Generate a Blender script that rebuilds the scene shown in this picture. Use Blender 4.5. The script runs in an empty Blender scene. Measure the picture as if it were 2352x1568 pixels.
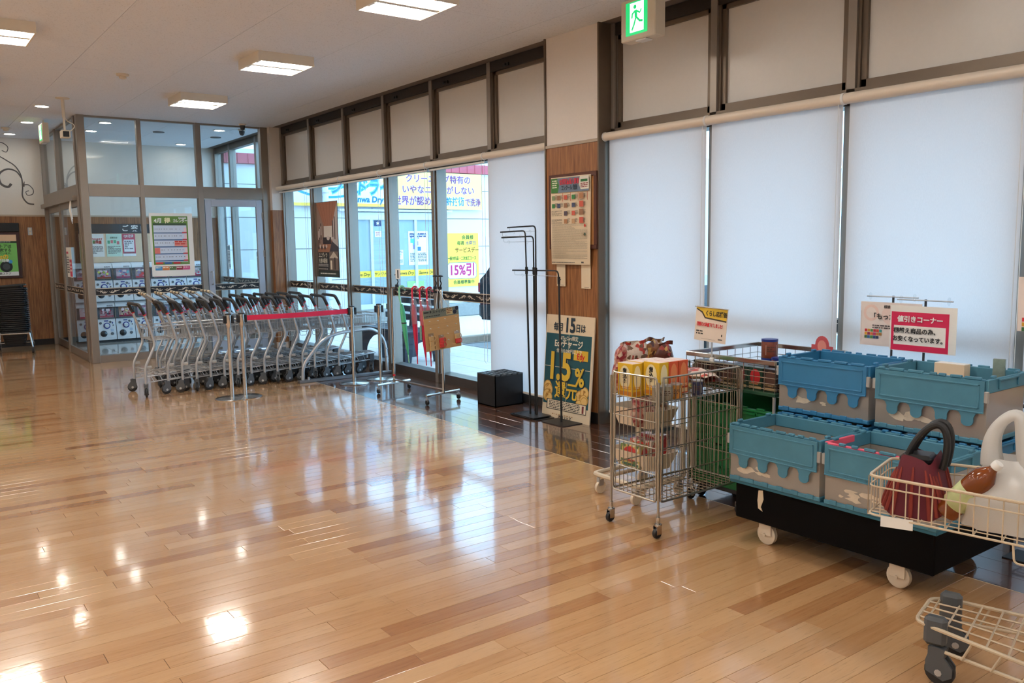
import bpy, math, random
from mathutils import Matrix, Vector
random.seed(7)
scene = bpy.context.scene
COL = scene.collection
# ------------------------------------------------------------------ camera
F_PX = 1942.28
YAW, PITCH, ROLL, CAM_H = 0.636978, 0.115474, 0.0138424, 1.5
_f = Vector((math.sin(YAW)*math.cos(PITCH), math.cos(YAW)*math.cos(PITCH), -math.sin(PITCH)))
_r = Vector((math.cos(YAW), -math.sin(YAW), 0)); _d = _f.cross(_r)
CR = math.cos(ROLL)*_r + math.sin(ROLL)*_d
CD = -math.sin(ROLL)*_r + math.cos(ROLL)*_d
cam_data = bpy.data.cameras.new('camera'); cam = bpy.data.objects.new('camera', cam_data)
COL.objects.link(cam); scene.camera = cam
cam.matrix_world = Matrix(((CR.x, -CD.x, -_f.x, 0), (CR.y, -CD.y, -_f.y, 0), (CR.z, -CD.z, -_f.z, CAM_H), (0, 0, 0, 1)))
cam_data.sensor_width = 36.0; cam_data.lens = F_PX/2352*36; cam_data.clip_start = 0.05
# ------------------------------------------------------------------ world: bright overcast sky
world = bpy.data.worlds.new('overcast_sky'); scene.world = world; world.use_nodes = True
bg = world.node_tree.nodes['Background']
bg.inputs[0].default_value = (0.40, 0.70, 1.0, 1); bg.inputs[1].default_value = 3.4
# window portal only guides light sampling (it emits nothing itself)
def portal(y0, y1, z0, z1, x):
    d = bpy.data.lights.new('window_portal', 'AREA'); d.shape = 'RECTANGLE'; d.size = z1-z0; d.size_y = y1-y0
    d.cycles.is_portal = True
    o = bpy.data.objects.new('window_portal', d); COL.objects.link(o)
    o.location = (x, (y0+y1)/2, (z0+z1)/2); o.rotation_euler = (0, math.radians(90), 0)
portal(0.85, 12.15, 0.05, 2.4, 4.99)
LAMP_STRENGTH = 33.0
# ------------------------------------------------------------------ colour management
vs = scene.view_settings
vs.view_transform = 'Standard'; vs.look = 'None'; vs.gamma = 1.0; vs.exposure = 0.58; vs.use_curve_mapping = False
cy = scene.cycles
cy.max_bounces = 8; cy.diffuse_bounces = 4; cy.glossy_bounces = 3; cy.transmission_bounces = 4; cy.transparent_max_bounces = 14
cy.use_adaptive_sampling = True; cy.adaptive_threshold = 0.03
cy.caustics_reflective = False; cy.caustics_refractive = False; cy.sample_clamp_indirect = 6.0

# ================================================================== helpers
def lin(c):
    c /= 255.0
    return c/12.92 if c <= 0.04045 else ((c+0.055)/1.055)**2.4
def rgb(r, g, b): return (lin(r), lin(g), lin(b))
class NT:
    def __init__(s, m):
        m.use_nodes = True; s.t = m.node_tree; s.n = s.t.nodes; s.b = s.n.get('Principled BSDF'); s.out = s.n['Material Output']
    def add(s, typ, **kw):
        n = s.n.new(typ)
        for k, v in kw.items(): setattr(n, k, v)
        return n
    def link(s, a, b): s.t.links.new(a, b)
MATS = {}
def mat(name, col, rough=0.5, metal=0.0, var=0.07, scale=12.0, bump=0.0, emit=0.0, spec=None, coat=0.0, stretch=None):
    if name in MATS: return MATS[name]
    m = bpy.data.materials.new(name); k = NT(m); b = k.b
    b.inputs['Roughness'].default_value = rough; b.inputs['Metallic'].default_value = metal
    if coat: b.inputs['Coat Weight'].default_value = coat; b.inputs['Coat Roughness'].default_value = 0.08
    if spec is not None: b.inputs['Specular IOR Level'].default_value = spec
    tc = k.add('ShaderNodeTexCoord'); no = k.add('ShaderNodeTexNoise'); no.inputs['Scale'].default_value = scale
    no.inputs['Detail'].default_value = 4
    if stretch:
        mp = k.add('ShaderNodeMapping'); mp.inputs['Scale'].default_value = stretch
        k.link(tc.outputs['Object'], mp.inputs['Vector']); k.link(mp.outputs[0], no.inputs['Vector'])
    else: k.link(tc.outputs['Object'], no.inputs['Vector'])
    ra = k.add('ShaderNodeMapRange'); ra.inputs['To Min'].default_value = 1-var; ra.inputs['To Max'].default_value = 1+var
    k.link(no.outputs[0], ra.inputs['Value'])
    mx = k.add('ShaderNodeMix', data_type='RGBA', blend_type='MULTIPLY'); mx.inputs[0].default_value = 1
    mx.inputs[6].default_value = (*col, 1); k.link(ra.outputs[0], mx.inputs[7]); k.link(mx.outputs[2], b.inputs['Base Color'])
    if bump:
        bp = k.add('ShaderNodeBump'); bp.inputs['Strength'].default_value = bump; bp.inputs['Distance'].default_value = 0.01
        k.link(no.outputs[0], bp.inputs['Height']); k.link(bp.outputs[0], b.inputs['Normal'])
    if emit:
        b.inputs['Emission Color'].default_value = (*col, 1); b.inputs['Emission Strength'].default_value = emit
    MATS[name] = m; return m
def link_obj(o, parent=None):
    COL.objects.link(o)
    if parent is not None: o.parent = parent
    return o
def tag(o, label=None, cat=None, group=None, kind=None):
    if label: o['label'] = label
    if cat: o['category'] = cat
    if group: o['group'] = group
    if kind: o['kind'] = kind
    return o
def thing(name, label, cat, loc=(0, 0, 0), rz=0.0, group=None):
    o = bpy.data.objects.new(name, None); COL.objects.link(o); o.empty_display_size = 0.05
    o.location = loc; o.rotation_euler = (0, 0, rz); return tag(o, label, cat, group)
def copy_tree(o, parent=None):
    c = o.copy(); COL.objects.link(c); c.parent = parent
    for ch in list(o.children): copy_tree(ch, c)
    return c
def frame(origin, xdir, up=(0, 0, 1)):
    x = Vector(xdir).normalized(); u = Vector(up); u = (u - x*u.dot(x)).normalized(); n = x.cross(u)
    return Matrix(((x.x, u.x, n.x, origin[0]), (x.y, u.y, n.y, origin[1]), (x.z, u.z, n.z, origin[2]), (0, 0, 0, 1)))
IN_X = (0, -1, 0)     # text direction on things that face into the room from the window wall
IN_Y = (1, 0, 0)      # text direction on things that face the camera along the wall
def fillet(pts, rad, k=4):
    pts = [Vector(p) for p in pts]; out = [pts[0]]
    for i in range(1, len(pts)-1):
        a, b, c = pts[i-1], pts[i], pts[i+1]
        d0 = (a-b); d1 = (c-b); r = min(rad, d0.length*0.49, d1.length*0.49)
        p0 = b+d0.normalized()*r; p1 = b+d1.normalized()*r
        for j in range(k+1):
            t = j/k; out.append(p0*(1-t)**2 + b*2*t*(1-t) + p1*t*t)
    out.append(pts[-1]); return out
class MB:
    def __init__(s): s.v = []; s.f = []; s.M = None
    def _add(s, vs, fs):
        n = len(s.v)
        s.v += [tuple(s.M @ Vector(p)) if s.M else tuple(p) for p in vs]
        s.f += [tuple(i+n for i in f) for f in fs]; return s
    def box(s, x0, x1, y0, y1, z0, z1):
        return s._add([(x0,y0,z0),(x1,y0,z0),(x1,y1,z0),(x0,y1,z0),(x0,y0,z1),(x1,y0,z1),(x1,y1,z1),(x0,y1,z1)],
            [(0,3,2,1),(4,5,6,7),(0,1,5,4),(1,2,6,5),(2,3,7,6),(3,0,4,7)])
    def bbox(s, x0, x1, y0, y1, z0, z1, b=0.004):     # box with chamfered edges
        b = min(b, (x1-x0)/2.01, (y1-y0)/2.01, (z1-z0)/2.01); vs = []; idx = {}
        for xi, x in ((0, x0), (1, x1)):
            for yi, y in ((0, y0), (1, y1)):
                for zi, z in ((0, z0), (1, z1)):
                    dx = b*(1-2*xi); dy = b*(1-2*yi); dz = b*(1-2*zi)
                    for k, p in enumerate(((x, y+dy, z+dz), (x+dx, y, z+dz), (x+dx, y+dy, z))):
                        idx[(xi, yi, zi, k)] = len(vs); vs.append(p)
        g = lambda *a: idx[a]; fs = []
        for xi in (0, 1): fs.append([g(xi,0,0,0), g(xi,1,0,0), g(xi,1,1,0), g(xi,0,1,0)][::(1 if xi else -1)])
        for yi in (0, 1): fs.append([g(0,yi,0,1), g(0,yi,1,1), g(1,yi,1,1), g(1,yi,0,1)][::(1 if yi else -1)])
        for zi in (0, 1): fs.append([g(0,0,zi,2), g(1,0,zi,2), g(1,1,zi,2), g(0,1,zi,2)][::(1 if zi else -1)])
        for a in (0, 1):
            for c in (0, 1):
                e = (a+c) % 2
                fs.append([g(0,a,c,1), g(1,a,c,1), g(1,a,c,2), g(0,a,c,2)][::(1 if e == 0 else -1)] if True else 0)
                fs.append([g(a,0,c,0), g(a,0,c,2), g(a,1,c,2), g(a,1,c,0)][::(1 if e == 0 else -1)])
                fs.append([g(a,c,0,0), g(a,c,1,0), g(a,c,1,1), g(a,c,0,1)][::(1 if e == 0 else -1)])
        for xi in (0, 1):
            for yi in (0, 1):
                for zi in (0, 1):
                    fs.append([g(xi,yi,zi,0), g(xi,yi,zi,1), g(xi,yi,zi,2)][::(1 if (xi+yi+zi) % 2 else -1)])
        return s._add(vs, fs)
    def tube(s, pts, r, n=6, closed=False, caps=True):
        pts = [Vector(p) for p in pts]; m = len(pts); rs = r if isinstance(r, (list, tuple)) else [r]*m
        T = []
        for i in range(m):
            a = pts[i-1] if (i or closed) else pts[i]; b = pts[(i+1) % m] if (i < m-1 or closed) else pts[i]
            t = b-a; T.append(t.normalized() if t.length > 1e-9 else Vector((0, 0, 1)))
        u = T[0].orthogonal().normalized(); vs = []
        for i in range(m):
            u = (u - T[i]*u.dot(T[i]))
            u = u.normalized() if u.length > 1e-6 else T[i].orthogonal().normalized()
            w = T[i].cross(u)
            for j in range(n):
                a = 2*math.pi*(j+0.5)/n; vs.append(pts[i]+(u*math.cos(a)+w*math.sin(a))*rs[i])
        fs = []
        for i in range(m if closed else m-1):
            k = (i+1) % m
            for j in range(n): fs.append((i*n+j, i*n+(j+1) % n, k*n+(j+1) % n, k*n+j))
        if caps and not closed: fs += [tuple(range(n-1, -1, -1)), tuple(range((m-1)*n, m*n))]
        return s._add(vs, fs)
    def rod(s, a, b, r, n=8): return s.tube([a, b], r, n)
    def lathe(s, prof, c=(0, 0, 0), n=16, axis='z'):
        vs = []; m = len(prof)
        for (r, h) in prof:
            for j in range(n):
                a = 2*math.pi*j/n; x, y = r*math.cos(a), r*math.sin(a)
                p = (x, y, h) if axis == 'z' else ((h, x, y) if axis == 'x' else (y, h, x))
                vs.append((p[0]+c[0], p[1]+c[1], p[2]+c[2]))
        fs = [(i*n+j, i*n+(j+1) % n, (i+1)*n+(j+1) % n, (i+1)*n+j) for i in range(m-1) for j in range(n)]
        fs += [tuple(range(n-1, -1, -1)), tuple(range((m-1)*n, m*n))]
        return s._add(vs, fs)
    def prism(s, poly, z0, z1):
        n = len(poly); vs = [(x, y, z0) for x, y in poly]+[(x, y, z1) for x, y in poly]
        return s._add(vs, [tuple(range(n-1, -1, -1)), tuple(range(n, 2*n))]+[(i, (i+1) % n, n+(i+1) % n, n+i) for i in range(n)])
    def grid(s, fn, nu, nv):
        vs = [fn(i/nu, j/nv) for j in range(nv+1) for i in range(nu+1)]
        return s._add(vs, [(j*(nu+1)+i, j*(nu+1)+i+1, (j+1)*(nu+1)+i+1, (j+1)*(nu+1)+i) for j in range(nv) for i in range(nu)])
    def mesh(s, name, m, smooth=True):
        me = bpy.data.meshes.new(name); me.from_pydata(s.v, [], s.f); me.validate()
        if m: me.materials.append(m)
        if smooth:
            me.polygons.foreach_set('use_smooth', [True]*len(me.polygons)); me.set_sharp_from_angle(angle=math.radians(35))
        me.update(); return me
    def build(s, name, m, parent=None, smooth=True, mw=None, loc=None, rz=0):
        o = bpy.data.objects.new(name, s.mesh(name, m, smooth)); link_obj(o, parent)
        if mw is not None: o.matrix_world = mw
        if loc is not None: o.location = loc; o.rotation_euler = (0, 0, rz)
        return o
def struct(name, mb, m, parent=None, smooth=False, **kw):
    o = mb.build(name, m, parent, smooth, **kw)
    if parent is None: tag(o, kind='structure')
    return o
def struct_empty(name):
    o = bpy.data.objects.new(name, None); COL.objects.link(o); o['kind'] = 'structure'; o.empty_display_size = 0.05; return o
# --- flat print: coloured shapes carried by a colour attribute, and lettering
def print_mat():
    m = bpy.data.materials.new('printed_ink'); k = NT(m); a = k.add('ShaderNodeVertexColor', layer_name='ink')
    no = k.add('ShaderNodeTexNoise'); no.inputs['Scale'].default_value = 60
    ra = k.add('ShaderNodeMapRange'); ra.inputs['To Min'].default_value = 0.95; ra.inputs['To Max'].default_value = 1.05
    k.link(no.outputs[0], ra.inputs['Value'])
    mx = k.add('ShaderNodeMix', data_type='RGBA', blend_type='MULTIPLY'); mx.inputs[0].default_value = 1
    k.link(a.outputs[0], mx.inputs[6]); k.link(ra.outputs[0], mx.inputs[7]); k.link(mx.outputs[2], k.b.inputs['Base Color'])
    k.b.inputs['Roughness'].default_value = 0.55; return m
INK = print_mat()
class PR:
    def __init__(s, z=0.0006): s.v = []; s.f = []; s.c = []; s.z = z; s.dz = 0.00012
    def poly(s, pts, col):
        n = len(s.v); s.v += [(x, y, s.z) for x, y in pts]; s.f.append(tuple(range(n, n+len(pts)))); s.c.append(col); s.z += s.dz; return s
    def rect(s, x, y, w, h, col): return s.poly([(x, y), (x+w, y), (x+w, y+h), (x, y+h)], col)
    def rects(s, L, col):
        z = s.z; dz = s.dz; s.dz = 0
        for (x, y, w, h) in L: s.rect(x, y, w, h, col)
        s.dz = dz; s.z = z+dz; return s
    def disc(s, cx, cy, r, col, n=20, ry=None):
        ry = ry or r; return s.poly([(cx+r*math.cos(2*math.pi*i/n), cy+ry*math.sin(2*math.pi*i/n)) for i in range(n)], col)
    def lines(s, x, y, w, lh, n, col, seed=1, fill=0.55, word=2.2, gap=0.5):     # rows of small illegible print
        rn = random.Random(seed); L = []
        for i in range(n):
            yy = y-i*lh; xx = x; end = x+w*(1.0 if rn.random() < 0.7 else rn.uniform(0.4, 0.95))
            while xx < end:
                ww = lh*rn.uniform(0.6, word); ww = min(ww, end-xx)
                L.append((xx, yy-lh*fill, ww, lh*fill)); xx += ww+lh*rn.uniform(0.15, gap)
        return s.rects(L, col)
    def build(s, name, parent):
        if not s.f: return None
        me = bpy.data.meshes.new(name); me.from_pydata(s.v, [], s.f); me.materials.append(INK)
        at = me.color_attributes.new('ink', 'FLOAT_COLOR', 'CORNER'); d = []
        for f, c in zip(s.f, s.c): d += [*c, 1.0]*len(f)
        at.data.foreach_set('color', d); me.update()
        return link_obj(bpy.data.objects.new(name, me), parent)
def text(s, size, x, y, m, parent, bold=0.0, z=0.003, sx=1.0, shear=0.0, align='CENTER', name='lettering', ext=0.0003):
    cu = bpy.data.curves.new('t', 'FONT'); cu.body = s; cu.size = size; cu.offset = bold*size; cu.extrude = ext
    cu.align_x = align; cu.align_y = 'CENTER'; cu.resolution_u = 3; cu.shear = shear
    o = bpy.data.objects.new('t', cu); me = bpy.data.meshes.new_from_object(o)
    bpy.data.objects.remove(o); bpy.data.curves.remove(cu)
    me.materials.clear(); me.materials.append(m); me.name = name
    t = link_obj(bpy.data.objects.new(name, me), parent); t.location = (x, y, z); t.scale = (sx, 1, 1); return t
def sheet(name, w, h, th, m, mw=None, parent=None, curve=0.0):   # origin at the middle of the front face, front = +z
    b = MB()
    if curve:
        b.grid(lambda u, v: ((u-0.5)*w, (v-0.5)*h, curve*math.sin(v*3.0+u*1.7)), 6, 10)
        n = len(b.v); b.v += [(x, y, z-th) for x, y, z in b.v]; b.f += [tuple(i+n for i in reversed(f)) for f in b.f]
    else: b.box(-w/2, w/2, -h/2, h/2, -th, 0)
    o = b.build(name, m, parent, smooth=bool(curve))
    if mw is not None:
        if parent is None: o.matrix_world = mw
        else: o.matrix_local = mw
    return o
# ------------------------------------------------------------------ shared materials
WHITE = rgb(236, 234, 228)
M_ALU = mat('aluminium_frame', rgb(150, 140, 130), 0.38, 0.55, 0.04)
M_BRONZE = mat('bronze_anodised_frame', rgb(112, 98, 84), 0.4, 0.5, 0.05)
M_CREAM = mat('cream_wallpaper', rgb(228, 220, 212), 0.8, 0, 0.03, 60)
M_WALLW = mat('white_wallpaper', rgb(232, 226, 216), 0.8, 0, 0.03, 60)
M_CHROME = mat('chrome_steel', rgb(200, 198, 194), 0.2, 1.0, 0.05)
M_STEEL = mat('satin_steel', rgb(188, 190, 192), 0.35, 0.65, 0.06)
M_BLACK = mat('black_plastic', rgb(24, 24, 26), 0.45, 0, 0.1)
M_DGREY = mat('dark_grey_plastic', rgb(62, 64, 68), 0.5, 0, 0.1)
M_PAPER = mat('white_paper', rgb(240, 238, 232), 0.6, 0, 0.02)
M_CREAMP = mat('cream_paper', rgb(226, 208, 178), 0.65, 0, 0.03)
M_WHITEP = mat('white_plastic', rgb(232, 230, 226), 0.4, 0, 0.03)
M_IVORY = mat('ivory_plastic', rgb(222, 208, 186), 0.45, 0, 0.04)
M_TXTK = mat('black_ink', rgb(28, 26, 26), 0.6)
M_TXTW = mat('white_ink', rgb(245, 244, 240), 0.6)
M_TXTR = mat('red_ink', rgb(205, 25, 40), 0.6)
def wood_mat(name, c0, c1, rough=0.45, scale=(26, 26, 1.2)):
    m = bpy.data.materials.new(name); k = NT(m); g = k.add('ShaderNodeNewGeometry'); mp = k.add('ShaderNodeMapping')
    mp.inputs['Scale'].default_value = scale; k.link(g.outputs['Position'], mp.inputs['Vector'])
    no = k.add('ShaderNodeTexNoise'); no.inputs['Scale'].default_value = 3.0; no.inputs['Detail'].default_value = 6; no.inputs['Roughness'].default_value = 0.65
    k.link(mp.outputs[0], no.inputs['Vector'])
    r = k.add('ShaderNodeValToRGB'); e = r.color_ramp.elements
    e[0].position = 0.32; e[0].color = (*c0, 1); e[1].position = 0.68; e[1].color = (*c1, 1)
    k.link(no.outputs[0], r.inputs[0]); k.link(r.outputs[0], k.b.inputs['Base Color']); k.b.inputs['Roughness'].default_value = rough
    return m
M_WOOD = wood_mat('walnut_veneer', rgb(104, 62, 34), rgb(172, 118, 72))
def glass_mat(name, tint, ior=1.45):
    m = bpy.data.materials.new(name); k = NT(m); k.n.remove(k.b)
    t = k.add('ShaderNodeBsdfTransparent'); t.inputs[0].default_value = (*tint, 1)
    g = k.add('ShaderNodeBsdfGlossy'); g.inputs['Roughness'].default_value = 0.01
    lw = k.add('ShaderNodeLayerWeight'); lw.inputs[0].default_value = 0.5
    pw = k.add('ShaderNodeMath', operation='POWER'); pw.inputs[1].default_value = 5; k.link(lw.outputs['Facing'], pw.inputs[0])
    f0 = ((ior-1)/(ior+1))**2
    ma = k.add('ShaderNodeMath', operation='MULTIPLY_ADD'); ma.inputs[1].default_value = 1-f0; ma.inputs[2].default_value = f0; k.link(pw.outputs[0], ma.inputs[0])
    mx = k.add('ShaderNodeMixShader'); k.link(ma.outputs[0], mx.inputs[0]); k.link(t.outputs[0], mx.inputs[1]); k.link(g.outputs[0], mx.inputs[2])
    k.link(mx.outputs[0], k.out.inputs[0]); return m
M_GLASS = glass_mat('window_glass', (0.95, 0.985, 1.0))
M_CLEAR = glass_mat('clear_acrylic', (0.96, 0.97, 0.97), 1.4)
def film_mat(name, col, diffuse=0.5, transl=0.5, clear=0.0, rough=0.5, gloss=0.06):
    m = bpy.data.materials.new(name); k = NT(m); k.n.remove(k.b)
    no = k.add('ShaderNodeTexNoise'); no.inputs['Scale'].default_value = 180
    ra = k.add('ShaderNodeMapRange'); ra.inputs['To Min'].default_value = 0.94; ra.inputs['To Max'].default_value = 1.04; k.link(no.outputs[0], ra.inputs['Value'])
    mc = k.add('ShaderNodeMix', data_type='RGBA', blend_type='MULTIPLY'); mc.inputs[0].default_value = 1; mc.inputs[6].default_value = (*col, 1); k.link(ra.outputs[0], mc.inputs[7])
    d = k.add('ShaderNodeBsdfDiffuse'); t = k.add('ShaderNodeBsdfTranslucent'); k.link(mc.outputs[2], d.inputs[0]); k.link(mc.outputs[2], t.inputs[0])
    mx = k.add('ShaderNodeMixShader'); mx.inputs[0].default_value = transl; k.link(d.outputs[0], mx.inputs[1]); k.link(t.outputs[0], mx.inputs[2]); last = mx
    if clear:
        tr = k.add('ShaderNodeBsdfTransparent'); tr.inputs[0].default_value = (*[0.5+0.5*c for c in col], 1)
        m2 = k.add('ShaderNodeMixShader'); m2.inputs[0].default_value = clear; k.link(last.outputs[0], m2.inputs[1]); k.link(tr.outputs[0], m2.inputs[2]); last = m2
    if gloss:
        g = k.add('ShaderNodeBsdfGlossy'); g.inputs['Roughness'].default_value = rough
        m3 = k.add('ShaderNodeMixShader'); m3.inputs[0].default_value = gloss; k.link(last.outputs[0], m3.inputs[1]); k.link(g.outputs[0], m3.inputs[2]); last = m3
    k.link(last.outputs[0], k.out.inputs[0]); return m
M_BLIND = film_mat('roller_blind_fabric', rgb(234, 232, 232), transl=0.31, gloss=0)
M_CLEARBOX = film_mat('cloudy_clear_plastic', rgb(222, 214, 204), transl=0.45, clear=0.42, rough=0.2, gloss=0.1)
M_FILM = film_mat('thin_clear_wrap', rgb(235, 238, 240), transl=0.4, clear=0.88, rough=0.08, gloss=0.10)
# ================================================================== FLOOR
def plank_mat(name, ramp, src, rough, along_x=True):
    m = bpy.data.materials.new(name); k = NT(m); b = k.b
    at = k.add('ShaderNodeAttribute', attribute_name='tone'); at.attribute_type = src
    g = k.add('ShaderNodeNewGeometry')
    # shift the grain from plank to plank with its tone
    vm = k.add('ShaderNodeVectorMath', operation='MULTIPLY_ADD'); vm.inputs[1].default_value = (1, 1, 1)
    cb = k.add('ShaderNodeCombineXYZ'); mu = k.add('ShaderNodeMath', operation='MULTIPLY'); mu.inputs[1].default_value = 37.0
    k.link(at.outputs['Fac'], mu.inputs[0]); k.link(mu.outputs[0], cb.inputs[2])
    k.link(g.outputs['Position'], vm.inputs[0]); k.link(cb.outputs[0], vm.inputs[2])
    mp = k.add('ShaderNodeMapping'); mp.inputs['Scale'].default_value = (1.6, 34, 1) if along_x else (34, 1.6, 1)
    k.link(vm.outputs[0], mp.inputs['Vector'])
    no = k.add('ShaderNodeTexNoise'); no.inputs['Scale'].default_value = 1.6; no.inputs['Detail'].default_value = 6; no.inputs['Roughness'].default_value = 0.6
    k.link(mp.outputs[0], no.inputs['Vector'])
    # tone + grain -> colour
    su = k.add('ShaderNodeMath', operation='MULTIPLY_ADD'); su.inputs[1].default_value = 0.36; k.link(no.outputs[0], su.inputs[0])
    sb = k.add('ShaderNodeMath', operation='SUBTRACT'); sb.inputs[1].default_value = 0.18; k.link(at.outputs['Fac'], sb.inputs[0]); k.link(sb.outputs[0], su.inputs[2])
    r = k.add('ShaderNodeValToRGB'); els = r.color_ramp.elements
    els[0].position = ramp[0][0]; els[0].color = (*ramp[0][1], 1); els[1].position = ramp[-1][0]; els[1].color = (*ramp[-1][1], 1)
    for p, c in ramp[1:-1]: e = els.new(p); e.color = (*c, 1)
    k.link(su.outputs[0], r.inputs[0])
    # fine dark pores
    n2 = k.add('ShaderNodeTexNoise'); n2.inputs['Scale'].default_value = 6; n2.inputs['Detail'].default_value = 3
    mp2 = k.add('ShaderNodeMapping'); mp2.inputs['Scale'].default_value = (2, 30, 1) if along_x else (30, 2, 1)
    k.link(vm.outputs[0], mp2.inputs['Vector']); k.link(mp2.outputs[0], n2.inputs['Vector'])
    pr = k.add('ShaderNodeMapRange'); pr.inputs['From Min'].default_value = 0.26; pr.inputs['From Max'].default_value = 0.4; pr.inputs['To Min'].default_value = 0.72
    k.link(n2.outputs[0], pr.inputs['Value'])
    mx = k.add('ShaderNodeMix', data_type='RGBA', blend_type='MULTIPLY'); mx.inputs[0].default_value = 1
    k.link(r.outputs[0], mx.inputs[6]); k.link(pr.outputs[0], mx.inputs[7]); k.link(mx.outputs[2], b.inputs['Base Color'])
    # varnish: slight waviness, gloss varies in worn patches
    n3 = k.add('ShaderNodeTexNoise'); n3.inputs['Scale'].default_value = 0.9; n3.inputs['Detail'].default_value = 3; k.link(g.outputs['Position'], n3.inputs['Vector'])
    rr = k.add('ShaderNodeMapRange'); rr.inputs['From Min'].default_value = 0.35; rr.inputs['From Max'].default_value = 0.65
    rr.inputs['To Min'].default_value = rough*0.75; rr.inputs['To Max'].default_value = rough*1.35; k.link(n3.outputs[0], rr.inputs['Value']); k.link(rr.outputs[0], b.inputs['Roughness'])
    n4 = k.add('ShaderNodeTexNoise'); n4.inputs['Scale'].default_value = 26; n4.inputs['Detail'].default_value = 3; k.link(g.outputs['Position'], n4.inputs['Vector'])
    bp = k.add('ShaderNodeBump'); bp.inputs['Strength'].default_value = 0.06; bp.inputs['Distance'].default_value = 0.004
    k.link(n4.outputs[0], bp.inputs['Height']); k.link(bp.outputs[0], b.inputs['Normal'])
    b.inputs['Specular IOR Level'].default_value = 0.45; b.inputs['Coat Weight'].default_value = 0.85; b.inputs['Coat IOR'].default_value = 1.55; b.inputs['Coat Roughness'].default_value = rough*0.36; k.link(bp.outputs[0], b.inputs['Coat Normal'])
    return m
MAPLE = [(0.05, rgb(210, 171, 128)), (0.5, rgb(191, 146, 101)), (0.75, rgb(169, 119, 76)), (1.0, rgb(145, 94, 56))]
WALNUT = [(0.05, rgb(112, 74, 52)), (0.5, rgb(88, 56, 40)), (1.0, rgb(58, 36, 28))]
M_PLANK = plank_mat('maple_plank', MAPLE, 'OBJECT', 0.2)
M_PLANKS = plank_mat('maple_planks_far', MAPLE, 'GEOMETRY', 0.2)
M_DPLANK = plank_mat('dark_plank', WALNUT, 'OBJECT', 0.17, False)
M_GROUT = mat('floor_joint', rgb(120, 88, 62), 0.7)
M_DGROUT = mat('dark_floor_joint', rgb(40, 28, 22), 0.7)
X_BORDER = 3.762; PW, PL = 0.09, 0.909; GAP = 0.0007
struct('floor', MB().box(-8, X_BORDER, -4, 15.24, -0.06, -0.0035), M_GROUT)
FLOOR = bpy.data.objects['floor']
def plank_geo(mb, x0, x1, y0, y1, c=0.0008):
    x0 += GAP; x1 -= GAP; y0 += GAP; y1 -= GAP
    mb._add([(x0,y0,-0.004),(x1,y0,-0.004),(x1,y1,-0.004),(x0,y1,-0.004),(x0,y0,-c),(x1,y0,-c),(x1,y1,-c),(x0,y1,-c),
             (x0+c,y0+c,0),(x1-c,y0+c,0),(x1-c,y1-c,0),(x0+c,y1-c,0)],
            [(8,9,10,11),(0,1,5,4),(1,2,6,5),(2,3,7,6),(3,0,4,7),(4,5,9,8),(5,6,10,9),(6,7,11,10),(7,4,8,11)])
def to_px(p):
    q = Vector(p)-Vector((0, 0, CAM_H)); d = q.dot(_f)
    return (q.dot(CR)/d*F_PX+1176, q.dot(CD)/d*F_PX+784, d) if d > 0.05 else (-1e9, 0, 1e9)
rnp = random.Random(21); planks = []
ny = int(15.24/PW)
for j in range(-6, ny+1):
    y0 = j*PW; y1 = min(y0+PW, 15.24)
    x = X_BORDER - rnp.choice((0.15, 0.3, 0.45, 0.6, 0.75, 0.9)) - rnp.uniform(0, 0.05); x1 = X_BORDER
    while x1 > -2.6:
        x0 = max(x, -2.6); t = rnp.random(); tone = 0.22+0.4*t if t < 0.85 else rnp.uniform(0.6, 0.86)
        if x1-x0 > 0.01: planks.append((x0, x1, y0, y1, tone))
        x1 = x; x -= PL
def plank_key(p):
    cx, cy_, d = to_px(((p[0]+p[1])/2, (p[2]+p[3])/2, 0)); return d if -150 < cx < 2500 and cy_ < 1640 else d+1e4
planks.sort(key=plank_key)
full = MB(); plank_geo(full, 0, PL, 0, PW); full_me = full.mesh('floor_plank', M_PLANK, False)
for p in planks[:300]:
    if abs(p[1]-p[0]-PL) < 1e-6 and abs(p[3]-p[2]-PW) < 1e-6:
        o = bpy.data.objects.new('floor_plank', full_me); o.location = (p[0], p[2], 0)
    else:
        q = MB(); plank_geo(q, 0, p[1]-p[0], 0, p[3]-p[2]); o = bpy.data.objects.new('floor_plank', q.mesh('floor_plank', M_PLANK, False)); o.location = (p[0], p[2], 0)
    link_obj(o, FLOOR); o['tone'] = p[4]
rest = MB(); tones = []
for p in planks[300:]: plank_geo(rest, *p[:4]); tones += [p[4]]*9
ro = rest.build('far_planks', M_PLANKS, FLOOR, False); ro['kind'] = 'stuff'
at = ro.data.color_attributes.new('tone', 'FLOAT_COLOR', 'CORNER')
at.data.foreach_set('color', [c for t_ in tones for _ in range(4) for c in (t_, t_, t_, 1.0)])
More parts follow.
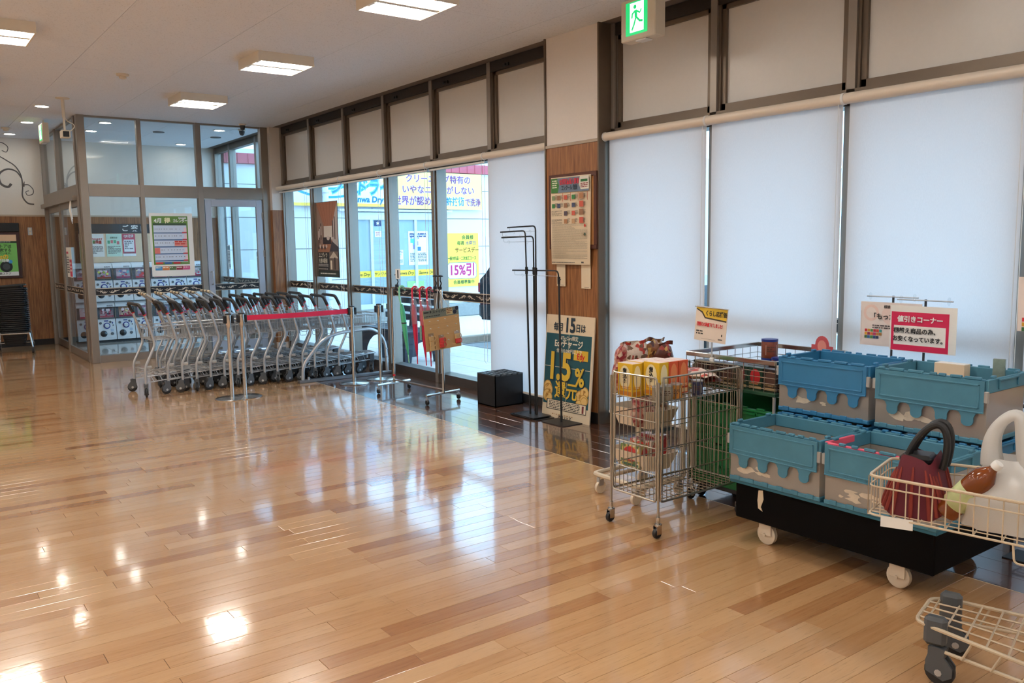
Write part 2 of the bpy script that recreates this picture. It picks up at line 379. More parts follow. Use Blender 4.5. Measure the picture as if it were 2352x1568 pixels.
# unseen floor behind and beside the camera, made pale to bounce neutral light upward
M_BOUNCE_TILE = mat('pale_bounce_tile', rgb(226, 226, 224), 0.2, 0, 0.03, 3)
struct('floor_3', MB().box(-8, -2.6, -4, 15.24, -0.0034, 0.0).box(-2.6, X_BORDER, -4, -6*PW, -0.0034, 0.0), M_BOUNCE_TILE)
struct('trim_1', MB().box(X_BORDER+0.0, 4.82, -4, 12.2, -0.06, -0.0035), M_DGROUT)
TRIM = bpy.data.objects['trim_1']
DW = (4.82-X_BORDER)/7; full = MB(); plank_geo(full, 0, DW, 0, PL); dme = full.mesh('floor_plank', M_DPLANK, False)
for i in range(7):
    y = -1.0-(i*0.37 % PL); 
    while y < 12.2:
        y1 = min(y+PL, 12.2)
        if y1-y > 0.02:
            if abs(y1-y-PL) < 1e-6: o = bpy.data.objects.new('floor_plank', dme)
            else: q = MB(); plank_geo(q, 0, DW, 0, y1-y); o = bpy.data.objects.new('floor_plank', q.mesh('floor_plank', M_DPLANK, False))
            o.location = (X_BORDER+i*DW, y, 0); link_obj(o, TRIM); o['tone'] = rnp.uniform(0.2, 0.8)
        y = y1
struct('trim_2', MB().box(X_BORDER-0.0025, X_BORDER+0.0025, -4, 12.2, -0.004, 0.0006), mat('pale_border_strip', rgb(214, 196, 160), 0.3))
# polished tile floor of the entrance lobby
M_TILE = mat('polished_lobby_tile', rgb(176, 168, 158), 0.08, 0, 0.06, 3)
struct('floor_2', MB().box(2.19, 4.9, 12.27, 15.24, -0.003, 0.0035), mat('tile_joint', rgb(120, 116, 110), 0.8))
L2 = bpy.data.objects['floor_2']
t_me = None
for i in range(6):
    for j in range(7):
        x0 = 2.2+i*0.45; y0 = 12.28+j*0.425
        b = MB().bbox(0, 0.447, 0, 0.422, 0.0036, 0.007, 0.001)
        if t_me is None: t_me = b.mesh('floor_tile', M_TILE, False)
        o = bpy.data.objects.new('floor_tile', t_me); o.location = (x0, y0, 0); link_obj(o, L2)
# ================================================================== CEILING
def ceil_mat():
    m = bpy.data.materials.new('rockwool_ceiling_board'); k = NT(m); g = k.add('ShaderNodeNewGeometry')
    n = k.add('ShaderNodeTexNoise'); n.inputs['Scale'].default_value = 95; n.inputs['Detail'].default_value = 2; k.link(g.outputs['Position'], n.inputs['Vector'])
    r = k.add('ShaderNodeMapRange'); r.inputs['From Min'].default_value = 0.3; r.inputs['From Max'].default_value = 0.42; r.inputs['To Min'].default_value = 0.8; k.link(n.outputs[0], r.inputs['Value'])
    mx = k.add('ShaderNodeMix', data_type='RGBA', blend_type='MULTIPLY'); mx.inputs[0].default_value = 1; mx.inputs[6].default_value = (*rgb(232, 236, 242), 1)
    k.link(r.outputs[0], mx.inputs[7]); k.link(mx.outputs[2], k.b.inputs['Base Color']); k.b.inputs['Roughness'].default_value = 0.9
    return m
M_CEIL = ceil_mat(); ZC = 3.215
struct('ceiling', MB().box(-8, 4.95, -4, 15.3, ZC+0.006, ZC+0.12), mat('ceiling_joint', rgb(120, 110, 104), 0.9))
CE = bpy.data.objects['ceiling']; pan = {}
for i in range(-11, 4):
    x0 = 1.57+0.91*i; x1 = min(x0+0.91, 4.69); x0 = max(x0, -8)
    for j in range(-3, 9):
        y0 = 1.82*j + (0.91 if i % 2 else 0); y1 = min(y0+1.82, 15.24); y0 = max(y0, -4)
        if y1-y0 < 0.02 or x1-x0 < 0.02: continue
        key = (round(x1-x0, 3), round(y1-y0, 3))
        if key not in pan: pan[key] = MB().box(0.0015, x1-x0-0.0015, 0.0015, y1-y0-0.0015, 0, 0.0059).mesh('ceiling_panel', M_CEIL, False)
        o = bpy.data.objects.new('ceiling_panel', pan[key]); o.location = (x0, y0, ZC); link_obj(o, CE)
# ================================================================== WALLS
M_BASE = mat('black_skirting', rgb(26, 24, 24), 0.5)
struct('wall_back', MB().box(-8, 4.95, 15.24, 15.40, -0.06, ZC+0.12), M_WALLW)
WB = bpy.data.objects['wall_back']
for i in range(11): # veneer panels below, joined edge to edge
    x0 = -7.9+i*1.2; MB().box(x0+0.001, min(x0+1.199, 4.9), 15.222, 15.24, 0.09, 2.02).build('veneer_panel', M_WOOD, WB, False)
struct('trim_3', MB().box(-7.9, 4.9, 15.215, 15.24, 2.02, 2.045), mat('dado_strip', rgb(190, 172, 150), 0.4, 0.3))
struct('baseboard_back', MB().box(-7.9, 4.85, 15.21, 15.239, -0.003, 0.09), M_BASE)
struct('wall_left', MB().box(-8.15, -8, -4.1, 15.4, -0.06, ZC+0.12), M_WALLW)
struct('wall_front', MB().box(-8.15, 4.95, -4.15, -4, -0.06, ZC+0.12), M_WALLW)
# pillar between the two window groups
struct('wall_pillar', MB().box(4.675, 4.96, 5.115, 5.775, 0, ZC), M_CREAM)
PI_ = bpy.data.objects['wall_pillar']
MB().box(4.668, 4.6752, 5.115, 5.775, 0.09, 2.30).build('veneer_panel', M_WOOD, PI_, False)
MB().bbox(4.660, 4.676, 5.112, 5.778, 2.30, 2.325, 0.002).build('trim_strip', mat('pillar_strip', rgb(176, 160, 142), 0.4, 0.3), PI_, False)
MB().bbox(4.660, 4.676, 5.112, 5.778, 0, 0.092, 0.003).build('skirting', M_BASE, PI_, False)
for y in (5.108, 5.782): MB().box(4.66, 4.80, y-0.008, y+0.008, 0, ZC).build('edge_trim', M_BRONZE, PI_, False)
# stub at the far end of the window wall
struct('wall_north', MB().box(4.64, 4.95, 12.10, 12.27, 0, ZC), M_CREAM)
MB().box(4.634, 4.6402, 12.10, 12.27, 0.09, 2.03).build('veneer_panel', M_WOOD, bpy.data.objects['wall_north'], False)
MB().box(4.634, 4.80, 12.092, 12.1002, 0.09, 2.03).build('veneer_panel', M_WOOD, bpy.data.objects['wall_north'], False)
# wall in front of the windows group towards the camera, outside the frame
struct('wall_right', MB().box(4.78, 4.96, -4, 0.90, 0, ZC), M_CREAM)
# ================================================================== WINDOW WALL
M_UPPER = mat('beige_window_board', rgb(216, 212, 206), 0.32, 0, 0.03, 40)
M_SILL = mat('dark_sill_metal', rgb(84, 76, 70), 0.4, 0.4, 0.05)
ORN = None
def ornament_band(parent, mw, w, h=0.098):
    b = sheet('glass_band', w, h, 0.004, mat('black_band_film', rgb(26, 24, 28), 0.4), mw, parent)
    k = MB(); wl = rgb(226, 214, 196)
    for s in (-1, 1): k.box(-w/2, w/2, s*h*0.44-0.003, s*h*0.44+0.003, 0, 0.0012)
    n = max(2, round(w/0.29)); pit = w/n
    for i in range(n):
        cx = -w/2+pit*(i+0.5); fl = 1 if i % 2 else -1
        for sg in (-1, 1):
            pts = []
            for q in range(15):
                t = q/14; a = t*5.2; r = 0.021*(1-0.6*t)
                pts.append((cx+sg*(0.022+0.030)+sg*r*math.cos(a)*1.1-0.0, fl*(r*math.sin(a)), 0.001))
            k.tube(pts, [0.0042*(1-0.65*q/14) for q in range(15)], 4)
            k.tube([(cx+sg*0.012, 0, 0.001), (cx+sg*0.035, fl*0.016, 0.001), (cx+sg*0.075, fl*-0.002, 0.001), (cx+sg*pit*0.46, fl*-0.018, 0.001)], 0.003, 4)
            for a in (0.9, 2.2, -0.9): # leaflets
                c, s_ = math.cos(a)*0.02, math.sin(a)*0.02
                k.tube([(cx+sg*0.085, -fl*0.004, 0.001), (cx+sg*(0.085+c*0.6), -fl*0.004+s_*0.6, 0.001), (cx+sg*(0.085+c), -fl*0.004+s_, 0.001)], [0.0012, 0.0045, 0.0008], 4)
    for v in range(len(k.v)):
        x, y, z = k.v[v]; k.v[v] = (x, y, 0.0002+min(z, 0.002)*0.5)
    k.build('scroll_ornament', mat('ivory_scroll_print', rgb(226, 214, 196), 0.5), b, False)
    return b
bays = [(12.10, 11.07), (11.07, 10.0), (10.0, 8.935), (8.935, 7.87), (7.87, 6.80), (6.80, 5.79), (5.10, 4.055), (4.055, 2.995), (2.995, 1.955), (1.955, 0.92)]
XF = 4.79
mull = MB().box(XF, 4.95, -0.028, 0.028, 0, ZC)
for dy in (-1, 1):
    for xx in (4.815, 4.85): mull.box(xx, xx+0.012, dy*0.028-0.006 if dy < 0 else 0.028, -0.028 if dy < 0 else 0.034, 0.1, ZC)
mm = mull.mesh('mullion', M_ALU, False)
win = []
for i, (ya, yb) in enumerate(bays):
    w = struct_empty('window_%d' % (i+1)); w.location = (4.86, (ya+yb)/2, 0); win.append(w)
    hw = (ya-yb)/2; 
    MB().box(XF-4.86+0.01, 0.09, -hw, hw, 0, 0.10).build('sill', M_SILL, w, False)
    MB().box(XF-4.86, 0.09, -hw, hw, 2.30, 2.40).build('header', M_BRONZE, w, False)
    MB().box(-0.003, 0.003, -hw+0.03, hw-0.03, 0.10, 2.30).build('pane', M_GLASS, w, False)
    for s in (-1, 1): MB().box(-0.045, 0.03, s*(hw-0.04)-0.012, s*(hw-0.04)+0.012, 0.10, 2.30).build('glazing_stop', M_ALU, w, False)
    # upper light: boarded sash in a frame
    MB().bbox(-0.012, 0.008, -hw+0.07, hw-0.07, 2.44, 3.10, 0.002).build('upper_board', M_UPPER, w, False)
    fr = MB(); z0, z1 = 2.40, 3.12; y0 = hw-0.035
    fr.box(-0.035, 0.03, -y0, y0, z0, z0+0.05); fr.box(-0.035, 0.03, -y0, y0, z1-0.03, z1)
    for s in (-1, 1): fr.box(-0.035, 0.03, min(s*y0, s*(y0-0.045)), max(s*y0, s*(y0-0.045)), z0, z1)
    for s in (-1, 1): fr.box(-0.05, 0.03, min(s*(y0+0.006), s*(y0-0.012)), max(s*(y0+0.006), s*(y0-0.012)), z0, z1)
    fr.build('sash_frame', M_BRONZE, w, False)
    MB().box(-0.06, 0.03, -hw, hw, 3.12, ZC).build('top_rail', mat('dark_top_rail', rgb(52, 44, 38), 0.5, 0.3), w, False)
    lt = MB(); lt.bbox(-0.075, -0.05, hw*0.35, hw*0.35+0.09, 3.135, 3.165, 0.004); lt.rod((-0.085, hw*0.35+0.045, 3.15), (-0.05, hw*0.35+0.045, 3.15), 0.012)
    lt.build('latch', M_BLACK, w)
    ornament_band(w, frame((-0.008, 0, 0.95), IN_X), 2*hw-0.1)
ys = [12.085, 11.07, 10.0, 8.935, 7.87, 6.80, 5.80, 5.085, 4.055, 2.995, 1.955, 0.92]
for y in ys:
    o = bpy.data.objects.new('mullion', mm); o.location = (-4.86, 0, 0)
    w = min(win, key=lambda q: abs(q.location.y-y)); link_obj(o, w); o.location = (-4.86, y-w.location.y, 0)
# ================================================================== ROLLER BLINDS
M_ROLL = mat('blind_cassette', rgb(226, 212, 194), 0.4, 0, 0.02)
ordn = ['in the far corner', 'second from the far corner', 'third from the far corner', 'fourth from the far corner', 'directly above the hanging umbrellas']
for i, (ya, yb) in enumerate(bays):
    down = i >= 5; L = ya-yb
    if down: lab = {5: 'lowered white roller blind between the open windows and the pillar', 6: 'lowered white roller blind next to the pillar behind the snack trolley', 7: 'lowered white roller blind behind the yellow price card',
                    8: 'lowered white roller blind behind the red discount sign', 9: 'lowered white roller blind beyond the discount signs'}[i]
    else: lab = 'rolled up blind on the window, ' + ordn[i]
    t = thing('roller_blind', lab, 'blind', (4.725, (ya+yb)/2, 0), 0, 'roller blinds on the window wall')
    k = MB(); k.lathe([(0.02, -L/2+0.004), (0.033, -L/2+0.006), (0.033, L/2-0.006), (0.02, L/2-0.004)], (0, 0, 2.335), 16, 'y'); k.build('tube', M_ROLL, t)
    for s in (-1, 1):
        k = MB(); k.lathe([(0.028, s*(L/2-0.004)-0.008), (0.037, s*(L/2-0.004)-0.006), (0.037, s*(L/2-0.004)+0.002), (0.01, s*(L/2-0.004)+0.003)], (0, 0, 2.335), 14, 'y'); k.box(0.0, 0.065, s*(L/2-0.008)-0.006, s*(L/2-0.008)+0.006, 2.325, 2.36)
        k.build('bracket', M_WHITEP, t)
    fw = L/2-0.024
    if down:
        k = MB(); k.grid(lambda u, v: (0.027+0.0015*math.sin(u*9), (u-0.5)*2*fw, 2.335-v*2.225), 12, 2); k.build('fabric', M_BLIND, t)
        MB().bbox(0.018, 0.036, -fw, fw, 0.095, 0.118, 0.004).build('bottom_bar', M_WHITEP, t)
    else: MB().bbox(0.012, 0.03, -fw, fw, 2.272, 2.292, 0.004).build('bottom_bar', M_WHITEP, t)
    k = MB(); yc = -L/2+0.016
    zb = 0.55 if down else 0.35
    k.tube([(-0.012, yc+0.012, 2.33), (-0.012, yc+0.012, zb), (0.0, yc, zb-0.03), (0.012, yc-0.004, zb), (0.012, yc-0.004, 2.33)], 0.0022, 5)
    k.build('bead_chain', M_WHITEP, t)
# ================================================================== ENTRANCE LOBBY SCREEN
FY = 12.23
vf = struct_empty('wall_inner'); vf.location = (0, FY, 0)
posts = [(2.13, 2.225, 0.11), (2.855, 2.91, 0.09), (3.615, 3.69, 0.09), (4.535, 4.64, 0.1)]
for x0, x1, dp in posts: MB().bbox(x0, x1, -dp/2, dp/2, 0, ZC, 0.004).build('post', M_ALU, vf)
for (x0, x1) in ((2.225, 2.855), (2.91, 3.615), (3.69, 4.535)):
    MB().box(x0, x1, -0.04, 0.04, 2.185, 2.345).build('transom', M_ALU, vf, False)
    MB().box(x0, x1, -0.03, 0.03, ZC-0.022, ZC).build('top_rail', M_ALU, vf, False)
    MB().box(x0+0.002, x1-0.002, -0.003, 0.003, 2.345, ZC-0.022).build('pane', M_GLASS, vf, False)
for (x0, x1) in ((2.225, 2.855), (2.91, 3.615)):
    MB().box(x0, x1, -0.045, 0.045, 0, 0.095).build('bottom_rail', M_ALU, vf, False)
    MB().box(x0+0.002, x1-0.002, -0.003, 0.003, 0.095, 2.185).build('pane', M_GLASS, vf, False)
    ornament_band(vf, frame(((x0+x1)/2, -0.006, 0.937), IN_Y), x1-x0-0.01)
d = struct_empty('door_1'); d.location = (3.70, FY, 0)
lw = 0.825; k = MB()
k.bbox(0.004, 0.09, -0.025, 0.025, 0.012, 2.175, 0.003); k.bbox(lw-0.09, lw-0.004, -0.025, 0.025, 0.012, 2.175, 0.003)
k.bbox(0.09, lw-0.09, -0.025, 0.025, 2.075, 2.175, 0.003); k.bbox(0.09, lw-0.09, -0.025, 0.025, 0.012, 0.16, 0.003)
k.build('door_frame', mat('pale_aluminium_door', rgb(178, 180, 188), 0.35, 0.4, 0.03), d)
MB().box(0.09, lw-0.09, -0.003, 0.003, 0.16, 2.075).build('pane', M_GLASS, d, False)
ornament_band(d, frame((lw/2, -0.006, 0.937), IN_Y), lw-0.19)
for z in (0.3, 1.4, 1.95): MB().lathe([(0.009, z-0.05), (0.011, z-0.04), (0.011, z+0.04), (0.009, z+0.05)], (lw-0.0, -0.032, 0), 10).build('hinge', M_ALU, d)
k = MB(); k.tube(fillet([(0.05, -0.03, 0.98), (0.05, -0.07, 0.98), (0.05, -0.07, 1.16), (0.05, -0.03, 1.16)], 0.02), 0.009, 8); k.build('pull_handle', M_STEEL, d)
# side screen with the automatic doors, at x = 2.16
vs_ = struct_empty('wall_side'); vs_.location = (2.165, 0, 0)
for y0, y1 in ((12.32, 12.42), (13.80, 13.90), (15.14, 15.205)): MB().bbox(-0.045, 0.045, y0, y1, 0, ZC, 0.004).build('post', M_ALU, vs_)
for (y0, y1) in ((12.42, 13.80), (13.90, 15.14)):
    MB().box(-0.045, 0.045, y0, y1, 2.185, 2.345).build('transom', M_ALU, vs_, False)
    MB().box(-0.03, 0.03, y0, y1, ZC-0.022, ZC).build('top_rail', M_ALU, vs_, False)
    MB().box(-0.003, 0.003, y0, y1, 2.345, ZC-0.022).build('pane', M_GLASS, vs_, False)
MB().box(-0.1, 0.045, 12.42, 15.14, 2.14, 2.20).build('door_header', M_ALU, vs_, False)
for n, (y0, y1, xo) in enumerate(((12.43, 13.83, -0.02), (13.83, 15.13, 0.02))):
    d = struct_empty('door_%d' % (n+2)); d.location = (2.165+xo, y0, 0); w_ = y1-y0; k = MB()
    k.bbox(-0.017, 0.017, 0, 0.06, 0.01, 2.14, 0.003); k.bbox(-0.017, 0.017, w_-0.06, w_, 0.01, 2.14, 0.003)
    k.box(-0.017, 0.017, 0.06, w_-0.06, 2.06, 2.14); k.box(-0.017, 0.017, 0.06, w_-0.06, 0.01, 0.11); k.build('door_frame', M_ALU, d)
    MB().box(-0.003, 0.003, 0.06, w_-0.06, 0.11, 2.06).build('pane', M_GLASS, d, False)
    ornament_band(d, frame((-0.007, w_/2, 0.937), IN_X), w_-0.13)
# outer side of the lobby: posts, glass and an outside door
vo = struct_empty('window_11'); vo.location = (4.86, 0, 0)
for y0, y1 in ((12.27, 12.33), (13.14, 13.22), (14.38, 14.46), (15.16, 15.235)): MB().bbox(-0.05, 0.06, y0, y1, 0, ZC, 0.004).build('post', M_ALU, vo)
for y0, y1 in ((12.33, 13.14), (13.22, 14.38), (14.46, 15.16)):
    MB().box(-0.045, 0.05, y0, y1, 2.23, 2.35).build('transom', M_ALU, vo, False)
    MB().box(-0.045, 0.05, y0, y1, 3.12, ZC).build('top_rail', M_BRONZE, vo, False)
    MB().box(-0.003, 0.003, y0, y1, 2.35, 3.12).build('pane', M_GLASS, vo, False)
    MB().box(-0.003, 0.003, y0, y1, 0.10, 2.23).build('pane', M_GLASS, vo, False)
    MB().box(-0.04, 0.04, y0, y1, 0, 0.10).build('bottom_rail', M_ALU, vo, False)
    ornament_band(vo, frame((-0.006, (y0+y1)/2, 0.94), IN_X), y1-y0-0.02)
# ================================================================== CEILING LIGHTS (in view and over the rest of the hall)
M_LAMPBODY = mat('lamp_housing', rgb(232, 222, 204), 0.4, 0, 0.02)
M_TUBE = mat('fluorescent_tube', (1.0, 0.965, 0.92), 0.4, emit=LAMP_STRENGTH, var=0.0)
def ceiling_light():
    t = thing('ceiling_light', '', 'ceiling light')
    k = MB(); s = 0.26; h = 0.085
    for a, b, c, d_ in ((-s, s, -s, -s+0.012), (-s, s, s-0.012, s), (-s, -s+0.012, -s+0.012, s-0.012), (s-0.012, s, -s+0.012, s-0.012)): k.box(a, b, c, d_, -h, 0)
    k.build('housing', M_LAMPBODY, t, False)
    k = MB(); k.box(-s+0.012, s-0.012, -s+0.012, s-0.012, -0.02, -0.001); k.build('reflector_plate', M_LAMPBODY, t, False)
    k = MB(); k.prism([(-0.025, -0.078), (0.025, -0.078), (0.05, -0.02), (-0.05, -0.02)], -s+0.012, s-0.012)
    k.v = [(z, x, y) for x, y, z in k.v]; k.build('centre_reflector', M_LAMPBODY, t, False)
    for c in (-1, 1):
        k = MB()
        k.box(-0.20, 0.20, c*0.125-0.045, c*0.125+0.045, -0.065, -0.035)
        lam = k.build('lamp_tube', M_TUBE, t); MB().box(-0.245, -0.20, c*0.125-0.05, c*0.125+0.05, -0.068, -0.03).build('socket', M_WHITEP, t, False)
    return t
proto = ceiling_light(); first = True
LX = [3.06, 0.82, -1.42, -3.66, -5.9]; LY = [-2.0, 0.44, 2.87, 5.30, 7.73, 10.14, 12.6]
vis = {(3.06, 5.30): 'square ceiling light beside the large exit sign', (3.06, 7.73): 'square ceiling light in the middle of the row along the windows',
       (3.06, 10.14): 'square ceiling light just before the glass entrance lobby', (0.82, 7.73): 'square ceiling light over the middle of the hall, half visible'}
for x in LX:
    for y in LY:
        if y > 12 and x > 0: continue
        o = proto if first else copy_tree(proto); first = False
        o.location = (x, y, ZC); o['group'] = 'square ceiling lights'; o['category'] = 'ceiling light'
        o['label'] = vis.get((x, y), 'square ceiling light further back over the hall')
M_DL = mat('downlight_glow', (1.0, 0.93, 0.82), 0.4, emit=28.0, var=0.0)
dl = {(1.69, 11.70): 'round downlight near the hanging camera', (1.72, 13.25): 'round downlight behind the small exit sign', (1.67, 14.7): 'round downlight close to the scroll wall',
      (2.60, 12.78): 'round downlight just inside the lobby corner', (2.60, 13.76): 'second round downlight inside the lobby corner', (4.15, 12.79): 'round downlight above the lobby glass door',
      (4.15, 14.80): 'round downlight at the back of the lobby ceiling', (2.60, 14.8): 'round downlight above the capsule machines'}
for (x, y), lab in dl.items():
    t = thing('downlight', lab, 'downlight', (x, y, ZC), 0, 'round downlights')
    MB().lathe([(0.088, -0.001), (0.088, -0.008), (0.075, -0.010), (0.070, -0.004)], n=20).build('rim', M_WHITEP, t)
    MB().lathe([(0.069, -0.0035), (0.069, -0.005)], n=20).build('lens', M_DL, t)
def detector(x, y, lab, r=0.06, dome=False):
    t = thing('ceiling_dome' if dome else 'smoke_detector', lab, 'camera' if dome else 'detector', (x, y, ZC))
    MB().lathe([(r, 0), (r, -0.015), (r*0.8, -0.02)], n=18).build('base', M_IVORY, t)
    if dome: MB().lathe([(r*0.75, -0.02), (r*0.72, -0.05), (r*0.5, -0.08), (r*0.1, -0.09)], n=18).build('dome', M_DGREY, t)
    else: MB().lathe([(r*0.55, -0.02), (r*0.6, -0.04), (r*0.3, -0.048)], n=18).build('head', M_IVORY, t)
detector(2.06, 9.2, 'cream smoke detector on the ceiling before the hanging camera')
detector(4.22, 12.0, 'smoked dome camera on the ceiling before the lobby', 0.05, True)
detector(4.40, 12.55, 'smoked dome camera on the lobby ceiling', 0.055, True)
detector(1.55, 14.0, 'flat round detector on the ceiling by the scroll wall')
for x, y, lab in ((3.45, 13.4, 'dark round air vent on the lobby ceiling middle'), (4.35, 13.6, 'dark round air vent on the lobby ceiling by the door')):
    t = thing('air_vent', lab, 'vent', (x, y, ZC)); MB().lathe([(0.08, 0), (0.08, -0.012), (0.03, -0.016)], n=18).build('grille', M_DGREY, t)
    MB().lathe([(0.085, 0), (0.085, -0.004), (0.079, -0.004)], n=18).build('rim', M_WHITEP, t)
# security camera on a drop pole
t = thing('security_camera', 'white box camera hanging from the ceiling on a pole', 'camera', (1.80, 10.98, ZC))
MB().lathe([(0.075, 0), (0.075, -0.008), (0.02, -0.016)], n=20).build('ceiling_plate', M_IVORY, t)
k = MB(); k.rod((0, 0, -0.01), (0, 0, -0.22), 0.018, 10); k.rod((0, 0, -0.22), (0, 0, -0.36), 0.012, 10); k.build('pole', M_IVORY, t)
MB().bbox(-0.045, 0.045, -0.07, 0.06, -0.45, -0.365, 0.006).build('body', M_IVORY, t)
MB().bbox(-0.032, 0.032, -0.078, -0.068, -0.44, -0.378, 0.002).build('lens_window', M_BLACK, t)
k = MB(); k.tube(fillet([(0.0, 0, -0.2), (0.03, 0, -0.26), (0.09, 0.0, -0.28), (0.11, 0, -0.31), (0.07, 0.02, -0.36), (0.02, 0.05, -0.38)], 0.04), 0.005, 6); k.build('cable', M_IVORY, t)
# ------------------------------------------------------------------ exit signs
M_EXG = mat('exit_sign_green', rgb(20, 178, 100), 0.4, emit=0.9, var=0.02); M_EXW = mat('exit_sign_white', rgb(225, 250, 240), 0.4, emit=1.0, var=0.02)
def exit_sign(lab, loc, w, h, dpt, man=True):
    t = thing('exit_sign', lab, 'exit sign', loc)
    MB().bbox(0, dpt, -w/2, w/2, -h, 0, 0.006).build('housing', M_IVORY, t)
    MB().bbox(0.03, dpt-0.03, -0.03, 0.03, 0, ZC-loc[2]).build('hanger', M_IVORY, t)
    f = sheet('sign_face', w*0.62, h*0.80, 0.003, M_EXG, frame((-0.0025, 0.01, -h*0.48), IN_X), t)
    W = w*0.62; H = h*0.80
    k = MB(); k.box(-W*0.30, W*0.34, -H*0.42, H*0.46, 0, 0.0012); k.build('doorway', M_EXW, f, False)
    g = MB(); z0, z1 = 0.0013, 0.0026          # running figure
    def limb(pts, r): g.tube([(x*W, y*H, 0.002) for x, y in pts], r*H, 6)
    g.lathe([(0.001, z0), (0.062*H, z0), (0.062*H, z1), (0.001, z1)], (-0.06*W, 0.33*H, 0), 16)
    limb([(-0.02, 0.22), (-0.01, 0.02)], 0.06); limb([(-0.02, 0.22), (0.17, 0.12), (0.24, 0.22)], 0.028); limb([(-0.03, 0.22), (-0.18, 0.13), (-0.20, 0.0)], 0.028)
    limb([(0.0, 0.02), (0.16, -0.12), (0.30, -0.14)], 0.034); limb([(-0.01, 0.02), (-0.10, -0.2), (-0.2, -0.36)], 0.036)
    g.v = [(x, y, max(0.0013, min(z, 0.0026))) for x, y, z in g.v]; g.build('running_figure', M_EXG, f, False)
    MB().bbox(0.01, dpt-0.02, -w*0.2, w*0.1, -h-0.012, -h).build('test_switch', M_WHITEP, t)
    return t
exit_sign('large green exit sign with running figure hanging above the blinds', (4.28, 4.29, 3.155), 0.33, 0.275, 0.10)
exit_sign('small green exit sign seen edge on beside the lobby', (1.84, 13.0, 3.17), 0.34, 0.25, 0.075)
# ================================================================== OUTSIDE
M_PAVE = mat('pale_paving', rgb(222, 212, 206), 0.8, 0, 0.06, 4)
M_SIDING = mat('white_siding', rgb(228, 232, 234), 0.7, 0, 0.02, 30)
M_DARKJ = mat('siding_joint', rgb(120, 126, 130), 0.8)
struct('ground', MB().box(4.95, 40, -20, 60, -0.10, -0.03), M_PAVE)
GR = bpy.data.objects['ground']; pv = MB().bbox(0.004, 0.396, 0.004, 0.596, -0.03, -0.015, 0.004).mesh('paving_slab', M_PAVE, False)
for i in range(5):
    for j in range(12):
        o = bpy.data.objects.new('paving_slab', pv); o.location = (4.97+0.4*i, 5.6+0.6*j+(0.3 if i % 2 else 0), 0); link_obj(o, GR)
struct('ground_road', MB().box(6.98, 12, -15, 10.7, -0.03, -0.012), mat('grey_asphalt', rgb(150, 150, 150), 0.9, 0, 0.25, 60))
for i, (x, y) in enumerate(((7.05, 10.78), (7.75, 10.78), (8.45, 10.78))):
    o = MB().bbox(0, 0.66, 0, 0.13, -0.012, 0.09, 0.012).build('parking_kerb', mat('kerb_stone', rgb(176, 158, 140), 0.9, 0, 0.2, 30, 0.3), None, loc=(x, y, 0))
    tag(o, ['brown kerb stone at the end behind the hanging board', 'brown kerb stone beside the parked car wheel', 'brown kerb stone behind the parked car'][i], 'kerb', 'kerb stones outside')
SY = 15.22
struct('added_shade_roof', MB().box(4.96, 5.75, -4, 12.2, 2.44, 2.56), mat('added_shade_soffit', rgb(206, 200, 192), 0.8))  # unseen canopy added to dim the daylight on the upper part of the blinds
sw = struct('wall_outer', MB().box(4.96, 10.75, SY, SY+4, -0.03, 2.98), M_DARKJ)
zs = [-0.02, 0.25, 0.85, 1.45, 2.03, 2.62, 2.98]
for a, b in zip(zs, zs[1:]):
    for x0, x1 in ((4.97, 7.28), (9.3, 10.73)) if b <= 2.03 else ((4.97, 7.85), (7.85, 10.73)):
        MB().box(x0+0.003, x1-0.003, SY-0.03, SY, a+0.006, b-0.006).build('siding_panel', M_SIDING, sw, False)
struct('roof_far', MB().box(4.96, 10.9, SY-0.08, SY+4.1, 3.16, 3.24), M_SIDING)
struct('trim_4', MB().box(4.96, 10.85, SY-0.10, SY+4.1, 2.98, 3.16), mat('red_fascia', rgb(196, 92, 104), 0.6))
for i in range(30): MB().box(5.0+i*0.195, 5.02+i*0.195, SY-0.112, SY-0.1, 2.985, 3.155).build('fascia_rib', MATS['red_fascia'], bpy.data.objects['trim_4'], False)
struct('wall_far', MB().box(10.75, 30, 19, 19.4, -0.03, 4.2), mat('distant_wall', rgb(206, 208, 206), 0.8))
struct('trim_5', MB().box(7.0, 10.73, SY-0.10, SY-0.03, -0.02, 0.24), mat('concrete_plinth', rgb(150, 150, 146), 0.9, 0, 0.15, 20))
# shop front: sliding aluminium doors
M_SHOPF = mat('shop_aluminium', rgb(206, 212, 216), 0.4, 0.2, 0.03)
M_SHOPG = mat('shop_glass_interior', rgb(150, 172, 182), 0.12, 0, 0.15, 2)
dsh = struct_empty('door_4'); dsh.location = (7.3, SY-0.02, 0)
for i in range(5): MB().box(i*0.5-0.03 if i else 0, i*0.5+0.03 if i < 4 else 2.0, -0.06, 0, 0.24 if i else 0.0, 2.06).build('jamb', M_SHOPF, dsh, False)
MB().box(0, 2.0, -0.07, 0, 2.0, 2.14).build('head_rail', M_SHOPF, dsh, False); MB().box(0, 2.0, -0.07, 0, 0.24, 0.34).build('kick_rail', M_SHOPF, dsh, False)
for i in range(4): MB().box(i*0.5+0.03, i*0.5+0.47, -0.03, -0.012, 0.34, 2.0).build('pane', M_SHOPG, dsh, False)
o = MB().box(-0.2, 2.35, -0.13, 0.0, 2.16, 2.20).build('awning_rail', M_SHOPF, dsh, False)
M_YEL = mat('shop_yellow', rgb(250, 214, 60), 0.5, 0, 0.02); M_SIGNY = mat('sign_pale_yellow', rgb(252, 222, 130), 0.5, 0, 0.02)
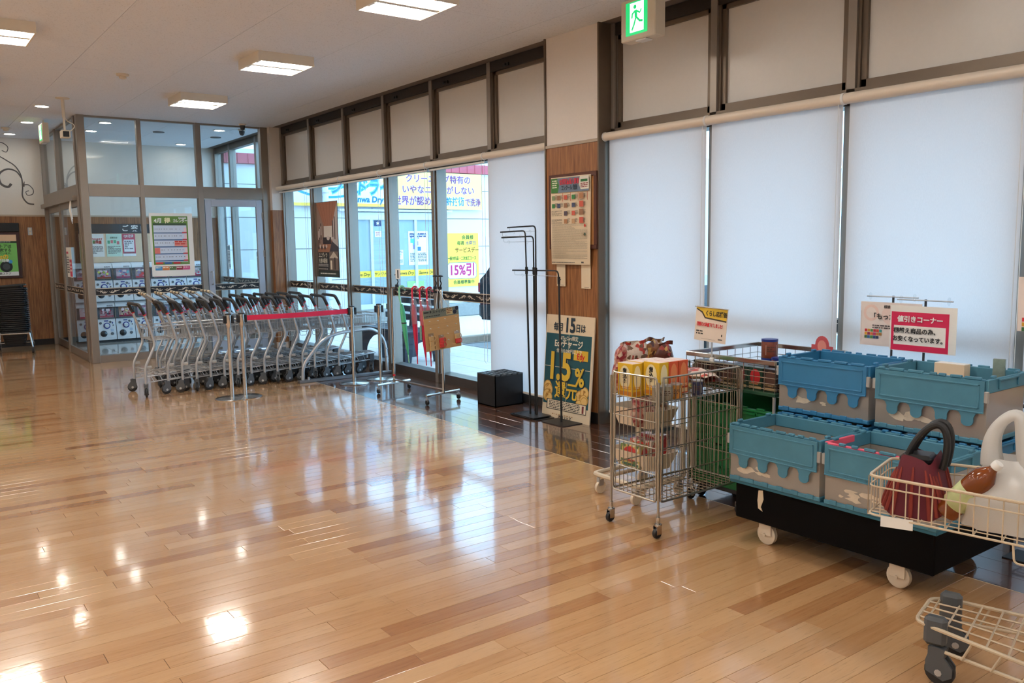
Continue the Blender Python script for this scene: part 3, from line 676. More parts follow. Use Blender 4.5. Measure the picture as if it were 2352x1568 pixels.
for i in range(4):
    b = sheet('door_band', 0.44, 0.125, 0.002, M_YEL, frame((i*0.5+0.25, -0.032, 0.93), IN_Y), dsh)
    text('サンワドライ' if i == 1 else 'Sanwa Dry', 0.085 if i != 1 else 0.07, 0.0, -0.004, M_TXTK, b, 0.01, 0.002, shear=0.25)
M_PURP = mat('sign_purple', rgb(122, 52, 132), 0.5); M_BLUE = mat('sign_blue', rgb(30, 140, 214), 0.5); M_TEALB = mat('sign_deep_blue', rgb(20, 100, 150), 0.5)
def outlined(s, size, x, y, m, parent, bold=0.012, out=0.055, **kw):
    text(s, size, x, y, M_TXTW, parent, out, 0.003, **kw); return text(s, size, x, y, m, parent, bold, 0.006, **kw)
sg = sheet('shop_sign', 2.19, 0.74, 0.05, M_SIGNY, frame((9.32, 15.08, 2.59), IN_Y)); tag(sg, 'pale yellow shop sign with purple lettering across the yard', 'sign')
outlined('クリーニング特有の', 0.175, 0.02, 0.23, M_PURP, sg)
outlined('いやなニオイがしない', 0.175, 0.02, 0.01, M_PURP, sg)
outlined('世界が認めた', 0.195, -0.52, -0.22, M_PURP, sg, sx=0.9); outlined('特許技術', 0.195, 0.33, -0.22, M_BLUE, sg, sx=0.78); outlined('で洗浄', 0.175, 0.85, -0.23, M_PURP, sg, sx=0.76)
sg = sheet('shop_sign', 2.1, 0.74, 0.05, mat('sign_white', rgb(240, 246, 250), 0.5), frame((7.14, 15.08, 2.62), IN_Y)); tag(sg, 'white and blue shop sign with striped swoosh across the yard', 'sign')
p = PR(); p.rect(-1.05, -0.37, 2.1, 0.06, rgb(252, 210, 90)); p.rect(0.55, 0.1, 0.5, 0.27, rgb(252, 222, 130))
for r_ in range(6):
    w0 = 0.38+r_*0.085; c = [rgb(40, 160, 226), rgb(240, 246, 250)][r_ % 2]
    pts = [(-0.25+math.sin(a)*w0*1.5, 0.50-w0*0.95*math.cos(a)) for a in [q*0.13 for q in range(-7, 11)]]
    pts2 = [(-0.25+math.sin(a)*(w0+0.045)*1.5, 0.50-(w0+0.045)*0.95*math.cos(a)) for a in [q*0.13 for q in range(10, -8, -1)]]
    pts = [(max(-1.05, min(1.05, x)), max(-0.31, min(0.37, y))) for x, y in pts+pts2]; p.poly(pts, c)
p.build('printed_swoosh', sg)
outlined('サンワドライ', 0.40, 0.18, 0.10, M_BLUE, sg, 0.02, 0.06, z=0.006, shear=0.15, sx=0.72) if False else None
text('サンワドライ', 0.36, 0.30, -0.01, mat('sign_cyan', rgb(120, 214, 246), 0.5), sg, 0.07, 0.004, sx=0.72, shear=0.15); text('サンワドライ', 0.36, 0.30, -0.01, M_BLUE, sg, 0.015, 0.007, sx=0.72, shear=0.15)
text('Sanwa Dry', 0.16, 0.55, -0.235, MATS['sign_cyan'], sg, 0.05, 0.004, shear=0.1); text('Sanwa Dry', 0.16, 0.55, -0.235, M_TEALB, sg, 0.012, 0.007, shear=0.1)
# yellow service poster on the siding
sp = sheet('service_poster', 0.86, 1.13, 0.012, mat('poster_yellow', rgb(248, 238, 80), 0.5, 0, 0.02), frame((9.93, 15.17, 1.165), IN_Y)); tag(sp, 'yellow poster with purple fifteen percent lettering on the siding', 'poster')
M_DGRN = mat('dark_green_ink', rgb(40, 84, 50), 0.6); M_BRN = mat('brown_ink', rgb(130, 52, 30), 0.6); M_MAG = mat('magenta_ink', rgb(190, 24, 110), 0.5)
text('会員様', 0.10, 0.15, 0.47, M_DGRN, sp, 0.01); text('毎週', 0.09, -0.03, 0.35, M_DGRN, sp, 0.01); text('水曜日', 0.09, 0.23, 0.35, M_PURP, sp, 0.01)
text('サービスデー', 0.12, 0.13, 0.20, M_BRN, sp, 0.02, sx=0.85); text('一般衣料品・二次加工コース', 0.085, 0.0, 0.03, M_DGRN, sp, 0.015, sx=0.66)
p = PR(); bx = lambda x, y, w, h, r, c: p.poly([(x+r, y), (x+w-r, y), (x+w, y+r), (x+w, y+h-r), (x+w-r, y+h), (x+r, y+h), (x, y+h-r), (x, y+r)], c)
bx(-0.37, -0.40, 0.74, 0.35, 0.05, rgb(40, 110, 120)); bx(-0.36, -0.39, 0.72, 0.33, 0.045, rgb(250, 250, 246)); p.build('print', sp)
text('15%引', 0.29, 0.0, -0.225, M_MAG, sp, 0.025, 0.004, sx=0.86); text('会員様募集中', 0.09, 0.04, -0.475, M_DGRN, sp, 0.012)
# posters on the shop doors
def shop_poster(lab, x, z, w, h, seed, cols):
    s = sheet('shop_poster', w, h, 0.004, M_PAPER, frame((x, SY-0.057, z), IN_Y)); tag(s, lab, 'poster'); p = PR(); rn = random.Random(seed)
    p.lines(-w*0.42, h*0.44, w*0.84, h*0.075, 2, rgb(60, 70, 120), seed)
    for i in range(5): p.rect(-w*0.4+rn.random()*w*0.5, -h*0.1+rn.random()*h*0.3, w*0.22, h*0.12, cols[i % len(cols)])
    p.lines(-w*0.42, -h*0.14, w*0.84, h*0.045, 6, rgb(90, 100, 110), seed+1); p.build('print', s); return s
s = shop_poster('white rental service poster with blue garments on the shop door', 8.86, 1.43, 0.46, 0.69, 3, [rgb(90, 190, 230), rgb(150, 130, 190), rgb(60, 120, 190)])
text('レンタルクローゼット', 0.052, 0, 0.27, M_TEALB, s, 0.02, sx=0.8); text('サービス', 0.055, -0.08, 0.20, M_TEALB, s, 0.02)
shop_poster('narrow pale poster with green corner on the shop door', 7.45, 1.5, 0.14, 0.7, 4, [rgb(80, 170, 110), rgb(200, 80, 110)])
shop_poster('narrow pale poster with yellow strip on the shop door', 8.18, 1.45, 0.16, 0.72, 5, [rgb(230, 220, 90), rgb(170, 180, 200)])
shop_poster('small white notice on the shop door', 8.43, 1.25, 0.15, 0.3, 6, [rgb(180, 190, 200)])
s = sheet('shop_sticker', 0.16, 0.11, 0.004, mat('navy_sticker', rgb(36, 58, 104), 0.5), frame((7.95, SY-0.057, 1.93), IN_Y)); tag(s, 'navy sticker with a white star on the shop door', 'sticker')
PR().poly([((0.045 if i % 2 == 0 else 0.016)*math.sin(i*math.pi/6), (0.045 if i % 2 == 0 else 0.016)*math.cos(i*math.pi/6)) for i in range(12)], rgb(245, 248, 250)).build('star', s)
s = sheet('shop_sticker', 0.14, 0.12, 0.004, M_PAPER, frame((7.95, SY-0.057, 1.72), IN_Y)); tag(s, 'white notice below the navy star sticker', 'sticker'); PR().lines(-0.05, 0.04, 0.1, 0.02, 4, rgb(180, 60, 80), 8).build('print', s)
s = sheet('shop_sticker', 0.4, 0.2, 0.002, mat('pale_green_sticker', rgb(150, 220, 130), 0.5), frame((8.78, SY-0.057, 0.66), IN_Y)); tag(s, 'pale green sticker low on the shop door', 'sticker'); PR().disc(0, 0, 0.06, rgb(235, 245, 235)).build('print', s)
t = thing('wall_intercom', 'small grey intercom on the siding beside the yellow poster', 'intercom', (9.36, SY-0.03, 1.2)); MB().bbox(-0.06, 0.06, -0.05, 0, -0.1, 0.1, 0.01).build('case', M_DGREY, t); MB().bbox(-0.045, 0.045, -0.056, -0.05, -0.05, 0.07).build('face', M_PAPER, t)
t = thing('downpipe', 'white round downpipe on the shop wall', 'pipe', (6.78, SY-0.24, -0.02)); k = MB(); k.rod((0, 0, 0), (0, 0, 3.0), 0.055, 12); k.build('pipe', M_SIDING, t)
k = MB(); [k.lathe([(0.06, z), (0.066, z+0.01), (0.066, z+0.03), (0.06, z+0.04)], n=12) for z in (0.5, 1.5, 2.5)]; k.build('clamp', M_SHOPF, t)
t = thing('timber_post', 'short pale timber post standing outside the window', 'post', (6.28, 10.05, -0.03)); MB().bbox(-0.045, 0.045, -0.045, 0.045, 0, 0.78, 0.004).build('shaft', mat('pale_timber', rgb(206, 150, 90), 0.7, 0, 0.12, 20), t); MB().bbox(-0.055, 0.055, -0.055, 0.055, 0.78, 0.80).build('cap', MATS['pale_timber'], t)
# black bench right outside the glass
M_IRON = mat('black_bench', rgb(44, 46, 58), 0.45, 0.2, 0.1)
t = thing('garden_bench', 'black arched bench outside behind the shopping carts', 'bench', (5.48, 10.0, -0.015))
for y in (-0.62, 0.0, 0.62):
    k = MB(); out = [(-0.25, 0), (-0.25, 0.40), (0.2, 0.40), (0.25, 0.8), (0.30, 0.8), (0.29, 0), (0.20, 0)]
    out += [(0.02+0.18*math.cos(a), 0.02+0.26*math.sin(a)) for a in [q*math.pi/8 for q in range(0, 9)]] + [(-0.17, 0)]
    k.prism(out, y-0.03, y+0.03); k.v = [(x, z, y_) for x, y_, z in k.v]; k.build('side_panel', M_IRON, t, False)
for i in range(4): MB().bbox(-0.25+i*0.115, -0.15+i*0.115, -0.72, 0.72, 0.40, 0.425, 0.004).build('seat_slat', M_IRON, t)
for i in range(3): MB().bbox(0.215+i*0.015, 0.245+i*0.015, -0.72, 0.72, 0.50+i*0.11, 0.58+i*0.11, 0.004).build('back_slat', M_IRON, t)
# parked black car
M_CAR = mat('black_car_paint', rgb(30, 34, 40), 0.2, 0.2, 0.03); M_CARG = mat('car_glass', rgb(60, 70, 78), 0.08)
t = thing('parked_car', 'black car parked outside behind the roller blind', 'car', (8.45, 9.1, -0.012))
side = [(2.05, 0.30), (2.1, 0.6), (2.08, 0.95), (1.95, 1.05), (1.55, 1.55), (1.2, 1.62), (-0.3, 1.60), (-0.9, 1.08), (-1.9, 0.95), (-2.05, 0.7), (-2.05, 0.32)]
k = MB(); n = len(side)
for xw, ins in ((-0.84, 0.0), (-0.78, 0.02), (0.78, 0.02), (0.84, 0.0)):
    for (y, z) in side:
        sc = 1.0 if abs(xw) < 0.8 else 0.97; tw = 1.0-0.16*max(0, z-0.95)/0.65; k.v.append((xw*tw, y*sc, 0.9+(z-0.9)*sc))
for r_ in range(3):
    for i in range(n): k.f.append((r_*n+i, r_*n+(i+1) % n, (r_+1)*n+(i+1) % n, (r_+1)*n+i))
k.f += [tuple(range(n-1, -1, -1)), tuple(range(3*n, 4*n))]; k.build('body', M_CAR, t)
MB().box(-0.62, 0.62, 1.68, 1.80, 1.10, 1.42).build('rear_window', M_CARG, t, False)
for s in (-1, 1):
    for (y0, y1) in ((0.25, 1.25), (-0.6, 0.15)): MB().box(s*0.795-0.02, s*0.795+0.02, y0, y1, 1.05, 1.45).build('side_window', M_CARG, t, False)
    MB().bbox(s*0.74-0.09, s*0.74+0.09, 2.0, 2.10, 0.74, 0.90, 0.01).build('tail_light', mat('tail_light_red', rgb(160, 30, 36), 0.2), t)
    MB().bbox(s*0.93-0.09, s*0.93+0.09, -0.62, -0.5, 0.98, 1.12, 0.02).build('wing_mirror', M_CAR, t)
    for y in (-1.3, 1.3):
        wv = MB().lathe([(0.2, -0.09), (0.3, -0.09), (0.315, -0.06), (0.315, 0.06), (0.3, 0.09), (0.2, 0.09)], (s*0.75, y, 0.315), 24, 'x').build('wheel', M_BLACK, t)
        MB().lathe([(0.02, -0.095), (0.19, -0.095), (0.2, 0.095), (0.02, 0.095)], (s*0.75, y, 0.315), 18, 'x').build('rim', M_STEEL, wv)
MB().bbox(-0.8, 0.8, 1.98, 2.14, 0.34, 0.56, 0.03).build('bumper', M_DGREY, t)
# ================================================================== ENTRANCE LOBBY CONTENTS
M_GW = mat('machine_white', rgb(240, 242, 244), 0.35, 0, 0.02); M_GBL = mat('machine_blue', rgb(40, 62, 150), 0.4); M_GRY = mat('machine_grey', rgb(104, 108, 112), 0.4)
GW_, GH, GD = 0.283, 0.60, 0.40
def gacha():
    t = thing('capsule_machine', '', 'vending machine')
    prof = [(0.0, 0.0), (GD, 0.0), (GD, GH), (0.16, GH), (0.10, GH-0.03), (0.075, GH-0.085), (0.075, 0.345), (0.05, 0.33), (0.045, 0.30), (0.0, 0.04)]
    k = MB(); k.prism(prof, -GW_/2+0.004, GW_/2-0.004); k.v = [(z, x, y) for x, y, z in k.v]; k.build('body', M_GW, t, False)
    k = MB(); k.prism([(0.03, 0.345), (0.075, 0.335), (0.075, 0.53), (0.06, 0.53)], -GW_/2+0.012, GW_/2-0.012); k.v = [(z, x, y) for x, y, z in k.v]; k.build('capsule_window', mat('smoky_window', rgb(92, 98, 104), 0.15, 0, 0.4, 14), t, False)
    k = MB(); n_ = []
    for i in range(9):
        a = i/8*math.pi/2; n_.append((0.16-0.13*math.sin(a) if False else 0.16-0.135*math.cos(a-0.0)*1.0, GH-0.075+0.085*math.sin(a)))
    k.prism([(0.16, GH-0.075)]+n_[::-1], -GW_/2+0.002, GW_/2-0.002); k.v = [(z, x, y) for x, y, z in k.v]; k.build('hood', M_GW, t, False)
    # sloping front panel frame
    sl = Vector((0, 0.045, 0.26)).normalized(); fm = Matrix(((1, 0, 0, 0), (0, sl.y, -sl.z, 0.022), (0, sl.z, sl.y, 0.17), (0, 0, 0, 1)))
    d_ = bpy.data.objects.new('dial', MB().lathe([(0.001, 0.0), (0.05, 0.0), (0.05, 0.008), (0.036, 0.009), (0.036, 0.014), (0.001, 0.014)], n=24).mesh('dial', M_GBL)); link_obj(d_, t)
    d_.matrix_local = fm @ Matrix.Translation((0.005, 0.055, 0))
    MB().lathe([(0.001, 0.0141), (0.034, 0.0141), (0.034, 0.018), (0.001, 0.018)], n=20).build('dial_face', M_GW, d_); MB().bbox(-0.03, 0.03, -0.008, 0.008, 0.018, 0.03, 0.003).build('knob', M_GW, d_)
    c_ = bpy.data.objects.new('capsule_outlet', MB().lathe([(0.001, 0.0), (0.052, 0.0), (0.05, 0.008), (0.04, 0.02), (0.015, 0.03), (0.001, 0.032)], n=22).mesh('capsule_outlet', mat('outlet_smoke', rgb(52, 56, 60), 0.12))); link_obj(c_, t)
    c_.matrix_local = fm @ Matrix.Translation((-0.05, -0.07, 0))
    r_ = bpy.data.objects.new('coin_return', MB().lathe([(0.012, 0), (0.024, 0), (0.022, 0.012), (0.012, 0.012)], n=16).mesh('coin_return', M_GRY)); link_obj(r_, t); r_.matrix_local = fm @ Matrix.Translation((0.075, -0.075, 0))
    k = MB()
    for (x, y, r0) in ((-0.085, 0.10, 0.02), (0.06, 0.115, 0.018), (0.1, 0.06, 0.011)): k.lathe([(0.001, 0), (r0, 0), (r0, 0.006), (0.001, 0.006)], (x, y, 0), 14)
    b_ = k.build('buttons', M_GRY, t); b_.matrix_local = fm
    k = MB(); k.bbox(-0.03, 0.03, 0.125, 0.142, 0, 0.005); k.bbox(0.085, 0.1, 0.085, 0.115, 0, 0.005); b_ = k.build('blue_labels', M_GBL, t); b_.matrix_local = fm
    k = MB(); k.box(0.055, 0.1, -0.04, 0.0, 0, 0.002); b_ = k.build('price_label', mat('pale_blue_label', rgb(190, 206, 226), 0.5), t, False); b_.matrix_local = fm
    p = PR(0.0); p.lines(0.02, 0.0, 0.09, 0.012, 2, rgb(60, 60, 70), 5); b_ = p.build('hood_print', t); b_.matrix_local = frame((0, 0.023, GH-0.045), IN_Y)
    return t
cards = [  # (upper, lower): name of card colours, main, accents
 (('pale pink', rgb(236, 200, 206), [rgb(220, 120, 140), rgb(250, 240, 240)]), ('rose pink', rgb(240, 206, 214), [rgb(214, 50, 90), rgb(250, 230, 235)])),
 (('sky and green', rgb(176, 208, 232), [rgb(150, 180, 70), rgb(220, 230, 110), rgb(80, 90, 60)]), ('black and white', rgb(34, 34, 42), [rgb(240, 240, 240), rgb(150, 60, 70), rgb(90, 90, 100)])),
 (('lilac', rgb(200, 190, 214), [rgb(120, 120, 180), rgb(130, 200, 210), rgb(226, 200, 210)]), ('golden', rgb(232, 184, 90), [rgb(60, 30, 20), rgb(250, 226, 160), rgb(210, 120, 80)])),
 (('red and charcoal', rgb(70, 66, 84), [rgb(214, 60, 60), rgb(240, 230, 170), rgb(150, 140, 180)]), ('pink and mint', rgb(240, 200, 226), [rgb(130, 200, 160), rgb(200, 110, 190)])),
 (('crimson', rgb(206, 190, 190), [rgb(170, 30, 60), rgb(220, 100, 120)]), ('light blue', rgb(180, 210, 236), [rgb(80, 140, 200), rgb(250, 250, 250)])),
 (('violet', rgb(190, 180, 214), [rgb(110, 90, 170), rgb(200, 150, 170)]), ('silver', rgb(200, 204, 210), [rgb(120, 130, 140)])),
 (('mint and white', rgb(206, 228, 214), [rgb(60, 66, 70), rgb(240, 246, 240)]), ('orange', rgb(236, 170, 110), [rgb(180, 80, 40)]))]
g0 = gacha(); first = True
for c in range(7):
    for lvl in (0, 1):
        o = g0 if first else copy_tree(g0); first = False
        o.location = (2.53+c*0.287, 14.72, 0.05 if lvl == 0 else 0.669); nm, base, acc = cards[c][1-lvl]
        tag(o, 'white capsule toy machine with %s card in the %s row' % (nm, 'upper' if lvl else 'lower'), 'vending machine', 'capsule toy machines in the lobby')
        f = sheet('display_card', 0.205, 0.165, 0.002, mat('card_'+nm.replace(' ', '_'), base, 0.4), None, o)
        up = Vector((0, 0.03, 0.185)).normalized(); f.matrix_local = frame((0.012, 0.041, 0.437), IN_Y, up)
        p = PR(); rn = random.Random(c*2+lvl)
        for i in range(9): p.disc(-0.08+rn.random()*0.16, -0.05+rn.random()*0.1, 0.008+rn.random()*0.018, acc[i % len(acc)], 9)
        p.rect(-0.1, -0.08, 0.205, 0.03, acc[0]); p.lines(-0.09, 0.078, 0.12, 0.018, 1, acc[-1], c); p.build('print', f)
t = thing('machine_plinth', 'low black plinth under the capsule machines', 'plinth', (3.39, 14.9, 0.007)); MB().box(-1.03, 1.03, -0.17, 0.27, 0, 0.042).build('base', M_BLACK, t, False); MB().box(-1.03, 1.03, -0.175, -0.17, 0.0, 0.02).build('kick_strip', M_DGREY, t, False)
t = thing('machine_rack', 'thin white shelf between the two rows of capsule machines', 'rack', (3.39, 14.9, 0.6645)); MB().box(-1.01, 1.01, -0.13, 0.2, -0.0003, 0.004).build('shelf', M_GW, t, False); MB().box(-1.01, 1.01, 0.19, 0.2, 0.004, 0.005).build('lip', M_GW, t, False)
# notice board behind the machines
nb = thing('notice_board', 'long cream notice board with black header over the capsule machines', 'notice board', (3.43, 15.212, 1.58))
MB().box(-0.85, 0.85, -0.02, 0, -0.30, 0.17).build('board', mat('cream_board', rgb(232, 206, 172), 0.7), nb, False)
hd = sheet('header', 1.70, 0.15, 0.02, mat('black_header', rgb(40, 42, 46), 0.5), frame((0, -0.022, 0.25), IN_Y), nb); text('ご 案 内', 0.115, 0.0, 0.0, M_TXTW, hd, 0.015)
def lobby_poster(lab, x, z, w, h, base, seed, head, headc, cols):
    s = sheet('notice', w, h, 0.002, base, frame((x, 15.1885, z), IN_Y)); tag(s, lab, 'notice'); p = PR(); rn = random.Random(seed)
    for i in range(4): p.rect(-w*0.42+w*0.2*i, h*0.02+rn.random()*h*0.1, w*0.16, h*0.14, cols[i % len(cols)])
    p.lines(-w*0.42, -h*0.04, w*0.84, h*0.05, 7, rgb(90, 90, 90), seed); p.build('print', s)
    for i, (st, sz, y) in enumerate(head): text(st, sz, 0, y, headc, s, 0.02, 0.004, sx=0.8)
    return s
lobby_poster('white notice with red heading on the lobby board', 2.83, 1.56, 0.235, 0.37, M_PAPER, 11, [('健康はじめます', 0.035, 0.10), ('1週間', 0.04, 0.045)], M_TXTR, [rgb(190, 70, 60), rgb(90, 150, 90), rgb(150, 130, 120)])
s = lobby_poster('green bordered notice on the lobby board', 3.10, 1.56, 0.235, 0.37, mat('pale_green_paper', rgb(206, 234, 216), 0.6), 12, [('お知らせ', 0.035, 0.12)], M_DGRN, [rgb(90, 180, 140), rgb(206, 120, 120)])
s = lobby_poster('pink bordered payment notice on the lobby board', 3.33, 1.56, 0.20, 0.37, mat('rose_paper', rgb(206, 76, 100), 0.6), 13, [('QR決済', 0.055, 0.145)], M_TXTW, [rgb(245, 245, 245), rgb(240, 240, 240)])
PR(0.002).rect(-0.08, -0.11, 0.16, 0.2, rgb(245, 244, 244)).rect(-0.1, -0.185, 0.2, 0.045, rgb(245, 245, 245)).lines(-0.07, 0.07, 0.13, 0.03, 5, rgb(110, 110, 120), 4).build('print', s)
# calendar poster taped inside the glass
s = sheet('calendar_poster', 0.57, 0.86, 0.003, M_PAPER, frame((3.235, 12.215, 1.545), IN_Y)); tag(s, 'green monthly calendar poster on white paper taped to the lobby glass', 'poster')
p = PR(); p.rect(-0.255, -0.27, 0.475, 0.66, rgb(104, 142, 62)); p.rect(-0.235, -0.235, 0.435, 0.50, rgb(206, 218, 236)); p.rect(-0.24, 0.265, 0.44, 0.03, rgb(60, 84, 60))
for i in range(5):
    y = 0.20-i*0.095; p.rect(-0.235, y-0.045, 0.375, 0.014, rgb(48, 92, 140)); p.rect(0.14, y-0.045, 0.06, 0.02, rgb(196, 70, 80)); p.lines(-0.22, y+0.02, 0.4, 0.016, 1, rgb(120, 120, 130), i, word=1.0, gap=2.4); p.rect(0.165, y-0.025, 0.035, 0.06, rgb(236, 206, 214))
p.rect(0.03, -0.02, 0.17, 0.075, rgb(226, 150, 140)); p.lines(0.035, 0.05, 0.15, 0.03, 2, rgb(200, 60, 50), 3); p.rect(-0.235, -0.12, 0.07, 0.08, rgb(220, 120, 110))
for i, c in enumerate((rgb(200, 60, 50), rgb(60, 100, 160), rgb(200, 50, 60), rgb(120, 150, 90))): p.rect(-0.23+i*0.115, -0.262, 0.095, 0.026, c)
for i, c in enumerate((rgb(80, 150, 200), rgb(220, 130, 70), rgb(90, 110, 70), rgb(150, 50, 70), rgb(214, 90, 140))): p.rect(-0.24+i*0.092, -0.345, 0.09, 0.052, c); p.lines(-0.235+i*0.092, -0.305, 0.075, 0.02, 1, rgb(250, 240, 220), i+20)
p.rect(0.10, 0.355, 0.10, 0.022, rgb(240, 240, 236)); p.lines(0.105, 0.373, 0.09, 0.014, 1, rgb(50, 50, 50), 9); p.build('print', s)
text('4月', 0.07, -0.175, 0.325, M_TXTW, s, 0.03, 0.006, shear=0.1); text('得', 0.08, -0.05, 0.325, mat('pale_yellow_ink', rgb(250, 244, 200), 0.6), s, 0.03, 0.006); text('カレンダー', 0.055, 0.12, 0.325, M_TXTW, s, 0.03, 0.006, sx=0.7)
# small pink notice on the automatic door, notices on the lobby door glass
s = sheet('door_notice', 0.40, 0.42, 0.002, M_PAPER, frame((2.125, 13.35, 1.32), IN_X)); tag(s, 'white and pink notice on the automatic door glass', 'notice')
PR().rect(0.02, -0.2, 0.17, 0.24, rgb(206, 70, 110)).rect(-0.19, 0.12, 0.16, 0.03, rgb(190, 80, 110)).lines(-0.18, 0.08, 0.18, 0.035, 7, rgb(80, 80, 90), 6).lines(0.03, 0.0, 0.13, 0.05, 3, rgb(250, 230, 235), 7).build('print', s)
for lab, y, z, w, h, cols in (('grey and teal notice on the lobby outer glass', 14.75, 1.33, 0.14, 0.42, [rgb(70, 100, 110), rgb(110, 120, 124)]), ('white notice with red corner on the lobby outer glass', 13.30, 1.22, 0.2, 0.42, [rgb(60, 60, 66), rgb(206, 60, 80)])):
    s = sheet('door_notice', w, h, 0.002, M_PAPER, frame((4.84, y, z), IN_X)); tag(s, lab, 'notice'); p = PR(); p.rect(-w*0.45, h*0.3, w*0.9, h*0.16, cols[0]); p.rect(0, -h*0.42, w*0.4, h*0.14, cols[1]); p.lines(-w*0.42, h*0.24, w*0.8, h*0.06, 8, rgb(70, 70, 76), 8); p.build('print', s)
# paper tassel hanging by the automatic door
t = thing('paper_tassel', 'white paper streamer hanging at the automatic door', 'decoration', (2.08, 12.62, 2.15)); k = MB()
for i in range(3): k.tube([(0, 0.02*i, 0), (-0.01, 0.02*i+0.01*i, -0.12), (0.005, 0.03*i-0.02, -0.25-0.03*i)], [0.006, 0.012, 0.003], 4)
k.build('streamer', M_PAPER, t); MB().rod((0, -0.02, 0.0), (0, 0.07, 0.0), 0.004).build('string', M_PAPER, t)
# ================================================================== BACK WALL
M_SCR = mat('charcoal_wall_decal', rgb(98, 94, 92), 0.7)
t = thing('wall_decal', 'charcoal floral scroll decal on the white wall', 'decal', (1.6, 15.2395, 2.6)); k = MB()
def scroll(pts, r0, r1):
    P = [Vector((a, 0, b)) for a, b in pts]; Q = []
    for i in range(len(P)-1):
        p0, p1, p2, p3 = P[max(i-1, 0)], P[i], P[i+1], P[min(i+2, len(P)-1)]
        for j in range(6):
            q = j/6; Q.append(0.5*((2*p1)+(-p0+p2)*q+(2*p0-5*p1+4*p2-p3)*q*q+(-p0+3*p1-3*p2+p3)*q**3))
    Q.append(P[-1]); m_ = len(Q); k.tube(Q, [1.5*(r0+(r1-r0)*i/(m_-1)) for i in range(m_)], 6)
scroll([(0.39, -0.39), (0.30, -0.37), (0.24, -0.27), (0.25, -0.12), (0.24, 0.05), (0.17, 0.19), (0.05, 0.28), (-0.06, 0.36), (-0.08, 0.47), (0.0, 0.54), (0.09, 0.48), (0.07, 0.40), (0.01, 0.42)], 0.008, 0.004)
scroll([(0.25, 0.0), (0.18, 0.11), (0.06, 0.14), (-0.05, 0.06), (-0.04, -0.08), (0.05, -0.13), (0.10, -0.08)], 0.006, 0.014)
scroll([(0.25, -0.10), (0.33, -0.09), (0.39, -0.16), (0.38, -0.23), (0.31, -0.25), (0.29, -0.20), (0.33, -0.18)], 0.005, 0.004)
scroll([(-0.20, 0.42), (-0.14, 0.36), (-0.15, 0.28)], 0.02, 0.03); scroll([(-0.28, 0.24), (-0.12, 0.235)], 0.03, 0.004); scroll([(-0.20, 0.05), (-0.14, 0.12), (-0.15, 0.19)], 0.012, 0.03)
scroll([(0.26, -0.12), (0.28, -0.04)], 0.012, 0.002)
k.v = [(x, max(-0.002, min(0.0, y)), z) for x, y, z in k.v]; k.build('scroll', M_SCR, t, False)
k = MB(); k.tube([(-0.35, 0, 0.3), (-0.3, 0, 0.24), (-0.35, 0, 0.15)], [0.01, 0.03, 0.01], 6); k.v = [(x, max(-0.002, min(0, y)), z) for x, y, z in k.v]; k.build('flower', M_SCR, t, False)
t = thing('framed_poster', 'dark framed green poster with black header on the walnut wall', 'framed poster', (1.30, 15.221, 1.50))
MB().bbox(-0.45, 0.45, -0.035, 0, -0.43, 0.28, 0.004).build('frame', mat('dark_maroon_frame', rgb(58, 28, 26), 0.4), t); MB().bbox(-0.45, 0.45, -0.04, 0, 0.285, 0.42, 0.004).build('header', M_BLACK, t)
MB().box(-0.40, 0.40, -0.0365, -0.034, 0.14, 0.24).build('backing', mat('peach_board', rgb(232, 190, 150), 0.7), t, False)
s = sheet('green_poster', 0.80, 0.53, 0.002, mat('light_green_paper', rgb(128, 196, 96), 0.5), frame((0, -0.0375, -0.125), IN_Y), t)
p = PR(); p.rect(-0.4, -0.265, 0.8, 0.06, rgb(238, 236, 228)); p.rect(-0.4, 0.235, 0.8, 0.03, rgb(34, 60, 34)); p.lines(-0.38, 0.258, 0.7, 0.012, 1, rgb(230, 230, 220), 3); p.disc(0.24, -0.125, 0.085, rgb(30, 34, 32)); p.disc(0.24, -0.125, 0.05, rgb(70, 74, 74)); p.disc(0.04, -0.13, 0.095, rgb(90, 170, 80)); p.rect(-0.04, -0.15, 0.15, 0.04, rgb(226, 230, 230)); p.disc(0.30, -0.05, 0.028, rgb(70, 160, 210)); p.disc(0.115, -0.06, 0.028, rgb(70, 160, 210)); p.build('print', s)
text('西鉄ストアは', 0.062, 0.16, 0.185, M_TXTK, s, 0.015, sx=0.9); text('地域に貢献する', 0.055, 0.15, 0.125, M_TXTK, s, 0.015, sx=0.9); text('トレーを回収しています。', 0.035, 0.13, 0.075, M_TXTK, s, 0.01)
text('443.2tの', 0.085, 0.13, 0.022, mat('orange_ink', rgb(250, 196, 60), 0.5), s, 0.03, 0.004); text('CO2削減効果', 0.052, 0.13, -0.035, M_TXTW, s, 0.025, 0.004); text('西鉄ストア', 0.04, 0.2, -0.235, M_TXTK, s, 0.01)
t = thing('wall_switch', 'small steel switch plate on the walnut wall', 'switch', (1.90, 15.221, 1.79)); MB().bbox(-0.03, 0.03, -0.012, 0, -0.06, 0.06, 0.003).build('plate', M_STEEL, t); [MB().bbox(-0.015, 0.015, -0.02, -0.012, z-0.02, z+0.02, 0.003).build('rocker', M_IVORY, t) for z in (-0.028, 0.028)]
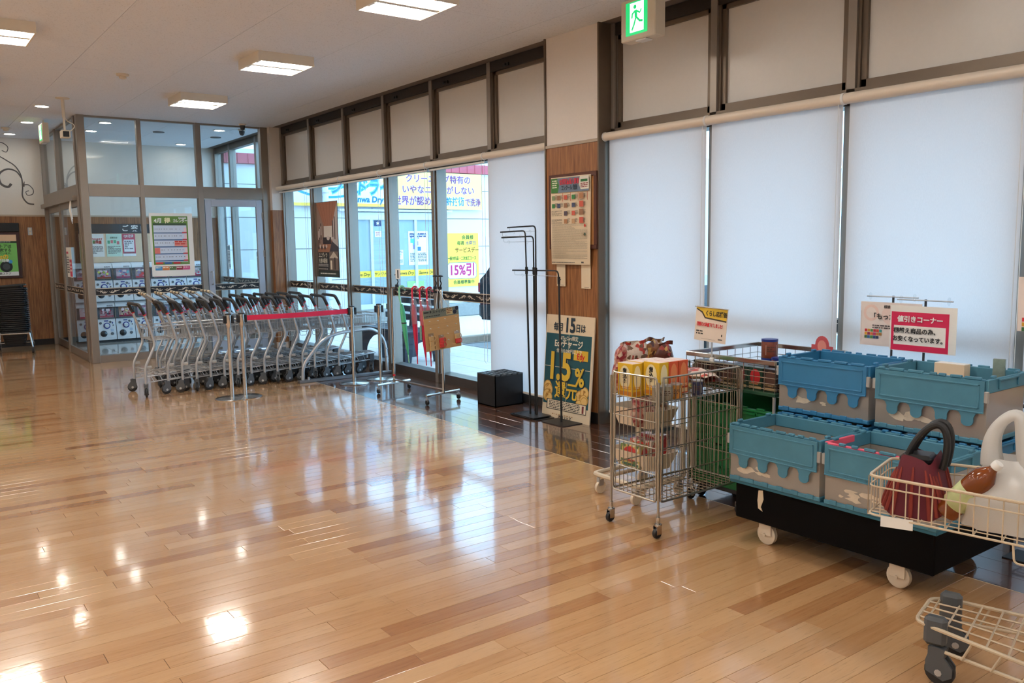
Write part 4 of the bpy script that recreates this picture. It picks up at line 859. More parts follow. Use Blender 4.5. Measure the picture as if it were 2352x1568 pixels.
# ------------------------------------------------------------------ stack of black hand baskets on a trolley
bt = thing('basket_trolley', 'low chrome trolley under the stack of black baskets', 'trolley', (1.50, 14.38, 0), math.radians(-8))
k = MB()
for s in (-1, 1):
    k.tube(fillet([(s*0.22, -0.33, 0.09), (s*0.19, -0.33, 0.31), (s*0.19, 0.33, 0.31), (s*0.22, 0.33, 0.09)], 0.04), 0.012, 8)
for y in (-0.33, 0.33): k.rod((-0.19, y, 0.30), (0.19, y, 0.30), 0.011, 8)
k.rod((-0.19, 0, 0.14), (0.19, 0, 0.14), 0.008, 8)
k.build('frame', M_CHROME, bt)
for sx_ in (-1, 1):
    for sy_ in (-1, 1):
        c = MB(); c.box(sx_*0.22-0.018, sx_*0.22+0.018, sy_*0.33-0.02, sy_*0.33+0.02, 0.05, 0.10); c = c.build('caster', M_DGREY, bt)
        MB().lathe([(0.01, -0.014), (0.04, -0.014), (0.043, 0), (0.04, 0.014), (0.01, 0.014)], (sx_*0.22, sy_*0.33, 0.043), 16, 'x').build('wheel', M_BLACK, c)
def basket_mesh(holes):
    k = MB(); L, W, H = 0.46, 0.33, 0.20
    def ring(z, l, w, n=6):
        out = []
        for cx, cy, a0 in ((1, 1, 0), (-1, 1, 90), (-1, -1, 180), (1, -1, 270)):
            for i in range(n+1):
                a = math.radians(a0+90*i/n); out.append((cx*(l/2-0.05)+0.05*math.cos(a), cy*(w/2-0.05)+0.05*math.sin(a), z))
        return out
    rs = [ring(0.0, L*0.80, W*0.80), ring(H, L, W), ring(H, L+0.045, W+0.045), ring(H-0.012, L+0.045, W+0.045)]; n = len(rs[0])
    for r_ in rs: k.v += r_
    for a in range(3): k.f += [(a*n+i, a*n+(i+1) % n, (a+1)*n+(i+1) % n, (a+1)*n+i) for i in range(n)]
    k.f.append(tuple(range(n-1, -1, -1)))
    for r_ in rs: r_.append(r_[0])
    if holes:
        for q in range(5):
            z = 0.03+q*0.028; k.tube([Vector(a)*(1-z/H)+Vector(b)*(z/H) for a, b in zip(rs[0][:-1], rs[1][:-1])], 0.005, 4, True)
    return k
bm_ = basket_mesh(True).mesh('basket', M_BLACK)
t0 = thing('shopping_basket', '', 'basket'); o = bpy.data.objects.new('tub', bm_); link_obj(o, t0)
k = MB(); k.tube(fillet([(-0.1, -0.178, 0.19), (-0.1, -0.2, 0.188), (0.1, -0.2, 0.188), (0.1, -0.178, 0.19)], 0.02), 0.006, 6); k.tube(fillet([(-0.1, 0.178, 0.19), (-0.1, 0.2, 0.188), (0.1, 0.2, 0.188), (0.1, 0.178, 0.19)], 0.02), 0.006, 6); k.build('handle', mat('grey_basket_handle', rgb(120, 116, 112), 0.4), t0)
for i in range(24):
    o = t0 if i == 0 else copy_tree(t0); o.location = (1.50, 14.38, 0.125+0.0285*i); o.rotation_euler = (0, 0, math.radians(-8)+math.pi/2+random.uniform(-0.02, 0.02))
    if i == 23: o.location.z += 0.012; o.rotation_euler[0] = math.radians(-4)
    lab = {23: 'open black shopping basket on top of the stack', 0: 'lowest black shopping basket hanging inside the chrome trolley'}.get(i, 'black shopping basket nested in the middle of the stack')
    tag(o, lab, 'basket', 'stacked black baskets')
# ================================================================== SHOPPING CARTS
M_GRIP = mat('black_rubber_grip', rgb(34, 32, 32), 0.5); M_RED = mat('red_ring', rgb(200, 30, 46), 0.4); M_WHEEL = mat('caster_tyre', rgb(36, 38, 40), 0.6); M_HOOD = mat('caster_hood', rgb(78, 82, 86), 0.5)
M_BUMP = mat('grey_bumper', rgb(168, 166, 162), 0.4); M_BEIGE = mat('beige_grip', rgb(206, 190, 160), 0.45)
def caster(parent, x, y, r=0.05, turn=0.0, top=0.135, dbl=False):
    k = MB(); w = 0.017
    prof = [(-0.028, top-0.03), (-0.03, top-0.005), (-0.012, top), (0.014, top), (0.03, r*1.7), (0.028-0.0, r*0.95), (0.0-0.028, r*0.5), (-0.055, r*0.9), (-0.055, r*1.5)]
    for s in (-1, 1): k.prism([(a-0.012, b) for a, b in prof], s*w-0.004, s*w+0.004)
    k.v = [(a, c, b) for a, b, c in k.v]; k.box(-0.04, 0.012, -w, w, top-0.035, top-0.004); k.rod((0, 0, top-0.005), (0, 0, top+0.02), 0.012, 8)
    c = k.build('caster', M_HOOD, parent); c.location = (x, y, 0); c.rotation_euler = (0, 0, turn)
    q = MB(); q.lathe([(0.008, -0.012), (r*0.8, -0.012), (r, -0.008), (r, 0.008), (r*0.8, 0.012), (0.008, 0.012)], (-0.024, 0, r), 18, 'y'); q.build('wheel', M_WHEEL, c)
    q = MB(); q.lathe([(0.004, -0.024), (0.012, -0.023), (0.012, 0.023), (0.004, 0.024)], (-0.024, 0, r), 8, 'y'); q.build('axle', M_STEEL, c)
    return c
def cart(tall=False, m=None, blen=0.50, rimz=0.705, turns=(0, 0.9, 0.3, -0.5), fine=False):
    m = m or M_STEEL; t = thing('shopping_cart', '', 'shopping cart'); W = 0.225; rn = 7 if fine else 5
    for s in (-1, 1):
        path = [(0, s*W, 0.115), (0, s*W, 0.30), (0.112, s*W, 0.53), (0.065, s*W, 0.71), (0.022, s*W, 0.85)]
        if tall: path += [(-0.02, s*W*0.97, 0.90), (-0.15, s*W*0.9, 1.0)]
        k = MB(); k.tube(fillet(path, 0.045), 0.0132, 8); k.build('arm', m, t)
        MB().bbox(0.01, 0.065, s*W-0.014, s*W+0.014, 0.285, 0.315, 0.006).build('bumper', M_BUMP, t)
        k = MB(); k.lathe([(0.0165, -0.007), (0.0165, 0.007)], n=8); o = k.build('ring', M_RED, t); o.location = (0.028, s*W, 0.835); o.rotation_euler = (0, -0.3, 0)
        k = MB(); k.tube([(0.07+0.022*math.cos(a), s*(W-0.02), 0.755+0.026*math.sin(a)) for a in [0.6+i*0.55 for i in range(9)]], 0.004, 5); k.build('hook', m, t)
    if tall:
        for s in (-1, 1): k = MB(); k.tube([(0.032, s*W, 0.82), (0.022, s*W, 0.85), (-0.005, s*W*0.985, 0.885)], 0.0175, 8); k.build('sleeve', M_GRIP, t)
        k = MB(); k.rod((-0.15, -W*0.9, 1.0), (-0.15, W*0.9, 1.0), 0.011, 8); k.build('push_bar', m, t)
        for a, b in ((-0.9, -0.42), (-0.2, 0.2), (0.42, 0.9)): MB().rod((-0.15, a*W, 1.0), (-0.15, b*W, 1.0), 0.0165, 10).build('grip', M_BEIGE, t)
        for a, b in ((-0.42, -0.2), (0.2, 0.42)): MB().rod((-0.15, a*W, 1.0), (-0.15, b*W, 1.0), 0.0155, 10).build('grip_ring', M_GRIP, t)
        k = MB(); k.grid(lambda u, v: (-0.03+0.14*v-0.03*math.sin(math.pi*v), (u-0.5)*2*W*0.86, 0.93-0.19*v), 6, 6); k.grid(lambda u, v: (-0.027+0.14*v-0.03*math.sin(math.pi*v), (0.5-u)*2*W*0.86, 0.933-0.19*v), 6, 6); k.build('seat_panel', M_GRIP, t)
    else:
        k = MB(); k.tube(fillet([(0.026, -W, 0.84), (-0.018, -W, 0.937), (-0.018, W, 0.937), (0.026, W, 0.84)], 0.05, 5), 0.0175, 8); k.build('handle', M_GRIP, t)
    # basket holder
    yr, yf = W-0.012, 0.145; x0 = 0.08; x1 = blen; zb = rimz-0.135; k = MB()
    def edge(u, z=rimz): return (x0+(x1-x0)*u, yr+(yf-yr)*u, z)
    for z, r in ((rimz, 0.0055), (rimz-0.035, 0.003), (zb, 0.004)):
        P = [edge(0, z), edge(1, z), (x1, -yf, z), (x0, -yr, z)]; k.tube(fillet(P+[P[0]], 0.03, 3)[:-1], r, rn, True)
    n = 14
    for i in range(n+1):
        u = i/n; a = edge(u); k.rod(a, (a[0], a[1], zb), 0.0022, 4); k.rod((a[0], -a[1], rimz), (a[0], -a[1], zb), 0.0022, 4)
        if i % 2 == 0: k.rod((a[0], a[1], zb), (a[0], -a[1], zb), 0.0025, 4)
    for i in range(9):
        f = -1+2*i/8; k.rod((x1, f*yf, rimz), (x1, f*yf, zb), 0.0022, 4); k.rod((x1, f*yf, zb), (x0, f*yr, zb), 0.0022, 4); k.rod((x0, f*yr, rimz), (x0, f*yr, zb), 0.0022, 4)
    k.build('basket', m, t)
    for s in (-1, 1):
        k = MB(); k.tube(fillet([(0.13, s*(W-0.02), zb), (0.135, s*(W-0.02), zb-0.06), (0.21, s*(W-0.03), zb-0.06), (0.215, s*(W-0.03), zb)], 0.015, 3), 0.0035, 5); k.build('bag_loop', m, t)
    # lower rack
    k = MB(); x1 = 0.50; k.M = Matrix.Translation((0, 0, -0.035)) if fine else None
    for s in (-1, 1):
        k.tube(fillet([(0.0, s*W, 0.20), (0.44, s*0.14, 0.235), (x1, s*0.11, 0.235), (x1, 0, 0.235)], 0.03, 3), 0.007, rn); k.tube([(0.0, s*W, 0.145), (0.42, s*0.135, 0.16)], 0.006, rn)
        k.rod((0.0, s*W, 0.26), (0.16, s*(W-0.03), 0.215), 0.005, 5)
        for i in range(4): u = (i+0.6)/5; k.rod((0.44*u, s*(W-(W-0.14)*u), 0.20+0.035*u), (0.44*u+0.03, s*(W-(W-0.14)*u)-s*0.004, 0.145+0.015*u), 0.004, 4)
    for i in range(8): u = i/7; y = W-(W-0.13)*u; k.rod((0.02+0.45*u, -y, 0.205+0.032*u), (0.02+0.45*u, y, 0.205+0.032*u), 0.0035, 4)
    for f in (-0.6, -0.2, 0.2, 0.6): k.rod((0.0, f*W, 0.205), (x1, f*0.12, 0.237), 0.0035, 4)
    k.build('lower_rack', m, t)
    for s in (-1, 1): MB().bbox(0.40, 0.47, s*0.12-0.022, s*0.12+0.022, 0.135, 0.235, 0.012).build('caster_bracket', M_HOOD, t)
    for (x, y), a in zip(((0, -W), (0, W), (0.44, -0.12), (0.44, 0.12)), turns): caster(t, x, y, 0.048, a)
    return t
protos = [cart(turns=(0.2, 1.2, 0.3, -0.4)), cart(turns=(-0.3, 0.4, 1.0, 0.2)), cart(turns=(1.3, -0.2, 0.1, 0.9))]; used = [False]*3
ptall = cart(True, turns=(0.5, 1.0, -0.4, 0.2)); tused = False
def place_cart(i, x, y, rz, label, group, tall=False):
    global tused
    if tall: o = copy_tree(ptall) if tused else ptall; tused = True
    else: j = i % 3; o = copy_tree(protos[j]) if used[j] else protos[j]; used[j] = True
    o.location = (x, y, 0); o.rotation_euler = (0, 0, rz); tag(o, label, 'shopping cart', group)
place_cart(2, 2.05, 9.255, 0.02, 'single shopping cart standing apart from the nested rows', 'front row of shopping carts')
ORD = ['second', 'third', 'fourth', 'fifth', 'sixth', 'seventh', 'eighth', 'ninth', 'tenth', 'eleventh', 'twelfth', 'thirteenth', 'fourteenth', 'innermost']
for i in range(14):
    x = 2.305+0.1415*i
    place_cart(i, x, 9.315-0.09*(x-2.2), -0.09, 'front row cart, '+ORD[i]+' counting in from the lone cart' if i < 13 else 'innermost shopping cart of the front row beside the curved rail', 'front row of shopping carts')
for i in range(5):
    x = 2.45+0.17*i; place_cart(i, x, 9.99-0.05*(x-2.4), -0.05, ['first', 'second', 'third', 'fourth', 'last'][i]+' tall handled cart with beige grips counting in from the lone cart', 'tall handled carts', True)
for i in range(6):
    x = 3.31+0.145*i; place_cart(i+1, x, 9.985-0.06*(x-2.4), -0.06, ['first', 'second', 'third', 'fourth', 'fifth', 'last'][i]+' black handled cart after the tall ones in the back row', 'back row of shopping carts')
# ------------------------------------------------------------------ curved cart rail and belt posts
t = thing('cart_rail', 'curved steel tube rail at the inner end of the carts', 'rail', (0, 8.80, 0))
k = MB(); k.tube(fillet([(3.63, 0, 0.03), (3.64, 0, 0.20), (3.88, 0, 0.47), (4.10, 0, 0.53), (4.52, 0, 0.545), (4.66, 0, 0.40), (4.68, 0, 0.03)], 0.14, 6), 0.019, 10); k.build('tube', M_STEEL, t)
MB().bbox(3.58, 4.72, -0.035, 0.035, 0.0, 0.032, 0.004).build('base_bar', mat('galvanised_bar', rgb(120, 120, 122), 0.4, 0.6), t)
[MB().lathe([(0.008, -0.028), (0.008, 0.028)], (4.67, 0, z), 8, 'y').build('bolt', M_STEEL, t) for z in (0.2, 0.3)]; MB().lathe([(0.012, 0), (0.012, 0.03)], (3.69, -0.02, 0.032), 8).build('anchor_bolt', M_STEEL, t)
posts_ = [(2.70, 8.35, 'belt post without a belt beside the lone cart'), (2.835, 8.36, 'belt post where the red belt starts'), (4.05, 8.39, 'belt post where the red belt ends'), (4.42, 8.47, 'belt post close to the window beside the cart rail')]
for i, (x, y, lab) in enumerate(posts_):
    t = thing('belt_post', lab, 'barrier post', (x, y, 0), 0, 'steel belt posts')
    MB().lathe([(0.163, 0), (0.165, 0.006), (0.155, 0.011), (0.03, 0.020), (0.02, 0.022)], n=32).build('base_plate', M_CHROME, t)
    MB().lathe([(0.020, 0.02), (0.020, 0.70), (0.024, 0.735), (0.030, 0.75), (0.030, 0.838)], n=18).build('pole', M_CHROME, t)
    MB().lathe([(0.031, 0.838), (0.031, 0.848), (0.02, 0.852)], n=18).build('cap', M_BLACK, t)
    for s in (-1, 1): MB().bbox(s*0.036-0.012, s*0.036+0.012, -0.022, 0.022, 0.755, 0.832, 0.004).build('belt_cassette', M_BLACK, t)
b = MB(); b.grid(lambda u, v: (2.884+u*1.118, 8.36+u*0.03, 0.822-0.05*v-0.006*math.sin(math.pi*u)), 12, 1); b.grid(lambda u, v: (2.884+u*1.118, 8.3615+u*0.03, 0.772+0.05*v-0.006*math.sin(math.pi*u)), 12, 1)
o = b.build('barrier_belt', mat('crimson_webbing', rgb(214, 28, 72), 0.6, 0, 0.05, 90)); tag(o, 'crimson belt stretched between two steel posts', 'belt')
# ------------------------------------------------------------------ garment rack with umbrellas
RX0, RY0, RX1, RY1 = 4.15, 7.66, 4.21, 6.80
t = thing('garment_rack', 'chrome garment rack on small casters holding umbrellas', 'rack')
k = MB(); k.tube(fillet([(RX0, RY0, 0.09), (RX0, RY0, 1.07), (RX1, RY1, 1.07), (RX1, RY1, 0.09)], 0.02, 3), 0.0125, 10); k.build('hoop', M_CHROME, t)
for (x, y) in ((RX0, RY0), (RX1, RY1)):
    MB().rod((x-0.21, y-0.03, 0.088), (x+0.21, y+0.05, 0.088), 0.0125, 10).build('foot', M_CHROME, t)
    for s in (-1, 1):
        cx, cy_ = x+s*0.20, y+(0.048 if s > 0 else -0.028)
        c = MB(); c.rod((cx, cy_, 0.045), (cx, cy_, 0.088), 0.006); c.box(cx-0.012, cx+0.012, cy_-0.016, cy_+0.016, 0.045, 0.06); c = c.build('caster', M_STEEL, t)
        MB().lathe([(0.006, -0.009), (0.022, -0.011), (0.026, 0), (0.022, 0.011), (0.006, 0.009)], (cx, cy_, 0.026), 14, 'x').build('wheel', M_BLACK, c)
MB().rod((RX0, RY0, 0.12), (RX1, RY1, 0.12), 0.0115, 10).build('base_bar', M_CHROME, t)
k = MB(); k.rod((RX0, RY0, 0.16), (RX0, RY0, 0.18), 0.0135, 10); k.build('tape_band', M_RED, t)
def bar_pt(y): u = (RY0-y)/(RY0-RY1); return (RX0+(RX1-RX0)*u, y, 1.07)
def umbrella(y, lean, colr, hcol, label, wrap, sticker=False):
    x, _, z = bar_pt(y); t = thing('umbrella', label, 'umbrella', (x, y, 1.0825), 0, 'hanging umbrellas'); n = 16
    k = MB(); R = 0.032; pts = [(R*math.cos(a)+0.0, 0, R*math.sin(a)-0.022) for a in [math.radians(d_) for d_ in range(-25, 181, 20)]]; pts = [(p[0], 0, p[2]) for p in pts]
    pts += [(-R, 0, -0.1), (-R+0.004, lean*0.25, -0.2)]; k.tube(pts, 0.009, 8); k.build('crook_handle', hcol, t)
    k = MB(); P = [(-R+0.004+0.006*i/8, lean*(0.25+0.75*i/8), -0.17-0.50*i/8) for i in range(9)]; k.tube(P, [0.014, 0.024, 0.026, 0.0255, 0.024, 0.021, 0.018, 0.013, 0.007], 9); k.build('folded_canopy', colr, t)
    k = MB(); k.tube([P[-1], (P[-1][0], P[-1][1]+lean*0.1, P[-1][2]-0.08)], [0.006, 0.005], 8); k.build('ferrule', hcol, t)
    k = MB(); q = Vector(P[3]); k.tube([q+Vector((0, 0, 0.007)), q+Vector((0, 0, -0.007))], 0.027, 9); k.build('strap', M_BLACK if not wrap else colr, t)
    if wrap: k = MB(); k.tube([Vector(p)+Vector((0.002, 0, 0.07)) for p in P[:2]]+[Vector(p) for p in P[1:4]], [0.018, 0.04, 0.034, 0.03, 0.029], 8, caps=False); k.build('plastic_wrap', M_FILM, t)
    if sticker: MB().bbox(P[4][0]-0.034, P[4][0]-0.027, P[4][1]-0.014, P[4][1]+0.014, P[4][2]-0.08, P[4][2]+0.06, 0.001).build('sticker', mat('colour_sticker', rgb(120, 160, 150), 0.5, 0, 0.5, 60), t)
M_UG = mat('green_vinyl', rgb(74, 176, 128), 0.35, 0, 0.15, 14); M_UGH = mat('pale_green_plastic', rgb(140, 214, 170), 0.3); M_UR = mat('crimson_vinyl', rgb(196, 18, 66), 0.35, 0, 0.2, 14); M_URH = mat('red_plastic', rgb(214, 24, 60), 0.3)
umbrella(7.47, -0.13, M_UG, M_UGH, 'green folded umbrella hanging on the rack', False)
umbrella(7.24, -0.05, M_UR, M_URH, 'plain crimson umbrella next to the green one', True)
umbrella(7.11, -0.07, M_UR, M_URH, 'middle crimson umbrella with a colourful sticker', True, True)
umbrella(6.99, -0.03, M_UR, M_URH, 'crimson umbrella half behind the cardboard board', True)
for y, lab in ((7.56, 'black clip holding a white tag on the rack'), (6.90, 'black clip on the rack next to the board'), (6.82, 'black clip at the board end of the rack')):
    x, _, z = bar_pt(y); t = thing('black_clip', lab, 'clip', (x, y, 1.085)); k = MB(); k.bbox(-0.016, 0.016, -0.012, 0.012, -0.045, 0.02, 0.004); k.build('jaw', M_BLACK, t)
    k = MB(); k.tube(fillet([(0, 0, 0.015), (0.012, -0.012, 0.05), (-0.01, -0.02, 0.075), (0.0, -0.012, 0.11)], 0.02), 0.006, 6); k.lathe([(0.006, 0), (0.026, 0.004), (0.026, 0.014), (0.01, 0.02)], (0, -0.012, 0.108), 12); k.build('swivel_arm', M_BLACK, t)
s = sheet('rack_tag', 0.05, 0.10, 0.001, M_PAPER, frame((4.15, 7.52, 1.21), (0.9, -0.4, 0), (0.25, 0, 1))); tag(s, 'small white tag held by a black clip', 'tag'); PR().rect(-0.006, -0.04, 0.012, 0.08, rgb(40, 40, 44)).build('print', s)
# cardboard board with umbrella stoppers
BM = frame((4.185, 6.752, 0.712), (1, 0.0, 0.075), (-0.06, 0, 1))
t = sheet('goods_board', 0.39, 0.385, 0.006, mat('kraft_cardboard', rgb(196, 156, 104), 0.8, 0, 0.05), BM); tag(t, 'brown cardboard display board hanging from the garment rack', 'display board')
p = PR(); p.rect(-0.195, 0.115, 0.39, 0.0775, rgb(116, 122, 108)); p.rect(0.055, 0.125, 0.07, 0.06, rgb(196, 170, 120)); p.lines(0.06, 0.18, 0.06, 0.017, 3, rgb(120, 70, 40), 3); p.disc(0.175, 0.175, 0.02, rgb(30, 30, 46)); p.disc(0.150, 0.143, 0.02, rgb(30, 30, 46))
p.rect(-0.19, 0.165, 0.055, 0.014, rgb(40, 40, 40)); p.lines(-0.185, 0.138, 0.19, 0.014, 1, rgb(40, 40, 40), 2); p.rects([(-0.19, y, 0.38, 0.0012) for y in (0.05, 0.0, -0.06)], rgb(170, 132, 84)); p.build('print', t)
text('傘ストッパー', 0.031, -0.036, 0.168, M_TXTK, t, 0.025, 0.003)
pegs = [(-0.14, 0.09), (-0.05, 0.085), (0.03, 0.092), (0.15, 0.096), (-0.135, 0.02), (-0.05, 0.02), (0.05, 0.02), (0.145, 0.03), (-0.13, -0.05), (-0.025, -0.06), (0.05, -0.05), (0.15, -0.04), (0.05, -0.11)]
[MB().rod((x, y, 0), (x, y, 0.02), 0.0035, 6).build('peg', M_WHITEP, t) for x, y in pegs]
k = MB(); k.tube([(-0.06, 0.185, 0.002), (0.005, 0.36, -0.035), (0.012, 0.37, -0.04), (0.09, 0.185, 0.002)], 0.0022, 5); k.build('string', M_PAPER, t)
M_TANS = mat('tan_stopper', rgb(206, 170, 116), 0.5); M_REDS = mat('red_stopper', rgb(206, 56, 48), 0.45)
for i, (x, y, c, lab) in enumerate(((-0.13, -0.075, 0, 'uppermost tan umbrella stopper in the column of three on the board'), (-0.13, -0.12, 0, 'middle tan umbrella stopper in the column of three on the board'), (-0.13, -0.165, 0, 'lowest tan umbrella stopper in the column of three on the board'),
        (-0.022, -0.105, 1, 'upper red umbrella stopper in the all red column of the board'), (-0.022, -0.15, 1, 'lower red umbrella stopper in the all red column of the board'), (0.155, -0.09, 0, 'tan umbrella stopper hanging directly above a red one'), (0.155, -0.135, 1, 'red umbrella stopper hanging directly below a tan one'))):
    o = thing('umbrella_stopper', lab, 'accessory', (0, 0, 0), 0, 'umbrella stoppers on the board'); o.matrix_world = BM @ Matrix.Translation((x, y, 0.003)) @ Matrix.Scale(1.25, 4); mm_ = (M_TANS, M_REDS)[c]
    MB().bbox(-0.024, 0.014, -0.02, 0.018, 0, 0.014, 0.004).build('clip_body', mm_, o)
    k = MB(); k.tube(fillet([(0.012, -0.015, 0.007), (0.034, -0.012, 0.007), (0.03, 0.016, 0.007), (0.012, 0.014, 0.007)], 0.012, 3), 0.003, 5); k.build('loop', mm_, o)
    MB().box(-0.026, 0.02, 0.018, 0.04, 0.001, 0.002).build('header_card', M_FILM, o, False)
# ================================================================== BY THE PILLAR
# black umbrella stand box with grid top
t = thing('umbrella_stand', 'square black box umbrella stand with a grid top', 'umbrella stand', (4.585, 6.395, 0), 0.0)
k = MB(); w, d_, h = 0.16, 0.145, 0.285
for a, b, c, e in ((-w, w, -d_, -d_+0.008), (-w, w, d_-0.008, d_), (-w, -w+0.008, -d_, d_), (w-0.008, w, -d_, d_)): k.box(a, b, c, e, 0, h)
k.box(-w, w, -d_, d_, 0, 0.01); k.build('box', M_BLACK, t, False)
k = MB(); n = 5; g_ = 0.008
for i in range(n+1): x = -w+2*w*i/n; k.box(max(-w, x-g_), min(w, x+g_), -d_, d_, h, h+0.012); y = -d_+2*d_*i/n; k.box(-w, w, max(-d_, y-g_), min(d_, y+g_), h+0.0002, h+0.0122)
k.build('grid_top', mat('grey_black_grid', rgb(70, 76, 80), 0.4), t, False)
# sign stands
def pop_stand(lab, x, y, h, ln, jz, lean=(0, 0), base=(0.11, 0.15), bx=0.0, plate_z=0.0):
    t = thing('sign_stand', lab, 'sign stand', (x, y, plate_z), 0, 'black sign stands')
    k = MB(); k.prism([(bx+base[0]*math.cos(a)*1.0 if False else bx+max(-base[0], min(base[0], 1.35*base[0]*math.cos(a))), max(-base[1], min(base[1], 1.35*base[1]*math.sin(a)))) for a in [i*2*math.pi/24 for i in range(24)]], 0, 0.006); k.build('base_plate', M_BLACK, t, False)
    k = MB(); k.rod((0, 0, 0.006), (lean[0]*0.72, lean[1]*0.72, jz), 0.0085, 10); k.build('lower_pole', M_BLACK, t)
    k = MB(); k.tube(fillet([(lean[0]*0.72, lean[1]*0.72, jz-0.02), (lean[0], lean[1], h), (lean[0], lean[1]+ln, h-0.006)], 0.04), 0.0065, 10); k.build('upper_pole_and_arm', M_BLACK, t)
    k = MB(); k.lathe([(0.012, -0.03), (0.0125, 0.03)], (lean[0]*0.72, lean[1]*0.72, jz), 10); k.rod((lean[0]*0.72, lean[1]*0.72, jz), (lean[0]*0.72-0.01, lean[1]*0.72-0.03, jz+0.01), 0.006); k.build('clamp', M_BLACK, t)
    k = MB(); k.tube(fillet([(lean[0], lean[1]+ln-0.03, h-0.006), (lean[0], lean[1]+ln-0.03, h-0.045), (lean[0], lean[1], h-0.045)], 0.01, 3), 0.002, 5); k.build('hanging_wire', M_STEEL, t)
    for q in (0.2, 0.78): MB().tube([(lean[0]+0.002, lean[1]+ln*q+0.014*math.cos(a), h-0.048+0.014*math.sin(a)) for a in [i*0.6 for i in range(9)]], 0.003, 5).build('clip', M_CLEAR, t)
    return t
pop_stand('tallest black sign stand of the group of three', 4.47, 5.69, 1.645, 0.40, 1.26, (0, -0.005), (0.10, 0.15), -0.02)
pop_stand('second tallest black sign stand of the group of three', 4.455, 5.765, 1.60, 0.36, 1.26, (0.0, 0.045), (0.10, 0.15), -0.02, 0.0065)
pop_stand('shortest black sign stand of the group of three', 4.485, 5.73, 1.545, 0.46, 1.25, (0.0, 0.005), (0.10, 0.15), -0.04, 0.013)
pop_stand('low black sign stand in front of the teal board', 4.475, 5.365, 1.27, 0.63, 1.19, (0, 0.03), (0.13, 0.15), 0.02)
# teal promotional board leaning on the pillar
BH = 0.90; o = Vector((4.60, 5.43, 0.437))
AM = frame(o, (0.055, -1, 0), (0.085, 0.0, 1))
t = sheet('promotion_board', 0.585, BH, 0.012, M_CREAMP, AM); tag(t, 'teal and cream promotion board leaning against the pillar', 'sign board')
p = PR(); p.rect(-0.285, -0.40+0.08, 0.555, 0.61, rgb(16, 78, 90)); 
for cx, cy_, r_ in ((-0.27, -0.17, 0.05), (-0.225, -0.20, 0.055), (-0.275, -0.25, 0.055), (-0.215, -0.265, 0.045), (0.17, -0.22, 0.055), (0.235, -0.18, 0.05), (0.215, -0.245, 0.05), (0.16, -0.285, 0.04), (0.25, -0.255, 0.04)):
    p.disc(max(-0.235, min(0.22, cx)), cy_, r_, rgb(198, 150, 70), 18); p.disc(max(-0.235, min(0.22, cx)), cy_, r_*0.82, rgb(232, 196, 122), 18)
p.rect(-0.235, -0.365, 0.485, 0.085, rgb(40, 34, 30)); p.rect(-0.225, -0.36, 0.47, 0.075, rgb(236, 222, 196)); p.lines(-0.205, -0.292, 0.38, 0.0135, 5, rgb(50, 44, 40), 4); p.rect(0.20, -0.355, 0.022, 0.06, rgb(120, 40, 44))
p.lines(-0.16, -0.40, 0.3, 0.012, 1, rgb(170, 120, 60), 6, gap=2); p.rect(-0.292, 0.002, 0.585, 0.006, rgb(206, 196, 176)); p.rect(-0.002, -0.32, 0.004, 0.61, rgb(206, 196, 176))
p.poly([(0.07, 0.165), (0.24, 0.165), (0.24, 0.08), (0.165, 0.08), (0.15, 0.068), (0.14, 0.08), (0.07, 0.08)], rgb(214, 176, 52)); p.build('print', t)
M_GOLD = mat('gold_ink', rgb(222, 184, 60), 0.5); M_NAVY = mat('navy_ink', rgb(20, 46, 62), 0.5); M_PALE = mat('pale_ink', rgb(234, 226, 206), 0.6)
text('毎月', 0.075, -0.135, 0.345, M_NAVY, t, 0.02, 0.004, sx=0.8); text('15', 0.17, 0.005, 0.362, M_NAVY, t, 0.03, 0.004, sx=0.8); text('日は', 0.075, 0.135, 0.345, M_NAVY, t, 0.02, 0.004, sx=0.8)
text('NiTe Card限定', 0.042, 0.0, 0.255, M_PALE, t, 0.01, 0.004, sx=0.85); text('Edyチャージ', 0.075, 0.0, 0.205, M_PALE, t, 0.025, 0.004, sx=0.85); text('合計10,000円以上で', 0.042, 0.01, 0.145, M_PALE, t, 0.01, 0.004, sx=0.85)
for s_, sz, x, y in (('1', 0.325, -0.185, 0.0), ('.', 0.325, -0.105, 0.0), ('5', 0.325, -0.01, 0.0), ('%', 0.21, 0.155, -0.07)): text(s_, sz, x+0.006, y-0.006, M_NAVY, t, 0.05, 0.004, sx=0.78); text(s_, sz, x, y, M_GOLD, t, 0.03, 0.007, sx=0.78)
text('還元', 0.155, 0.0, -0.2, M_NAVY, t, 0.035, 0.0045, sx=0.9); text('還元', 0.155, 0.0, -0.2, M_GOLD, t, 0.02, 0.007, sx=0.9); text('Edy', 0.07, 0.155, 0.112, M_TXTR, t, 0.02, 0.005, sx=0.9)
text('西鉄ストア', 0.032, 0.0, -0.425, M_TXTK, t, 0.015, 0.004)
for (x, y) in ((-0.235, -0.17), (-0.205, -0.215), (-0.235, -0.255), (0.17, -0.22), (0.22, -0.18)): text('P', 0.05, x, y, mat('coin_brown', rgb(170, 120, 50), 0.5), t, 0.02, 0.0055)
